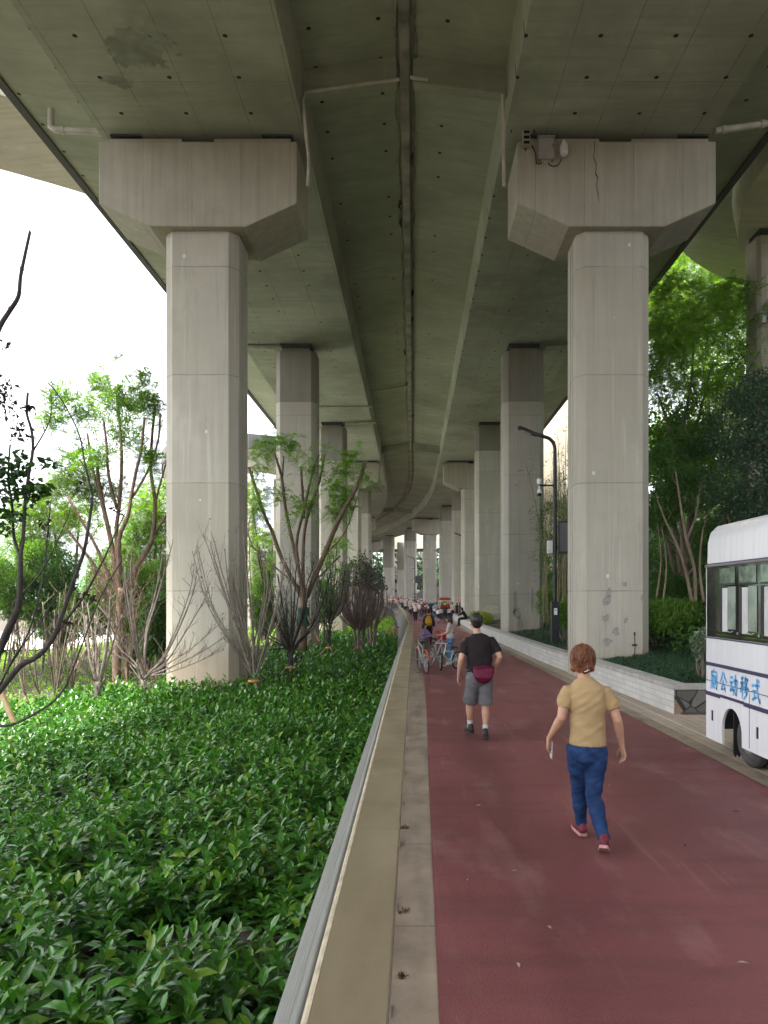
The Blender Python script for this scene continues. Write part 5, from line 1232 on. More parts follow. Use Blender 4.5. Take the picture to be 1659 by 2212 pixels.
# ================================================================ people
def remeshed(mb, name, mat, vox, smooth_it=6, parent=None, wrinkle=None, tail=None, fac=.5):
    """fuse overlapping closed volumes into one skin"""
    me = mb.mesh(name); bm = bmesh.new(); bm.from_mesh(me); bmesh.ops.recalc_face_normals(bm, faces=bm.faces); bm.to_mesh(me); bm.free()
    o = bpy.data.objects.new(name, me); COL.objects.link(o)
    r = o.modifiers.new('r', 'REMESH'); r.mode = 'VOXEL'; r.voxel_size = vox
    if smooth_it:
        s = o.modifiers.new('s', 'SMOOTH'); s.factor = fac; s.iterations = smooth_it
    dg = bpy.context.evaluated_depsgraph_get(); dg.update()
    m2 = bpy.data.meshes.new_from_object(o.evaluated_get(dg)); o.modifiers.clear(); o.data = m2; bpy.data.meshes.remove(me); m2.name = name
    if wrinkle or tail:
        n = len(m2.vertices); co = np.empty(n*3, np.float32); no = np.empty(n*3, np.float32); m2.vertices.foreach_get('co', co); m2.vertices.foreach_get('normal', no)
        co = co.reshape(-1, 3); no = no.reshape(-1, 3)
        if wrinkle: co = co+no*wrinkle(co)[:, None]
        if tail: co = tail(co)
        m2.vertices.foreach_set('co', co.astype(np.float32).ravel())
    m2.materials.clear(); m2.materials.append(mat)
    m2.polygons.foreach_set('use_smooth', np.ones(len(m2.polygons), bool)); m2.update()
    if parent is not None: o.parent = parent
    return o
def fold_fn(amp, fx, fz, seed=0.0):
    def f(co):
        return np.array([amp*(mnoise.noise(V((c[0]*fx+seed, c[1]*fx, c[2]*fz+.6*c[0]*fz)))+.5*mnoise.noise(V((c[0]*fx*2.3, c[1]*fx*2.3+seed, c[2]*fz*2.1-1.1*c[0]*fz)))) for c in co])
    return f
def cloth(name, a, b=None, rough=.85, sc=5, weave=220, stripes=None):
    k = NT(name); p = k.obj(); b = b or tuple(x*.72 for x in a)
    c = k.mix(k.rng(k.noise(p, sc, 5, .6), .32, .68), b, a)
    if stripes:
        z = k.xyz(p)[2]; f = k.math('FRACT', k.math('MULTIPLY', z, stripes[1])); c = k.mix(k.math('LESS_THAN', f, .4), c, stripes[0])
    k.bump(k.noise(p, weave, 2), .12, .003); return k.set(c, rough, None, .25)
skin_m = (lambda k: (k.bsdf.inputs['Subsurface Weight'].__setattr__('default_value', .12), k.bsdf.inputs['Subsurface Scale'].__setattr__('default_value', .01), k.set(k.mix(k.rng(k.noise(k.obj(), 9, 4), .3, .7), (.40, .215, .14), (.50, .29, .20)), .5))[-1])(NT('skin'))
def hairmat(name, a, b):
    k = NT(name); p = k.obj(); n = k.noise(k.map(p, (1, 1, .22)), 70, 4, .7); c = k.mix(k.rng(n, .3, .7), a, b); k.bump(n, .7, .006); return k.set(c, .5, None, .4)
hair_black = hairmat('black_hair', (.006, .006, .007), (.016, .014, .014)); hair_brown = hairmat('reddish_brown_hair', (.035, .010, .004), (.27, .10, .042))
eye_m = plain('dark_eye', (.012, .009, .008), .2); lip_m = plain('lips', (.33, .11, .10), .5)

def hand(mb, wr, tip, side, palm_n, curl=.5, s=1.0):
    """palm, four fingers of different lengths and a thumb. wr wrist, tip direction of the hand, side: thumb side vector, palm_n: towards the palm"""
    d = (V(tip)-V(wr)).normalized(); sd = (V(side)-d*V(side).dot(d)).normalized(); pn = d.cross(sd)
    if pn.dot(V(palm_n)) < 0: pn = -pn
    w = V(wr); L = .088*s
    mb.loft([w-d*.02*s, w+d*.02*s, w+d*.055*s, w+d*L], [(.026*s, .019*s), (.033*s, .017*s), (.039*s, .016*s), (.036*s, .013*s)], sd, 12)
    for i, (off, ln) in enumerate(((.027, .072), (.009, .082), (-.010, .076), (-.028, .060))):
        b = w+d*L*.93+sd*off*s; cr = curl*(.75+.18*i); a1 = cr*.55; a2 = a1+cr*.8; a3 = a2+cr*.5
        f1 = (d*math.cos(a1)+pn*math.sin(a1)); f2 = (d*math.cos(a2)+pn*math.sin(a2)); f3 = d*math.cos(a3)+pn*math.sin(a3)
        p1 = b+f1*ln*.46*s; p2 = p1+f2*ln*.32*s; p3 = p2+f3*ln*.24*s; r = .0092*s
        mb.loft([b-d*.012*s, b, p1, p2, p3], [(r, r), (r, r), (r*.95, r*.95), (r*.88, r*.88), (r*.7, r*.7)], sd, 8)
    b = w+d*.022*s+sd*.026*s; t1 = (d*.62+sd*.62+pn*.35).normalized(); t2 = (d*.85+sd*.22+pn*.42).normalized()
    mb.loft([b-t1*.01*s, b+t1*.018*s, b+t1*.042*s, b+t1*.042*s+t2*.028*s, b+t1*.042*s+t2*.048*s], [(.013*s, .013*s), (.0135*s, .013*s), (.0115*s, .011*s), (.0105*s, .0098*s), (.008*s, .0075*s)], pn, 8)

def person(label, loc, rz, pose, look, group=None, vox=.012, name='person'):
    """builds one figure facing local +Y. pose: joint positions in metres (feet on z = 0); look: clothes and hair"""
    t = thing(name, label, 'person', loc, rz, group); P = {k: V(v) if hasattr(v, '__len__') else v for k, v in pose.items()}
    g = look.get('girth', 1.0); S = P['H']/1.65; hd = P['head']; nk = P['neck']; ch = P['chest']; wa = P['waist']; hp = P['hips']
    sw, cw, ww, hw = [x*S for x in look.get('widths', (.19, .16, .142, .165))]
    yw = look.get('yaw', 0.0); Rh = Matrix.Rotation(yw, 3, 'Z')
    acr = V((P['shR'].x-P['shL'].x, P['shR'].y-P['shL'].y, 0)).normalized()
    body = MB()
    def torso(mb, e, top=True, z_from=None):
        pts = [hp-V((0, 0, .085*S)), hp, hp.lerp(wa, .5), wa, wa.lerp(ch, .5), ch, ch.lerp(nk, .42), ch.lerp(nk, .70), ch.lerp(nk, .88)]
        rad = [(hw*.93, .105*S), (hw, .118*S), ((hw+ww)/2*.99, .108*S), (ww, .098*S), ((ww+cw)/2, .104*S), (cw, .112*S), (sw*.88, .098*S), (sw*.62, .072*S), (.070*S, .062*S)]
        q = 0 if z_from is None else z_from
        mb.loft(pts[q:], [(a+e, b*g+e) for a, b in rad[q:]], acr, 18, 2.3)
    torso(body, -.016*S)
    body.loft([ch.lerp(nk, .75), nk, nk.lerp(hd, .45), nk.lerp(hd, .7)], [(.068*S, .062*S), (.052*S, .054*S), (.050*S, .055*S), (.05*S, .055*S)], acr, 12)
    hh = look.get('head', 1.0)*S; HM = Rh
    def hv(x, y, z): return hd+HM@V((x*hh, y*hh, z*hh))
    body.ell(hd+HM@V((0, -.006, .022))*hh, (.076*hh, .094*hh, .094*hh), 16, 10, HM); body.ell(hv(0, .022, -.048), (.060*hh, .070*hh, .066*hh), 14, 9, HM)
    body.loft([hv(0, .088, .018), hv(0, .104, -.012), hv(0, .100, -.026)], [(.009*hh, .01*hh), (.013*hh, .014*hh), (.014*hh, .01*hh)], acr, 8)
    for sx in (-1, 1): body.ell(hv(sx*.078, -.004, -.012), (.012*hh, .020*hh, .032*hh), 8, 6, HM)
    for sd in ('L', 'R'):
        sx = -1 if sd == 'L' else 1
        sh, el, wr = P['sh'+sd], P['el'+sd], P['wr'+sd]; ga = g**.5*S
        body.loft([sh+(ch.lerp(nk, .5)-sh)*.25, sh, sh.lerp(el, .35), sh.lerp(el, .8), el, el.lerp(wr, .25), el.lerp(wr, .7), wr], [(.036*ga, .038*ga), (.040*ga, .044*ga), (.042*ga, .046*ga), (.039*ga, .040*ga), (.038*ga, .038*ga), (.040*ga, .039*ga), (.030*ga, .029*ga), (.024*ga, .022*ga)], (0, 1, 0), 12)
        ht = P.get('hd'+sd, wr+(wr-el).normalized()*.1); hand(body, wr, ht, P.get('th'+sd, V((0, 1, 0))), P.get('pm'+sd, V((-sx, 0, 0))), P.get('curl'+sd, .55), S*look.get('hand', 1.0))
        hj, kn, an = P['hip'+sd], P['kn'+sd], P['an'+sd]; toe = P.get('toe'+sd, V((0, 1, 0))); toe = toe.normalized() if toe.length else toe
        body.loft([hj+V((0, 0, .04*S)), hj.lerp(kn, .15), hj.lerp(kn, .6), kn, kn.lerp(an, .28), kn.lerp(an, .65), an], [(.066*S*g, .072*S*g), (.070*S*g, .076*S*g), (.056*S*g, .060*S*g), (.050*S, .054*S), (.054*S, .060*S), (.037*S, .041*S), (.032*S, .036*S)], (1, 0, 0), 14)
        body.loft([an+V((0, 0, .02*S))-toe*.02*S, an-V((0, 0, .035*S)), an-V((0, 0, .05*S))+toe*.09*S, an-V((0, 0, .06*S))+toe*.14*S], [(.032*S, .036*S), (.034*S, .04*S), (.036*S, .025*S), (.032*S, .015*S)], V((toe.y, -toe.x, 0)), 10)
    remeshed(body, 'body', skin_m, vox*.62 if vox < .012 else vox*.8, 3, t, fac=.4)
    # trousers, shorts or skirt
    lo = look['legs']; m = MB(); e = lo.get('ease', .014)
    pts = [hp-V((0, 0, .075*S)), hp, hp.lerp(wa, .45), hp.lerp(wa, lo.get('rise', .72))]
    m.loft(pts, [(hw*.95+e, .112*S*g+e), (hw+e, .122*S*g+e), ((hw+ww)/2+e, .112*S*g+e), (ww*1.03+e, .104*S*g+e)], acr, 18, 2.2, (0, 1))
    for sd in ('L', 'R'):
        hj, kn, an = P['hip'+sd], P['kn'+sd], P['an'+sd]; k = lo.get('len', 1.0)     # 1 = ankle, .5 = knee
        ch_ = [hj+V((0, 0, .05*S)), hj.lerp(kn, .15), hj.lerp(kn, .55), hj.lerp(kn, .92)]; rr = [(.085*S*g+e, .095*S*g+e), (.086*S*g+e, .096*S*g+e), (.070*S*g+e*1.3, .075*S*g+e*1.3), (.058*S*lo.get('knee', 1)+e*1.5, .064*S*lo.get('knee', 1)+e*1.5)]
        if k > .6:
            ch_ += [kn, kn.lerp(an, .35), kn.lerp(an, .7), kn.lerp(an, lerp(.3, .97, k))]; w_ = lo.get('hem', .05)*S; rr += [(.058*S+e*1.4, .062*S+e*1.4), (.058*S+e*1.3, .062*S+e*1.3), (lerp(.05*S+e, w_, .6), lerp(.052*S+e, w_*1.05, .6)), (w_, w_*1.08)]
        m.loft(ch_, rr, (1, 0, 0), 16, 2.0, (0, 1))
    remeshed(m, lo.get('name', 'trousers'), lo['mat'], vox*.85, 4, t, fold_fn(lo.get('fold', .006)*S, 4.5, 17, sum(map(ord, label)) % 17) if vox < .02 else None)
    # shirt with sleeves
    so_ = look['top']; m = MB(); e = so_.get('ease', .012)
    pts = [hp.lerp(wa, so_.get('hem', .25)), hp.lerp(wa, .7), wa, wa.lerp(ch, .5), ch, ch.lerp(nk, .42), ch.lerp(nk, .70), ch.lerp(nk, .90)]
    z0 = lerp(hw, ww, so_.get('hem', .25))
    m.loft(pts, [(z0+e*1.5, .118*S*g+e*1.5), (lerp(hw, ww, .7)+e*1.6, .108*S*g+e*1.5), (ww+e*1.6, .100*S*g+e*1.5), ((ww+cw)/2+e*1.2, .105*S*g+e), (cw+e, .114*S*g+e), (sw*.88+e, .100*S*g+e), (sw*.60+e, .076*S*g+e), (.066*S+e*.5, .062*S+e*.5)], acr, 20, 2.2, (1, 1))
    for sd in ('L', 'R'):
        sh, el, wr = P['sh'+sd], P['el'+sd], P['wr'+sd]; k = so_.get('sleeve', .55); ga = S*g**.5
        c0 = [sh+(ch.lerp(nk, .42)-sh)*.55, sh+(ch.lerp(nk, .5)-sh)*.10, sh.lerp(el, min(k, 1)*.5), sh.lerp(el, min(k, 1))]; rr = [(.050*ga+e*.8, .056*ga+e*.8), (.052*ga+e*.8, .057*ga+e*.8), (.048*ga+e, .052*ga+e), (lerp(.047, .040, min(k, 1))*ga+e*1.3, lerp(.050, .041, min(k, 1))*ga+e*1.3)]
        if k > 1: c0 += [el.lerp(wr, .4), el.lerp(wr, .96)]; rr += [(.040*ga+e*1.2, .04*ga+e*1.2), (.030*ga+e, .03*ga+e)]
        m.loft(c0, rr, (0, 1, 0), 14, 2.0, (0, 1))
    remeshed(m, so_.get('name', 'shirt'), so_['mat'], vox*.85, 4, t, fold_fn(so_.get('fold', .005)*S, 3.2, 13, sum(map(ord, label)) % 13+3) if vox < .02 else None)
    # hair
    hr = look['hair']; m = MB(); v_ = hr.get('vol', 1.0)
    m.ell(hv(0, -.014, .034), (.084*hh*v_, .100*hh*v_, .092*hh*v_), 16, 10, HM)
    m.ell(hv(0, -.045, hr.get('nape', -.01)), (.078*hh*v_*hr.get('napew', 1), .062*hh*v_*hr.get('napew', 1), hr.get('drop', .075)*hh), 14, 9, HM)
    if hr.get('side'):
        for sx in (-1, 1): m.ell(hv(sx*.066, -.010, -.035), (.026*hh*v_, .062*hh, hr['side']*hh), 10, 8, HM)
    if hr.get('tail'):
        m.loft([hv(0, -.08, .03), hv(0, -.125, .0), hv(0, -.125, -.08), hv(0, -.11, -.16)], [(.03*hh, .03*hh), (.036*hh, .036*hh), (.034*hh, .03*hh), (.012*hh, .012*hh)], acr, 8)
    if hr.get('long'):
        m.loft([hv(0, -.05, .03), hv(0, -.075, -.06), hv(0, -.085, -.16), hv(0, -.085, -hr['long'])], [(.08*hh, .06*hh), (.085*hh, .05*hh), (.085*hh, .04*hh), (.06*hh, .025*hh)], acr, 12)
    if hr.get('bun'): m.ell(hv(0, -.06, .12), (.035*hh, .035*hh, .032*hh), 10, 7, HM)
    ho = remeshed(m, 'hair', hr['mat'], min(vox, .012), 3, t, (lambda f: f)(fold_fn(hr.get('curl', .006)*hh*1.3, 24, 18, 5)) if vox < .02 else None)
    if vox < .02 or look.get('face'):
        for sx in (-1, 1):
            q = MB(); q.ell(hv(sx*.030, .083, .012), (.012*hh, .006*hh, .006*hh), 8, 6, HM); q.build('eye', eye_m, t, False, smooth=True)
        q = MB(); q.ell(hv(0, .088, -.055), (.022*hh, .007*hh, .007*hh), 10, 6, HM); q.build('mouth', lip_m, t, False, smooth=True)
    if hr.get('strands'):
        q = MB(); sl = hr.get('slen', 1.0)
        for i in range(hr['strands']):
            az = random.uniform(.35*PI, 2.65*PI) if sl > .5 else random.uniform(0, 2*PI); t0 = random.uniform(.05, 1.5); pts = []; tw = random.gauss(0, .25); off = random.uniform(1.0, 1.07)
            for j in range(5):
                th = min(t0+j*.27*sl, 2.15); a_ = az+tw*j*.4; g_ = off+(.05*random.random() if j == 4 else 0)
                pts.append(hv(.084*v_*g_*math.sin(th)*math.cos(a_), -.014+.100*v_*g_*math.sin(th)*math.sin(a_), .034+.094*v_*g_*math.cos(th)-(.02*max(0, th-1.4))))
            q.tube(pts, [.0035, .0045, .004, .003, .001], 4, False)
        q.build('hair_strands', hr['mat'], t, False, smooth=True)
    # shoes
    shm = look['shoes']
    for sd in ('L', 'R'):
        an = P['an'+sd]; toe = P.get('toe'+sd, V((0, 1, 0))).normalized(); sdv = V((toe.y, -toe.x, 0)).normalized(); up = sdv.cross(toe); up = up if up.z > 0 else -up; s_ = S*look.get('foot', 1.0)
        def q(f, u): return an+toe*f*s_+up*(u-.0)*s_
        m = MB(); m.loft([q(-.062, -.028), q(-.03, -.018), q(.03, -.024), q(.09, -.040), q(.14, -.050), q(.165, -.055)], [(.036*s_, .038*s_), (.040*s_, .046*s_), (.043*s_, .044*s_), (.048*s_, .032*s_), (.042*s_, .024*s_), (.025*s_, .015*s_)], sdv, 12, 2.3)
        m.loft([q(-.03, -.02), q(-.022, .012), q(-.02, .035*shm.get('high', 1))], [(.038*s_, .042*s_), (.040*s_, .046*s_), (.038*s_, .043*s_)], sdv, 12)
        so2 = remeshed(m, 'shoe', shm['mat'], min(vox, .010), 3, t)
        m = MB(); out = [(-.075, .026), (-.06, .036), (0, .040), (.07, .047), (.125, .044), (.165, .030), (.18, .012)]
        lp = [q(f, -.058)+sdv*w_*s_ for f, w_ in out]+[q(f, -.058)-sdv*w_*s_ for f, w_ in reversed(out)]
        m.ring_loft([[p-up*.016*s_ for p in lp], [p+up*.012*s_ for p in lp]]); m.build('sole', shm['sole'], so2, False, bevel=.003)
        if shm.get('sock'):
            m = MB(); kn = P['kn'+sd]; a = an+(kn-an).normalized(); u = (kn-an).normalized(); m.loft([an+u*.0, an+u*.04*S, an+u*shm['sock'][1]*S], [(.040*S, .044*S), (.037*S, .042*S), (.040*S, .045*S)], (1, 0, 0), 12); m.build('sock', shm['sock'][0], t, False, smooth=True)
    return t, P, hv
def std_pose(H, step=0.0, arms=.0, **kw):
    """upright or walking; step in metres between the feet, right foot back when positive"""
    k = H/1.65
    p = dict(H=H, hips=(0, 0, .86*k), waist=(0, .0, 1.02*k), chest=(0, .005, 1.20*k), neck=(0, 0, 1.40*k), head=(0, .015*k, 1.535*k),
        shL=(-.170*k, 0, 1.312*k), shR=(.170*k, 0, 1.312*k), elL=(-.235*k, -.03*k+arms, 1.07*k), elR=(.235*k, -.03*k-arms, 1.07*k), wrL=(-.25*k, .06*k+arms*1.7, .85*k), wrR=(.25*k, .06*k-arms*1.2, .85*k),
        hipL=(-.085*k, 0, .84*k), hipR=(.085*k, 0, .84*k), knL=(-.09*k, .02*k+step*.35, .46*k), knR=(.09*k, .04*k-step*.12, .46*k), anL=(-.085*k, step*.5-.02, .085*k), anR=(.085*k, -step*.5-.02, .085*k+max(0, step*.12)))
    for s in 'LR': p['hd'+s] = V(p['wr'+s])+V((0, .02, -.1))
    if step > .1: p['toeR'] = V((0, 1, -.45))
    p.update(kw); return p
black_shoe = plain('black_shoe', (.012, .012, .013), .6); black_sole = plain('dark_sole', (.03, .03, .03), .7); white_sole = plain('pale_sole', (.45, .40, .38), .7)
denim = cloth('blue_denim', (.018, .052, .155), (.006, .019, .065), .8, 7, 160); grey_cloth = cloth('grey_shorts_cloth', (.16, .16, .17), (.10, .10, .105)); black_tee = cloth('black_shirt_cloth', (.018, .013, .015), (.008, .006, .008))

# --- the woman walking nearest
gw = G(1277, 1826); X0 = gw.x; k = gw.y/F
def wv(px, py, y=0.0): return V(((px-1277)*k, y, (1826-py)*k))
pw = dict(H=1.60, hips=wv(1268, 1622), waist=wv(1269, 1570), chest=wv(1268, 1515, .005), neck=wv(1262, 1462, .01), head=wv(1260, 1432, .03), shL=wv(1223, 1498), shR=wv(1313, 1498),
  elL=wv(1211, 1551, -.03), elR=wv(1330, 1556, -.05), wrL=wv(1190, 1604, .10), wrR=wv(1345, 1615, .02), hdL=wv(1190, 1625, .13), hdR=wv(1351, 1640, .03), thL=(0.2, 1, 0), thR=(-.2, 1, 0), pmL=(1, .1, 0), pmR=(-.9, -.5, 0), curlL=.75, curlR=.75,
  hipL=wv(1248, 1628), hipR=wv(1288, 1628), knL=wv(1261, 1722, .14), knR=wv(1281, 1722, -.02), anL=wv(1267, 1800, .20), anR=wv(1291, 1800, -.20), toeL=(-.12, 1, .10), toeR=(.30, 1, -.55))
jl = dict(mat=denim, len=1.0, ease=.008, fold=.010, hem=.050, rise=.30, name='jeans')
woman, PW, HW = person('woman in a tan t-shirt and blue jeans walking away nearest the camera', (X0, gw.y, .007), 0, pw,
  dict(girth=1.0, widths=(.172, .144, .126, .138), head=.99, legs=jl, top=dict(mat=cloth('tan_tshirt_cloth', (.40, .285, .15), (.33, .23, .115), .9, 4), hem=.24, sleeve=.60, ease=.012, fold=.011, name='t_shirt'), hair=dict(mat=hair_brown, vol=1.19, nape=-.015, drop=.080, side=.045, curl=.015, strands=320), shoes=dict(mat=plain('dark_red_shoe', (.13, .010, .022), .6), sole=plain('pink_sole', (.42, .24, .23), .7))), vox=.0085)
m = MB(); m.torus(HW(.0, -.105, -.055), .018, .005, 'Y', 14, 5); m.torus(HW(.022, -.103, -.05), .014, .004, 'Y', 12, 5); m.build('hair_clip', plain('silver_clip', (.6, .58, .55), .3, .6), woman, False)
wl = PW['wrL']; m = MB(); c = V((wl.x+.028, wl.y+.035, wl.z-.088)); m.box(c, (.009, .072, .145), 0, Matrix.Rotation(.12, 3, 'X')); ph = m.build('mobile_phone', plain('white_phone_case', (.65, .65, .66), .3), None, True, bevel=.003)
ph.location = woman.location; setp(ph, 'pale mobile phone held low in the hand of the tan shirted woman', 'phone')

# --- the man in black with the waist bag
gm = G(1037, 1595); k = gm.y/F
def mv(px, py, y=0.0): return V(((px-1037)*k, y, (1595-py)*k))
pm = dict(H=1.75, hips=mv(1036, 1462), waist=mv(1036, 1438), chest=mv(1036, 1402, .005), neck=mv(1030, 1366, .01), head=mv(1029, 1346, .03), shL=mv(1007, 1386), shR=mv(1065, 1386), elL=mv(996, 1424, -.04), elR=mv(1078, 1420, -.07), wrL=mv(991, 1460, .08), wrR=mv(1070, 1444, .06), hdL=mv(990, 1478, .11), hdR=mv(1068, 1458, .11),
  thL=(.2, 1, 0), thR=(-.3, 1, 0), pmL=(1, 0, 0), pmR=(-1, .2, 0), hipL=mv(1023, 1470), hipR=mv(1049, 1470), knL=mv(1016, 1524, .12), knR=mv(1049, 1526, .02), anL=mv(1017, 1576, .12), anR=mv(1047, 1581, -.10), toeL=(-.25, 1, 0), toeR=(.12, 1, -.12))
sock = plain('pale_sock', (.5, .5, .5), .9)
man, PM, HMn = person('man in black t-shirt and grey shorts walking away with a waist bag', (gm.x, gm.y, .007), 0, pm,
  dict(girth=1.0, widths=(.205, .170, .152, .158), head=1.06, yaw=.18, legs=dict(mat=grey_cloth, len=.5, ease=.020, fold=.006, knee=1.25, name='shorts', rise=.8), top=dict(mat=black_tee, hem=.05, sleeve=.68, ease=.012, fold=.007, name='t_shirt'), hair=dict(mat=hair_black, vol=1.0, nape=-.012, drop=.066, curl=.005, napew=.86), shoes=dict(mat=black_shoe, sole=black_sole, sock=(sock, .10), high=1.2)), vox=.010)
bagm = cloth('maroon_nylon', (.125, .008, .035), (.085, .005, .022), .5, 4)
t = thing('waist_bag', 'maroon waist bag worn at the back of the man in black', 'bag', man.location); z0 = (1595-1456)*k
m = MB(); m.loft([V((.03, -.135, z0+.10)), V((.03, -.185, z0+.06)), V((.03, -.19, z0-.03)), V((.03, -.165, z0-.09)), V((.03, -.14, z0-.115))], [(.145, .03), (.15, .055), (.135, .06), (.09, .045), (.05, .02)], (1, 0, 0), 20, 3.0)
o = remeshed(m, 'pouch', bagm, .009, 5, t, fold_fn(.004, 12, 18))
m = MB(); m.torus((.0, 0, 0), .19, .012, 'Z', 28, 6); m.v = [(v[0]*1.0, v[1]*.82-.0, v[2]*1.6+z0+.085) for v in m.v]; m.build('strap', black_tee, t, False, smooth=True)
m = MB(); m.tube([(-.09, -.218, z0+.055), (.03, -.247, z0+.062), (.15, -.218, z0+.055)], .004, 5); m.build('zip', black_sole, t, False)

# ================================================================ bicycles
def bicycle(label, loc, rz, R=.33, frame=None, lean=0.0, fat=.018, basket=False, seat_h=.88, bar_h=1.0, fender=None, steer=0.0, tyre=None, rims=None, balance=False, group='bicycles on the path', wb=1.02):
    """heading local +Y"""
    t = thing('bicycle', label, 'bicycle', loc, rz, group); t.rotation_euler = (0, lean, rz)
    frame = frame or plain('white_bike_paint', (.6, .6, .6), .35); tyre = tyre or plain('bike_tyre', (.02, .02, .02), .8); rims = rims or plain('bike_rim', (.4, .4, .4), .35, .7); blk = plain('bike_black', (.015, .015, .016), .6)
    def wheel(y, st):
        m = MB(); m.torus((0, 0, 0), R-fat, fat, 'X', 30, 8); wh = m.build('wheel', tyre, t, False, smooth=True); wh.location = (0, y, R); wh.rotation_euler = (random.random()*0, 0, st)
        m = MB(); m.torus((0, 0, 0), R-2.1*fat-.004, .010, 'X', 30, 6); m.tube([(-.035, 0, 0), (.035, 0, 0)], .02, 8)
        for i in range(16 if not balance else 5):
            a = 2*PI*i/(16 if not balance else 5); sx = .025 if i % 2 else -.025; m.tube([(sx, .015*math.cos(a), .015*math.sin(a)), (0, (R-2*fat)*math.cos(a+.2), (R-2*fat)*math.sin(a+.2))], .0028 if not balance else .016, 4, False)
        m.build('rim', rims, wh, False); return wh
    yf, yr = wb/2, -wb/2; wheel(yr, 0); wheel(yf, steer)
    bb = V((0, -.06*wb, R*.86)); st = V((0, -.20*wb, seat_h-.08)); hd_t = V((0, yf-.20*R/.33, bar_h-.14)); hd_b = V((0, yf-.14*R/.33, bar_h-.30)); ax_f = V((0, yf, R)); ax_r = V((0, yr, R))
    m = MB(); m.tube([bb, st.lerp(bb, .12), st], .017, 8); m.tube([st.lerp(bb, .15), hd_t.lerp(hd_b, .3)], .019, 8); m.tube([bb, hd_b], .021, 8); m.tube([hd_t, hd_b], .022, 8)
    for sx in (-.05, .05): m.tube([bb+V((sx*.4, 0, 0)), ax_r+V((sx, 0, 0))], .011, 6); m.tube([st.lerp(bb, .12), ax_r+V((sx, 0, 0))], .009, 6)
    m.build('frame', frame, t, False, smooth=True, angle=60)
    m = MB(); MS = Matrix.Rotation(steer, 3, 'Z')
    def sv(x, y, z): q = MS@V((x, y-yf, 0)); return V((q.x, q.y+yf, z))
    for sx in (-.05, .05): m.tube([hd_b, sv(sx, hd_b.y+.02, hd_b.z-.06), sv(sx, yf, R)], .013, 6)
    fk = m.build('fork', frame, t, False, smooth=True, angle=60)
    m = MB(); m.tube([hd_b, hd_t, hd_t+V((0, -.02, .12))], .014, 6); m.tube([sv(-.27, hd_t.y-.10, bar_h), sv(-.12, hd_t.y-.02, bar_h+.0), sv(.12, hd_t.y-.02, bar_h), sv(.27, hd_t.y-.10, bar_h)], .012, 6); hb = m.build('handlebar', rims, t, False)
    for sx in (-1, 1): g = MB(); g.tube([sv(sx*.17, hd_t.y-.05, bar_h), sv(sx*.28, hd_t.y-.105, bar_h)], .017, 7); g.build('grip', blk, hb, False)
    m = MB(); m.loft([st+V((0, -.14, .07)), st+V((0, -.06, .085)), st+V((0, .05, .08)), st+V((0, .14, .065))], [(.075, .025), (.08, .028), (.04, .025), (.02, .018)], (1, 0, 0), 10); m.tube([st, st+V((0, 0, .08))], .014, 6); m.build('saddle', blk, t, False, smooth=True)
    if not balance:
        m = MB(); m.torus(bb+V((.06, 0, 0)), .085, .008, 'X', 22, 5); m.tube([bb+V((-.07, 0, 0)), bb+V((.07, 0, 0))], .018, 8)
        for sg in (-1, 1): m.tube([bb+V((sg*.07, 0, 0)), bb+V((sg*.08, sg*.11, -sg*.11))], .011, 6); m.box(bb+V((sg*.13, sg*.11, -sg*.11)), (.09, .07, .02))
        m.build('crank', rims, t, False); m = MB(); m.box((bb+ax_r)/2+V((.06, 0, .04)), (.006, .44*wb, .07), 0); m.build('chain_guard', frame, t, False, bevel=.002)
        m = MB(); m.tube([ax_r+V((-.05, .06, -.05)), ax_r+V((-.17, .12, -R+.02))], .009, 6); m.build('kickstand', blk, t, False)
    if fender:
        for y in (yr, yf):
            a0, a1 = (.25, 2.6) if y == yr else (.5, 2.3); m = MB(); m.torus((0, 0, 0), R+.022, .022, 'X', 18, 6, PI-a1, PI-a0) if y == yr else m.torus((0, 0, 0), R+.022, .022, 'X', 18, 6, a0, a1)
            o = m.build('fender', fender, t, False, smooth=True); o.location = (0, y, R)
    if basket:
        m = MB(); c = V((0, yf+.10, bar_h-.12))
        for i in range(7):
            z = -.13+.26*i/6; w_ = .17+.05*i/6; d_ = .12+.03*i/6; q = [c+V((sx*w_, sy*d_, z)) for sx, sy in ((-1, -1), (1, -1), (1, 1), (-1, 1), (-1, -1))]; m.tube(q, .006, 4)
        for a in np.linspace(-1, 1, 7):
            for sy in (-1, 1): m.tube([c+V((a*.17, sy*.12, -.13)), c+V((a*.22, sy*.15, .13))], .004, 4)
            for sx in (-1, 1): m.tube([c+V((sx*.17, a*.12, -.13)), c+V((sx*.22, a*.15, .13))], .004, 4)
        m.b2(-.165, .165, c.y-.115, c.y+.115, c.z-.125, c.z+.04)
        m.build('basket', basket, t, False)
    return t
silver = plain('silver_bike_paint', (.5, .5, .5), .3, .5); mint = plain('mint_bike_paint', (.30, .55, .50), .35); orange = plain('orange_bike_paint', (.65, .13, .02), .4); redp = plain('red_plastic', (.50, .02, .015), .4); tyre_grey = plain('worn_grey_tyre', (.10, .10, .10), .8)
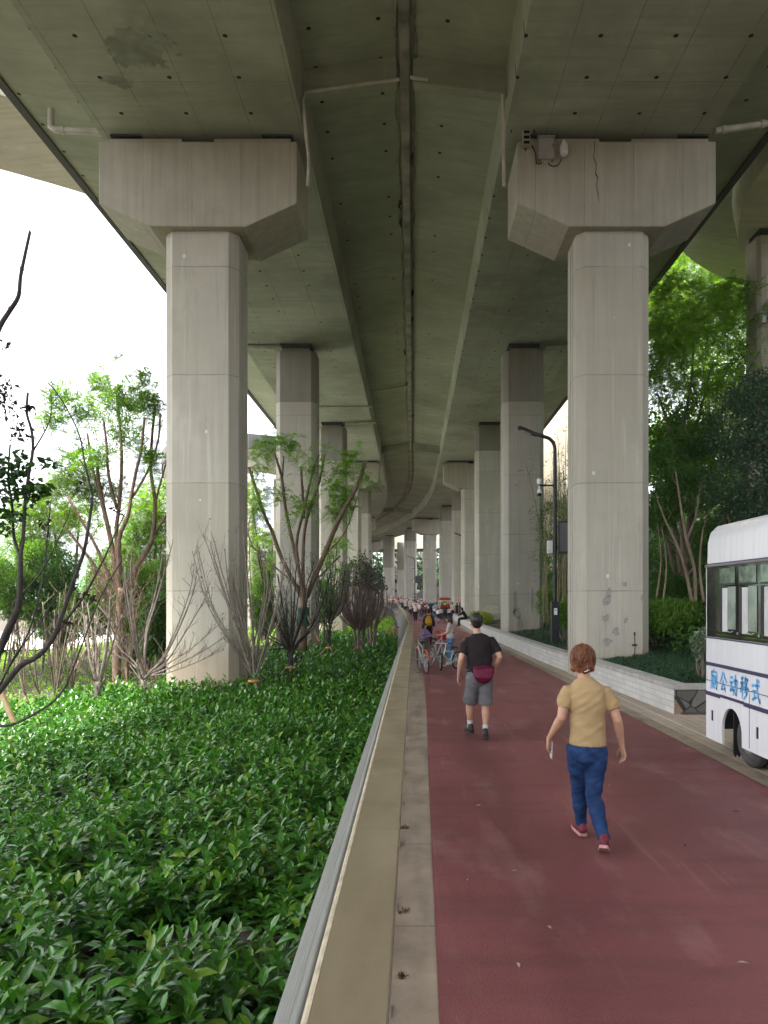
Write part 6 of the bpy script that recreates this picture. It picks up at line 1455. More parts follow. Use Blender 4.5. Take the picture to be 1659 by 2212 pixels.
# positions from the photo: wheel contact points
p = G(926, 1441, .0); bicycle('silver bicycle with red basket and spoked wheels standing by the child at the railing', (.70, 21.95, .007), math.radians(-24), .30, silver, .06, .014, redp, .80, .98, None, .5, tyre_grey, wb=.92)
p = G(960, 1449, .0); bicycle('small mint green bicycle with black tyres, leaning in front of the silver one', (p.x+.12, p.y+.2, .007), math.radians(142), .25, mint, -.10, .024, None, .62, .74, None, .75, None, plain('bike_rim_white', (.55, .55, .55), .4), wb=.78)
p = G(912, 1455, .0); bicycle('grey bicycle with orange mudguards standing against the railing', (p.x+.02, p.y+.35, .007), math.radians(12), .30, silver, -.07, .015, None, .82, .98, orange, -.3, None, None, wb=.95)

# ================================================================ the group by the bicycles
wht = cloth('white_shirt_cloth', (.62, .62, .62), (.5, .5, .5)); pink = cloth('pink_checked_cloth', (.55, .25, .24), (.60, .5, .46), stripes=((.6, .55, .5), 14)); navy = cloth('navy_cloth', (.03, .04, .09)); ltblue = cloth('pale_blue_cloth', (.30, .42, .42)); dk = cloth('dark_trousers_cloth', (.018, .016, .02)); lav = cloth('lavender_cloth', (.36, .27, .50), (.28, .2, .42)); brown = cloth('dark_brown_cloth', (.04, .028, .025)); stripe = cloth('striped_knit', (.55, .52, .47), (.5, .47, .43), stripes=((.22, .20, .19), 26)); jean2 = cloth('pale_denim', (.11, .19, .33), (.07, .13, .24)); redc = cloth('red_cloth', (.35, .03, .035)); greyc = cloth('grey_cloth', (.2, .2, .21))
S_BLK = dict(mat=black_shoe, sole=black_sole); S_WHT = dict(mat=plain('white_shoe', (.55, .55, .55), .6), sole=white_sole)
def look(top, legs, hair='short', shoes=S_BLK, sleeve=.6, len_=1.0, hm=None, **kw):
    hd_ = dict(mat=hm or hair_black, vol=1.04, nape=0, drop=.065, curl=.003)
    if hair == 'bob': hd_.update(side=.07, drop=.10, nape=-.03)
    if hair == 'long': hd_.update(side=.07, drop=.10, nape=-.03, long=.22)
    if hair == 'tail': hd_.update(tail=True)
    d = dict(top=dict(mat=top, hem=.15, sleeve=sleeve, ease=.014), legs=dict(mat=legs, len=len_, ease=.014, hem=.06), hair=hd_, shoes=shoes); d.update(kw); return d
# woman in a striped top, facing left, hands at the bicycle
p = G(973, 1436); H = 1.48; kk = H/1.65
person('woman in a striped top and blue jeans standing beside the bicycles', (p.x, p.y, .007), math.radians(75), std_pose(H, 0, 0, elL=(-.22*kk, .06, 1.07*kk), wrL=(-.10*kk, .30, .98*kk), elR=(.22*kk, .06, 1.07*kk), wrR=(.08*kk, .30, .98*kk), hdL=(-.06, .38, .97*kk), hdR=(.05, .38, .97*kk), head=(0, .04, 1.52*kk)), look(stripe, jean2, 'long', S_WHT, .9, widths=(.18, .16, .145, .165)), vox=.014)
# child in lavender at the railing
p = G(910, 1418); H = 1.12; kk = H/1.65
person('small child in a lavender top leaning over a bicycle at the railing', (p.x+.10, p.y, .007), math.radians(-125), std_pose(H, 0, 0, elL=(-.26*kk, .10, 1.10*kk), wrL=(-.18*kk, .26, 1.02*kk), elR=(.26*kk, .10, 1.10*kk), wrR=(.18*kk, .26, 1.02*kk), hdL=(-.16*kk, .34, 1.0*kk), hdR=(.16*kk, .34, 1.0*kk)), look(lav, greyc, 'bob', S_WHT, 1.3, head=1.28, hand=1.0), vox=.014)
# teenager with the yellow backpack
p = G(926, 1393); H = 1.50
yb, _, _ = person('person in dark clothes with a yellow backpack walking away', (p.x, p.y, .007), 0, std_pose(H, .12, .03), look(brown, dk, 'short', S_BLK, 1.4, widths=(.185, .165, .15, .165)), vox=.014)
kk = H/1.65; t = thing('backpack', 'yellow backpack worn by the person in dark clothes', 'bag', yb.location); yel = cloth('yellow_nylon', (.62, .36, .02), (.5, .27, .015), .6)
m = MB(); m.loft([V((0, -.20, .93*kk)), V((0, -.205, 1.05*kk)), V((0, -.20, 1.22*kk)), V((0, -.18, 1.34*kk))], [(.135, .06), (.145, .085), (.13, .075), (.07, .04)], (1, 0, 0), 18, 3.2); o = remeshed(m, 'pack', yel, .014, 4, t)
m = MB(); m.loft([V((0, -.275, .97*kk)), V((0, -.285, 1.04*kk)), V((0, -.275, 1.12*kk))], [(.10, .025), (.11, .03), (.10, .02)], (1, 0, 0), 14, 3); m.build('front_pocket', yel, t, False, smooth=True)
for sx in (-1, 1): m = MB(); m.tube([(sx*.09, -.14, 1.33*kk), (sx*.10, -.02, 1.40*kk), (sx*.10, .13, 1.30*kk), (sx*.11, .14, 1.12*kk), (sx*.13, -.10, .98*kk)], .018, 6, flat=.5); m.build('strap', black_tee, t, False)
m = MB(); m.tube([(-.06, -.245, 1.30*kk), (0, -.265, 1.24*kk), (.06, -.245, 1.30*kk)], .008, 5); m.tube([(-.1, -.285, 1.15*kk), (-.02, -.29, 1.0*kk)], .006, 5); m.tube([(.1, -.285, 1.15*kk), (.02, -.29, 1.0*kk)], .006, 5); m.build('webbing', black_tee, t, False)

# ================================================================ the crowd farther on
def ride_pose(H):
    k = H/1.65
    p = std_pose(H); z = .10*k
    p.update(hips=(0, -.18*k, .98*k), waist=(0, -.10*k, 1.13*k), chest=(0, .0, 1.29*k), neck=(0, .06*k, 1.47*k), head=(0, .10*k, 1.60*k), shL=(-.17*k, .03*k, 1.40*k), shR=(.17*k, .03*k, 1.40*k), elL=(-.24*k, .16*k, 1.18*k), elR=(.24*k, .16*k, 1.18*k), wrL=(-.22*k, .36*k, 1.07*k), wrR=(.22*k, .36*k, 1.07*k), hdL=(-.2*k, .44*k, 1.06*k), hdR=(.2*k, .44*k, 1.06*k),
      hipL=(-.085*k, -.16*k, .95*k), hipR=(.085*k, -.16*k, .95*k), knL=(-.11*k, .18*k, .72*k), knR=(.12*k, .10*k, .56*k), anL=(-.13*k, .02*k, .37*k), anR=(.14*k, -.04*k, .16*k)); return p
helm = plain('white_helmet', (.65, .65, .64), .35)
def hat(t, hv, kind='helmet', mat=None):
    m = MB()
    if kind == 'helmet': m.ell(hv(0, -.01, .055), (.105, .13, .085), 14, 8); m.build('helmet', mat or helm, t, False, smooth=True)
    else:
        m.ell(hv(0, -.01, .08), (.095, .105, .07), 14, 8); m.tube([hv(0, 0, .055), hv(0, 0, .065)], .19, 18); m.build('sun_hat', mat or plain('straw_hat', (.55, .45, .28), .8), t, False, smooth=True)
bikecols = [silver, plain('black_bike_paint', (.02, .02, .025), .4), plain('red_bike_paint', (.35, .02, .02), .4), plain('blue_bike_paint', (.05, .12, .3), .4)]
proto_bike = []
def crowd_bike(x, y, rz, label, i, sc=1.0, z=0.0):
    if len(proto_bike) <= i % 4:
        b = bicycle(label, (x, y, .007+z), rz, .32*sc, bikecols[i % 4], 0, .016, None, .86*sc, 1.0*sc); proto_bike.append(b)
    else:
        b = copy_tree(proto_bike[i % 4]); b.location = (x, y, .007+z); b.rotation_euler = (0, 0, rz); b['label'] = label
    return b
def member(label, px, pf, ph, pose='walk', lk=None, rz=0.0, ht=None, bike=None, blabel=None, sc=1.0, push=None):
    """px, pf, ph: column of the body, row of the feet, row of the head top in the photo"""
    p = Gp(px, pf); H = max(1.0, min(1.82, (pf-ph)*p.y/F)); 
    if pose == 'ride': po = ride_pose(H/1.06)
    else: po = std_pose(H, .22 if pose == 'walk' else 0, .05 if pose == 'walk' else 0)
    if push: 
        kk = H/1.65; po.update(elR=(.24*kk, .10, 1.10*kk), wrR=(.34*kk, .30, .98*kk), hdR=(.36*kk, .38, .97*kk), elL=(-.05*kk, .22, 1.12*kk), wrL=(.12*kk, .36, .98*kk), hdL=(.16*kk, .42, .97*kk)) if push > 0 else po.update(elL=(-.24*kk, .10, 1.10*kk), wrL=(-.34*kk, .30, .98*kk), hdL=(-.36*kk, .38, .97*kk))
    t, P, hv = person(label, (p.x, p.y, .007+p.z), rz, po, lk, 'people gathered on the path ahead', vox=.026)
    if ht: hat(t, hv, *ht)
    if bike is not None:
        d = V((math.cos(rz), math.sin(rz), 0))*(.42*push if push else 0)
        f = V((-math.sin(rz), math.cos(rz), 0))*(.05 if pose == 'ride' else .25)
        crowd_bike(p.x+d.x+f.x, p.y+d.y+f.y, rz, blabel, bike, sc, p.z)
    return t
cx = lambda c: (1500+c/3.318)/1.852
cyy = lambda c: (2300+c/3.318)/1.852
member('person in a pink and white checked top wheeling a bicycle along the railing', cx(538), cyy(615), cyy(378), 'stand', look(pink, dk, 'short'), .1, ('helmet', plain('pink_cap', (.55, .35, .33), .8)), 1, 'dark bicycle beside the person in the checked top', push=1.0)
member('person with black hair just beyond the checked top, at the railing', cx(522), cyy(560), cyy(335), 'stand', look(wht, dk, 'short'), .2)
member('person in a white t-shirt reaching out an arm, left of the navy helmeted rider', cx(592), cyy(570), cyy(362), 'stand', look(wht, dk, 'short'), -1.2, None, 0, 'silver bicycle beside the person reaching out an arm', push=1.0)
member('small figure with black hair between the reaching person and the helmeted rider', cx(640), cyy(540), cyy(360), 'stand', look(redc, dk, 'short'), .4)
member('rider in navy with a white helmet in the middle of the path', cx(735), cyy(590), cyy(338), 'ride', look(navy, dk, 'short'), .15, ('helmet',), 2, 'red bicycle under the rider in navy')
member('child in a white shirt with dark hair behind the navy rider', cx(770), cyy(570), cyy(380), 'stand', look(wht, jean2, 'bob', head=1.15), .2)
member('person in a pale blue shirt standing left of the red cart', cx(815), cyy(580), cyy(362), 'stand', look(ltblue, greyc, 'short'), .3)
member('small child in white riding a little bicycle away', cx(838), cyy(640), cyy(438), 'ride', look(wht, dk, 'short', len_=.5, head=1.2), 0, None, 3, 'little blue bicycle under the child in white', .62)
member('dark clothed rider with a pale hat in front of the red cart', cx(930), cyy(650), cyy(382), 'ride', look(brown, dk, 'bob'), -.05, ('hat',), 0, 'silver bicycle under the dark clothed rider')
member('person in a white t-shirt standing right of the red cart', cx(1030), cyy(590), cyy(362), 'stand', look(wht, dk, 'short'), .5)
member('dark clothed person by the wall right of the red cart', cx(1088), cyy(560), cyy(372), 'stand', look(brown, dk, 'long'), .6)
member('second dark clothed person by the wall, half hidden and smaller', cx(1128), cyy(548), cyy(374), 'stand', look(navy, dk, 'short'), .9)
member('white helmeted rider in white close behind the railing bend', cx(405), cyy(520), cyy(355), 'ride', look(wht, dk, 'short'), .25, ('helmet',), 1, 'dark bicycle under the white rider at the railing bend')
member('person in white left of the railing bend', cx(335), cyy(520), cyy(420), 'stand', look(wht, dk, 'short', head=1.1), .4, ('helmet',))
member('rider in white with a white helmet far along the bend', cx(405), cyy(420), cyy(262), 'ride', look(wht, dk, 'short'), .4, ('helmet',), 2, 'red bicycle under the far white rider')
member('person mostly hidden ahead of the man in black, only the head top showing', 1041, 1500, 1325-14, 'walk', look(navy, dk, 'short'), 0) if False else None
more = [(612, 1345, 1308, 'ride', navy, 'rider in navy between the checked top and the reaching person', 1, 0), (470, 540, 400, 'ride', pink, 'rider in pink just past the railing bend', 2, 0), (500, 480, 330, 'stand', wht, 'person in white standing far past the checked top', None, 0), (560, 450, 320, 'stand', redc, 'person in red standing beyond the checked top', None, 0), (690, 500, 365, 'stand', wht, 'person in white behind the helmeted navy rider, at left', None, 0), (860, 560, 400, 'ride', wht, 'rider in white beside the front of the red cart', 0, 0), (985, 600, 420, 'stand', pink, 'child in pink right of the dark clothed rider', None, 0), (1060, 520, 370, 'stand', redc, 'person in red by the wall beyond the white t-shirt', None, 0), (440, 450, 310, 'stand', redc, 'person in red far past the railing bend', None, 0), (370, 430, 300, 'stand', pink, 'person in pink far left on the bend', None, 0), (300, 400, 300, 'ride', wht, 'tiny rider in white at the far left of the bend', 1, 0), (340, 395, 290, 'stand', redc, 'tiny person in red at the far left of the bend', None, 0)]
more += [(455, 500, 372, 'ride', pink, 'rider in pink nearest the railing bend', 3, 0), (575, 520, 380, 'ride', wht, 'rider in white behind the checked top, at right', 2, 0), (665, 560, 410, 'ride', redc, 'rider in red left of the navy rider', 1, 0), (790, 620, 460, 'ride', navy, 'small rider in navy beside the little child', 0, 0), (880, 600, 430, 'stand', wht, 'person in white standing against the red cart body', None, 0), (960, 560, 395, 'stand', redc, 'person in red at the right corner of the red cart', None, 0), (630, 470, 330, 'stand', pink, 'person in pink far up the path left of the red cart', None, 0), (715, 480, 340, 'stand', redc, 'person in red far up the path behind the navy rider', None, 0)]
for c, f, h, po, mt, lab, bk, _ in more:
    if f > 1000: c, f, h = 612, 555, 372
    member(lab, cx(c), cyy(f), cyy(h), po, look(mt, dk if mt is not navy else jean2, random.choice(['short', 'bob', 'long'])), random.uniform(-.4, .4), ('helmet',) if po == 'ride' else None, bk, 'bicycle under the '+lab)
# crouching figure in black sitting on the coping
p = V((wx(52)+.02, 52.0, 0)); H = 1.62; kk = H/1.65
sit = std_pose(H, 0, 0, hips=(0, -.05, .60), waist=(0, -.02, .76), chest=(0, .10, .93), neck=(0, .18, 1.10), head=(0, .24, 1.22), shL=(-.17, .14, 1.05), shR=(.17, .14, 1.05), elL=(-.20, .30, .84), elR=(.20, .30, .84), wrL=(-.10, .48, .78), wrR=(.10, .48, .78), hdL=(-.06, .56, .78), hdR=(.06, .56, .78), hipL=(-.09, 0, .58), hipR=(.09, 0, .58), knL=(-.12, .42, .52), knR=(.12, .44, .54), anL=(-.10, .40, .085), anR=(.12, .50, .085))
person('person all in black sitting hunched on the wall coping right of the path', (p.x-.05, p.y, .007), math.radians(78), sit, look(dk, dk, 'long', S_BLK, 1.5), vox=.016)
# tiny figures far along the bend
far_c = [(846, 1318, wht), (853, 1316, pink), (860, 1317, redc), (866, 1320, pink), (872, 1318, redc), (877, 1319, wht), (841, 1314, pink), (849, 1321, redc), (884, 1320, redc), (889, 1317, wht), (857, 1321, pink), (870, 1315, wht), (880, 1315, pink), (894, 1322, wht), (899, 1326, redc), (905, 1324, pink), (893, 1328, pink), (910, 1330, wht), (903, 1332, wht), (863, 1314, wht), (886, 1325, wht), (875, 1323, wht), (850, 1313, redc), (918, 1330, redc), (926, 1334, wht)]
tones = {wht.name: 'white', pink.name: 'pink', redc.name: 'red'}
protos = {}
for i, (px, py, mt) in enumerate(far_c):
    p = Gp(px, py-2); key = mt.name
    if key not in protos:
        t, P, hv = person('tiny far-off figure in %s in the crowd where the path bends' % tones[key], (p.x, p.y, .007+p.z), random.uniform(-.6, .6), std_pose(1.62, .2, .04), look(mt, dk, 'short'), 'tiny figures in the far crowd on the bend', vox=.04); hat(t, hv, 'helmet', helm if mt is wht else plain('far_cap', (.5, .3, .3), .8)); protos[key] = t
    else:
        t = copy_tree(protos[key]); t.location = (p.x, p.y, .007+p.z); t.rotation_euler = (0, 0, random.uniform(-.8, .8)); s = random.uniform(.9, 1.06); t.scale = (s, s, s)

# red canopy cart
def cart():
    y = 73.0; x = cx(918); X = (x-VX)*y/F; k = y/F
    t = thing('canopy_cart', 'red pedal cart with a red canopy amid the cyclists', 'cart', (X, y, .007+gz(y)), .1)
    rp = plain('red_cart_paint', (.36, .012, .018), .4); w_ = (cx(1000)-cx(850))*k*.47; zt_ = CH+(VY-cyy(322))*k
    m = MB(); m.ring_loft([[V((-w_*a, -.9*a, zt_+b)), V((w_*a, -.9*a, zt_+b)), V((w_*a, .9*a, zt_+b)), V((-w_*a, .9*a, zt_+b))] for a, b in ((1.0, -.14), (1.02, -.02), (.8, .06), (.4, .10))]); m.build('canopy', rp, t, False)
    m = MB()
    for sx in (-1, 1):
        for sy in (-1, 1): m.tube([(sx*w_*.86, sy*.75, .5), (sx*w_*.86, sy*.75, zt_-.12)], .03, 6)
    m.build('canopy_post', plain('cart_post', (.5, .5, .5), .4, .4), t, False)
    m = MB(); m.b2(-w_*.95, w_*.95, -.85, .8, .42, .75); m.b2(-w_*.95, w_*.95, -.86, -.78, .75, 1.2); m.build('body', rp, t, False, bevel=.04)
    m = MB(); m.b2(-w_*.85, w_*.85, -.5, -.1, .755, .95); m.b2(-w_*.85, w_*.85, -.6, -.5, .8, 1.35); m.build('seat', plain('cart_seat', (.25, .02, .02), .6), t, False, bevel=.03)
    for sx in (-1, 1):
        m = MB(); m.torus((0, 0, 0), .26, .05, 'X', 22, 7); wh = m.build('wheel', plain('cart_tyre', (.02, .02, .02), .8), t, False, smooth=True); wh.location = (sx*w_*.98, -.55, .31); h = MB(); h.disc((0, 0, 0), .18, 'X', .05); h.build('rim', rims_m, wh, False)
        q = MB(); q.disc((sx*w_*.7, -.87, .62), .07, 'Y', .02); q.build('tail_light', plain('orange_lens', (.6, .2, .03), .3), t, False)
    m = MB(); m.torus((0, 0, 0), .26, .05, 'X', 22, 7); wh = m.build('wheel', plain('cart_tyre', (.02, .02, .02), .8), t, False, smooth=True); wh.location = (0, 1.0, .31)
rims_m = plain('cart_rim', (.4, .4, .4), .4, .5)
cart()
# red sign by the wall
p = G(cx(1122), cyy(470)); y = 64.0; xa, xb = ((cx(1106)-VX)*y/F, (cx(1138)-VX)*y/F); za, zb = CH+(VY-cyy(372))*y/F, CH+(VY-cyy(304))*y/F
t = thing('red_sign', 'narrow red and white upright sign by the wall beyond the red cart', 'sign', ((xa+xb)/2, y, .5))
m = MB(); m.b2(xa, xb, y-.03, y+.03, za, zb); bd = m.build('board', plain('red_sign_paint', (.5, .03, .04), .5), t, bevel=.01)
for f0, f1, w_ in ((.72, .92, .7), (.42, .62, .5), (.12, .32, .6)):
    m = MB(); c = (xa+xb)/2; h = (xb-xa)*w_/2; m.b2(c-h, c+h, y-.036, y-.031, lerp(za, zb, f0), lerp(za, zb, f1)); m.build('white_panel', plain('white_sign_panel', (.65, .6, .6), .5), bd)
m = MB(); m.tube([((xa+xb)/2, y, .45), ((xa+xb)/2, y, za)], .03, 6); m.build('post', M['lamp_paint'], t)
# bins and a bicycle in the far left gap
for i, (c, col, nm) in enumerate(((208, (.03, .09, .40), 'blue'), (238, (.45, .03, .04), 'red'), (272, (.03, .22, .10), 'green'))):
    y = 100; x = (cx(c)-VX)*y/F; z1 = CH+(VY-cyy(432))*y/F; t = thing('waste_bin', '%s waste bin on the far left lawn' % nm, 'bin', (x, y, -.5), 0, 'row of coloured waste bins')
    m = MB(); m.ring_loft([[V((sx*w_, sy*w_, z)) for sx, sy in ((-1, -1), (1, -1), (1, 1), (-1, 1))] for w_, z in ((.20, 0.0), (.24, z1+.40))]); m.build('body', plain(nm+'_bin_plastic', col, .5), t, False, bevel=.02)
    m = MB(); m.b2(-.26, .26, -.26, .26, z1+.402, z1+.48); m.build('lid', plain(nm+'_bin_lid', tuple(v*.8 for v in col), .5), t, False, bevel=.02)
b = copy_tree(proto_bike[1]); b.location = ((cx(262)-VX)*42/F, 42, -.5); b.rotation_euler = (0, .1, 1.3); b['label'] = 'dark bicycle parked on the far lawn by the railing bend'; b['group'] = 'bicycles on the path'
# ================================================================ curved ramps of the interchange
def ramp(name, label, cpts, prof, mats, piers=()):
    cp = smooth_poly(cpts, 8); t = thing(name, label, 'ramp', cp[0]); n = len(cp); fr = []
    for i in range(n):
        d = cp[min(i+1, n-1)]-cp[max(i-1, 0)]; d.z = 0; d.normalize(); fr.append(V((d.y, -d.x, 0)))
    def part(idx, nm, mat, closed=False):
        m = MB(); m.ring_loft([[p+f*prof[i][0]+V((0, 0, prof[i][1])) for i in idx] for p, f in zip(cp, fr)], closed, closed); return m.build(nm, mat, t)
    part(range(len(prof)), 'girder', mats[0], True)
    e = MB()
    for sg in (-1, 1):
        w_ = max(a for a, b in prof); top = max(b for a, b in prof)
        e2 = MB(); e2.ring_loft([[p+f*sg*x+V((0, 0, z)) for x, z in ((w_-.02, top-.45), (w_+.16, top-.5), (w_+.16, top+.85), (w_-.02, top+.85))] for p, f in zip(cp, fr)]); e2.build('parapet', mats[1], t)
    return t
RP = [(-4.6, 1.55), (-2.0, 1.15), (-1.8, 0), (1.2, 0), (1.4, 1.15), (2.4, 1.4), (2.4, 1.95), (-4.6, 1.95)]
def arc(c, R, a0, a1, z, n=9): return [V((c[0]+R*math.cos(a), c[1]+R*math.sin(a), z)) for a in np.linspace(a0, a1, n)]
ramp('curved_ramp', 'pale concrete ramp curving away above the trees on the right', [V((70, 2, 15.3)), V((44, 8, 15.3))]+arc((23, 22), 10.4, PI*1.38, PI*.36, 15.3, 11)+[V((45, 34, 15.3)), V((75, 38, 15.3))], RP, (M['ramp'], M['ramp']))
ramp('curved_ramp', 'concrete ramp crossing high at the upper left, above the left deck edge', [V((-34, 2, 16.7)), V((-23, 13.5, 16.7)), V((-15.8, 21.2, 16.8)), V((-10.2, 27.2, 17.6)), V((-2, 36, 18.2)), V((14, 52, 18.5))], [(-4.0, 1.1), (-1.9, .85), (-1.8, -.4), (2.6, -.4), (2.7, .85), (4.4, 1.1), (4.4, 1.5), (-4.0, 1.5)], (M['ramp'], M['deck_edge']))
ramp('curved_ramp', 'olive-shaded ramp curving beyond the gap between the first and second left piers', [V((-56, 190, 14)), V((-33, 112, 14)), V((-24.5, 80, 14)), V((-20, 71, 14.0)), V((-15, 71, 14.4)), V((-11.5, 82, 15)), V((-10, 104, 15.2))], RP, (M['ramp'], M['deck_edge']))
def ramp_pier(x, y, z1, w_, label):
    t = thing('ramp_pier', label, 'pier', (x, y, -.6), 0, 'piers of the curved ramps'); m = MB(); p = oct_(w_, w_*.9, .12, 0, 0)
    m.ring_loft([[V((a, b, 0)) for a, b in p], [V((a, b, z1+.6-.3)) for a, b in p]]); m.build('column', M['pier_pale'], t, False, bevel=.01)
    m = MB(); m.b2(-w_*.4, w_*.4, -w_*.35, w_*.35, z1+.302, z1+.597); m.build('bearing', M['steel'], t, False); return t
M['pier_pale'] = concrete('pale_sunlit_concrete', (.52, .48, .41), [('z', 3, .3, .02)], 'z', False, .1)
rp1 = ramp_pier(12.95, 27.0, 15.3, 1.2, 'pale ramp column with a small meter box at the right edge above the trees')
m = MB(); m.b2(-.35, -.12, -.78, -.55, 12.6, 13.2); m.b2(-.55, -.4, -.75, -.55, 12.4, 12.8); m.tube([(-.2, -.66, 13.2), (-.2, -.66, 14.4)], .03, 6); m.tube([(-.32, -.66, 13.2), (-.32, -.66, 14.1)], .02, 6); m.build('meter_box', M['cam_white'], rp1, False)
ramp_pier(-13.2, 76, 14.4, 2.0, 'pale sunlit column of the far left ramp behind the second left pier')
ramp_pier(-14.95, 67.5, 13.6, .8, 'slim brownish column behind the right face of the near left pier')
ramp_pier(19, 40, 15.2, 1.2, 'ramp column hidden in the trees at far right')

# ================================================================ buildings
def wall_building(label, x0, x1, y0, y1, z0, z1, mat, win=None, cat='building', nm='building'):
    t = thing(nm, label, cat, ((x0+x1)/2, (y0+y1)/2, z0)); m = MB(); m.b2(x0, x1, y0, y1, z0, z1); m.build('wall', mat, t)
    m = MB(); m.b2(x0-.3, x1+.3, y0-.3, y1+.3, z1+.003, z1+.5); m.build('roof', mat, t); return t
cream = concrete('cream_render', (.60, .53, .42), [('z', 3.4, .3, .03)], 'z', False, .06)
wall_building('plain cream building wall behind the lamp post, between the two near right piers', 11.5, 17.5, 58, 66, .5, 21, cream)
wall_building('grey building among the trees on the right bank', 24, 36, 48, 58, 4, 17, concrete('grey_render', (.42, .41, .39), [('z', 3.1, .3, .25)], 'z', False, .1))
def tower(label, px, Y, wid, zt_, rot=0.0, floors=24):
    x = (px-VX)*Y/F; t = thing('apartment_tower', label, 'building', (x, Y, -5), rot); wm = plain('tower_render', (.62, .63, .66), .8, 0, .08, .3); gm_ = plain('tower_window', (.16, .19, .24), .2)
    m = MB(); m.b2(-wid/2, wid/2, 0, wid*.8, 0, zt_); wl_ = m.build('wall', wm, t, False)
    m = MB(); m.b2(-wid*.3, wid*.1, wid*.2, wid*.6, zt_+.003, zt_+5); m.build('roof', wm, t, False)
    fh = zt_/floors; nb = 4; me = None
    for b in range(nb):
        for f in range(floors):
            if me is None:
                q = MB(); q.b2(-wid*.08, wid*.08, -.10, -.003, 0, fh*.5); o = q.build('window', gm_, t, False); me = o.data
            else: o = bpy.data.objects.new('window', me); COL.objects.link(o); o.parent = t
            o.location = (-wid/2+wid*(b+.5)/nb, 0, f*fh+fh*.3)
    return t
tower('pale high-rise apartment tower seen beside the left edge of the near left pier', 352, 330, 26, 78, .25)
tower('second pale apartment block far beyond, between the near and second left piers', 592, 300, 22, 52, .2, 18)
# ================================================================ far hills, river, distant wood
def hill(name, pts, Y, depth, mat):
    m = MB(); rows = []
    xs = np.linspace(pts[0][0], pts[-1][0], 60)
    for k, f in ((0, 0.0), (.35, .45), (.7, .85), (1.0, 1.0), (1.5, .8), (2.2, .0)):
        rows.append([V(((x-VX)*Y/F*(1+.25*k), Y+depth*k, -6+f*(6+CH+(VY-interp(x, [p[0] for p in pts], [p[1] for p in pts]))*Y/F*(1+depth*k/Y))+f*(6*mnoise.noise(V((x*.02, k*2, 1)))+4*mnoise.noise(V((x*.06, k*3, 4)))))) for x in xs])
    m.ring_loft(rows, False, False); o = m.build(name, mat, smooth=True); setp(o, kind='structure'); return o
hm = (lambda k: k.set(k.mix(k.rng(k.noise(k.pos(), .05, 6, .7), .3, .7), (.03, .075, .05), (.07, .13, .07)), .95))(NT('far_forest'))
hill('hill', [(-900, 1240), (-400, 1215), (-100, 1225), (60, 1215), (200, 1190), (255, 1110), (300, 1010), (350, 950), (420, 1010), (520, 1100), (620, 1150), (760, 1200), (900, 1230)], 900, 260, hm)
wtr = NT('pale_river'); wtr.bump(wtr.noise(wtr.map(wtr.pos(), (1, 3, 1)), .8, 3), .15, .05); wtr.set((.10, .13, .13), .12, 0, .6)
m = MB(); m.add([(-400, 62, -2.2), (-22, 62, -2.2), (-30, 240, -2.2), (-400, 300, -2.2)], [(0, 1, 2, 3)]); setp(m.build('river', wtr.m, fix=False), kind='structure')
m = MB(); m.add([(-200, 40, -1.9), (-19, 44, -1.02), (-19, 61, -1.02), (-200, 61, -1.9)], [(0, 1, 2, 3)]); setp(m.build('promenade', plain('pale_promenade_paving', (.5, .48, .44), .8), fix=False), kind='structure')
# distant wood under the far end of the viaduct: reads as one mass
bl = []
for i in range(46):
    x = random.uniform(-75, 45); y = random.uniform(165, 215); h = random.uniform(11, 19); bl.append(((x, y, h*.5), (random.uniform(5, 9), 5, h*.6)))
p, d = blob_points(bl, 34000, .6, .3, .05); v, f = leaf_quads(p, nrm(d+rnd_dir(len(p))), 1.1*(.6+.8*rng.random(len(p))), .6); m = MB(); m.raw(v, f); setp(m.build('woods', lf_dark), 'dark wood closing the view under the far end of the viaduct', 'wood', None, 'stuff')
for i, (x, y, rx, h, lab) in enumerate([(-9, 96, 2.4, 5, 'dark leafy tree left of the far bend'), (-12, 116, 3, 7, 'taller dark tree behind the far bend on the left'), (7, 118, 3, 6, 'bushy tree behind the smallest lamp post'), (3.5, 138, 3, 7, 'dark tree at the end of the path, under the far spans'), (8.5, 88, 2.0, 3.4, 'low bushy tree right of the far wall'), (-18, 104, 3.5, 8, 'wide dark tree far behind the left piers')]):
    bl = [((x+random.uniform(-.5, .5)*rx, y+random.uniform(-.5, .5)*rx, h*random.uniform(.4, .85)), (rx*.6, rx*.6, h*.24)) for _ in range(7)]
    shrub('far_tree', lab, 'tree', bl, 3600, .34, lf_mid if i % 2 else lf_dark, gap=.15, base=V((x, y, zt(x, y))))
# columns of a second viaduct beyond the bend
for i, (px, Y, w_, py) in enumerate([(890, 146, 1.9, 1140), (868, 150, 1.9, 1172), (838, 132, 1.8, 1160), (852, 170, 1.9, 1185), (915, 176, 1.9, 1180)]):
    x = (px-VX)*Y/F; t = thing('far_pier', ['pale far pier between the two smallest lamps', 'slim far pier with a drain pipe, left of the smallest lamp', 'leftmost far pier behind the twiggy globe shrubs', 'thin grey pier in the darkest part of the far spans', 'farthest pier behind the bend'][i], 'pier', (x, Y, -.6), 0, 'piers beyond the bend'); z1 = CH+(VY-py)*Y/F
    p = oct_(w_, 1.5, .25, 0, 0); m = MB(); m.ring_loft([[V((a, b, 0)) for a, b in p], [V((a, b, z1*.62)) for a, b in p]]); m.build('column', M['pier'], t, False); m = MB(); m.ring_loft([[V((a*.995, b*.995, z1*.62)) for a, b in p], [V((a*.995, b*.995, z1+.6)) for a, b in p]]); m.build('column_head', M['pier_dark'], t, False)
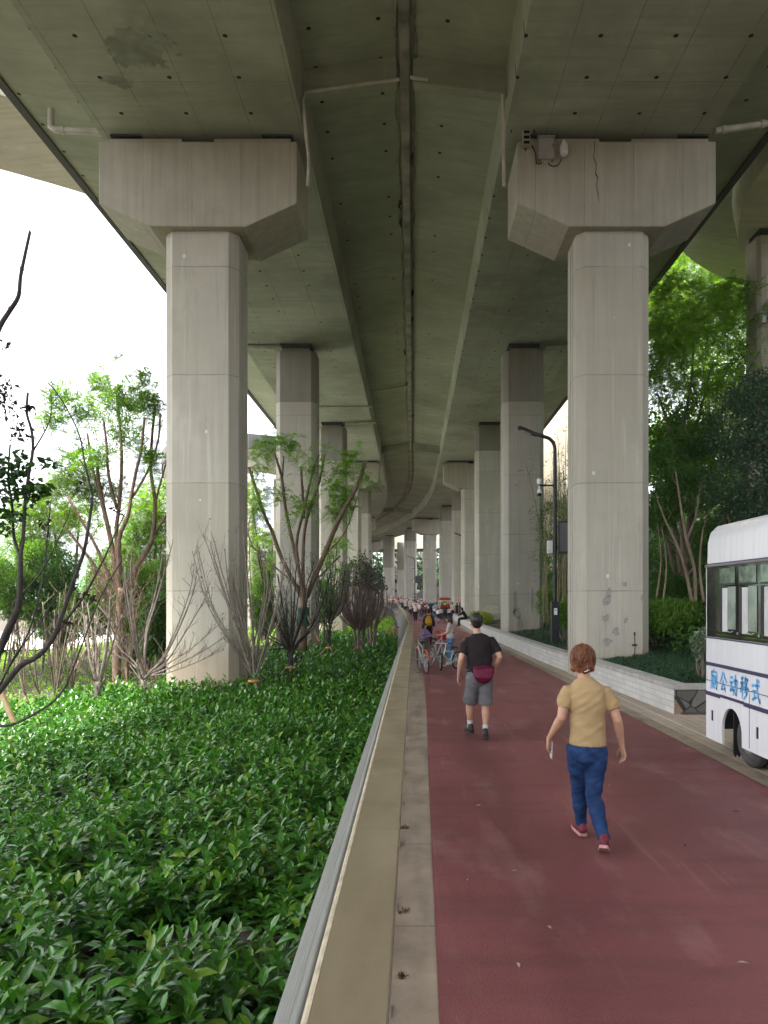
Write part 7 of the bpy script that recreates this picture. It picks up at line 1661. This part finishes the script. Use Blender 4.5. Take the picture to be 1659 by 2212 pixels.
t = thing('viaduct_deck', 'dark far deck crossing behind the bend', 'bridge deck', (0, 165, 15)); m = MB(); m.ring_loft([[V((x, y+dy, z)) for dy, z in ((-5, 12.4), (5, 12.4), (5, 15.6), (-5, 15.6))] for x, y in ((-60, 180), (-20, 166), (30, 152), (60, 140))]); m.build('girder', M['soffit_dark'], t)
# litter and dead leaves on the path
pale = plain('pale_dry_leaf', (.42, .36, .27), .8); dry = plain('dark_dry_leaf', (.10, .05, .03), .8)
lit = [(1058, 1697, .05, pale), (1033, 1743, .05, pale), (1187, 2008, .05, pale), (1112, 1885, .05, pale), (1325, 1675, .07, dry), (1590, 1756, .07, dry), (1120, 2090, .05, pale), (1605, 2085, .06, pale), (1315, 1700, .05, pale), (1180, 1640, .04, pale), (1480, 1830, .05, dry), (1010, 1905, .04, pale)]
for i, (px, py, s, mt) in enumerate(lit):
    p = G(px, py); a = random.random()*6; u = V((math.cos(a), math.sin(a), 0)); w_ = V((-u.y, u.x, 0)); z = V((0, 0, .012)); q = [p+z-u*s*.5, p+z+w_*s*.2+V((0, 0, .008)), p+z+u*s*.5+V((0, 0, .004)), p+z-w_*s*.2+V((0, 0, .006))]
    m = MB(); m.ring_loft([q, [x_+V((0, 0, .0015)) for x_ in q]]); setp(m.build('fallen_leaf', mt), '%s fallen leaf lying on the red path' % ('pale' if mt is pale else 'dark'), 'leaf', '%s fallen leaves on the red path' % ('pale' if mt is pale else 'dark'))
# weeds at the feet of the railing
for i, (px, py) in enumerate(((874, 1972), (868, 2112), (876, 1790))):
    p = G(px, py); P = np.tile(np.array(p), (26, 1))+rng.normal(0, .014, (26, 3))*np.array([1, 1, 0]); v, f = leaf_quads(P, rnd_dir(26, .9), .032*(.5+rng.random(26)), .3); m = MB(); m.raw(v, f)
    setp(m.build('weed', lf_brown), 'tuft of dry brown weed at a railing post foot', 'weed', 'dry weeds along the railing foot')

# the air over the valley
hz = bpy.data.materials.new('pale_haze'); hz.use_nodes = True; ht_ = hz.node_tree; ht_.nodes.remove(ht_.nodes['Principled BSDF'])
pv = ht_.nodes.new('ShaderNodeVolumePrincipled'); pv.inputs['Color'].default_value = (.86, .90, .95, 1); pv.inputs['Density'].default_value = .00035; pv.inputs['Anisotropy'].default_value = .2; ht_.links.new(pv.outputs[0], ht_.nodes['Material Output'].inputs['Volume'])
m = MB(); m.b2(-1200, 1200, -350, 2300, -9, 330); o = m.build('haze', hz); setp(o, kind='stuff')
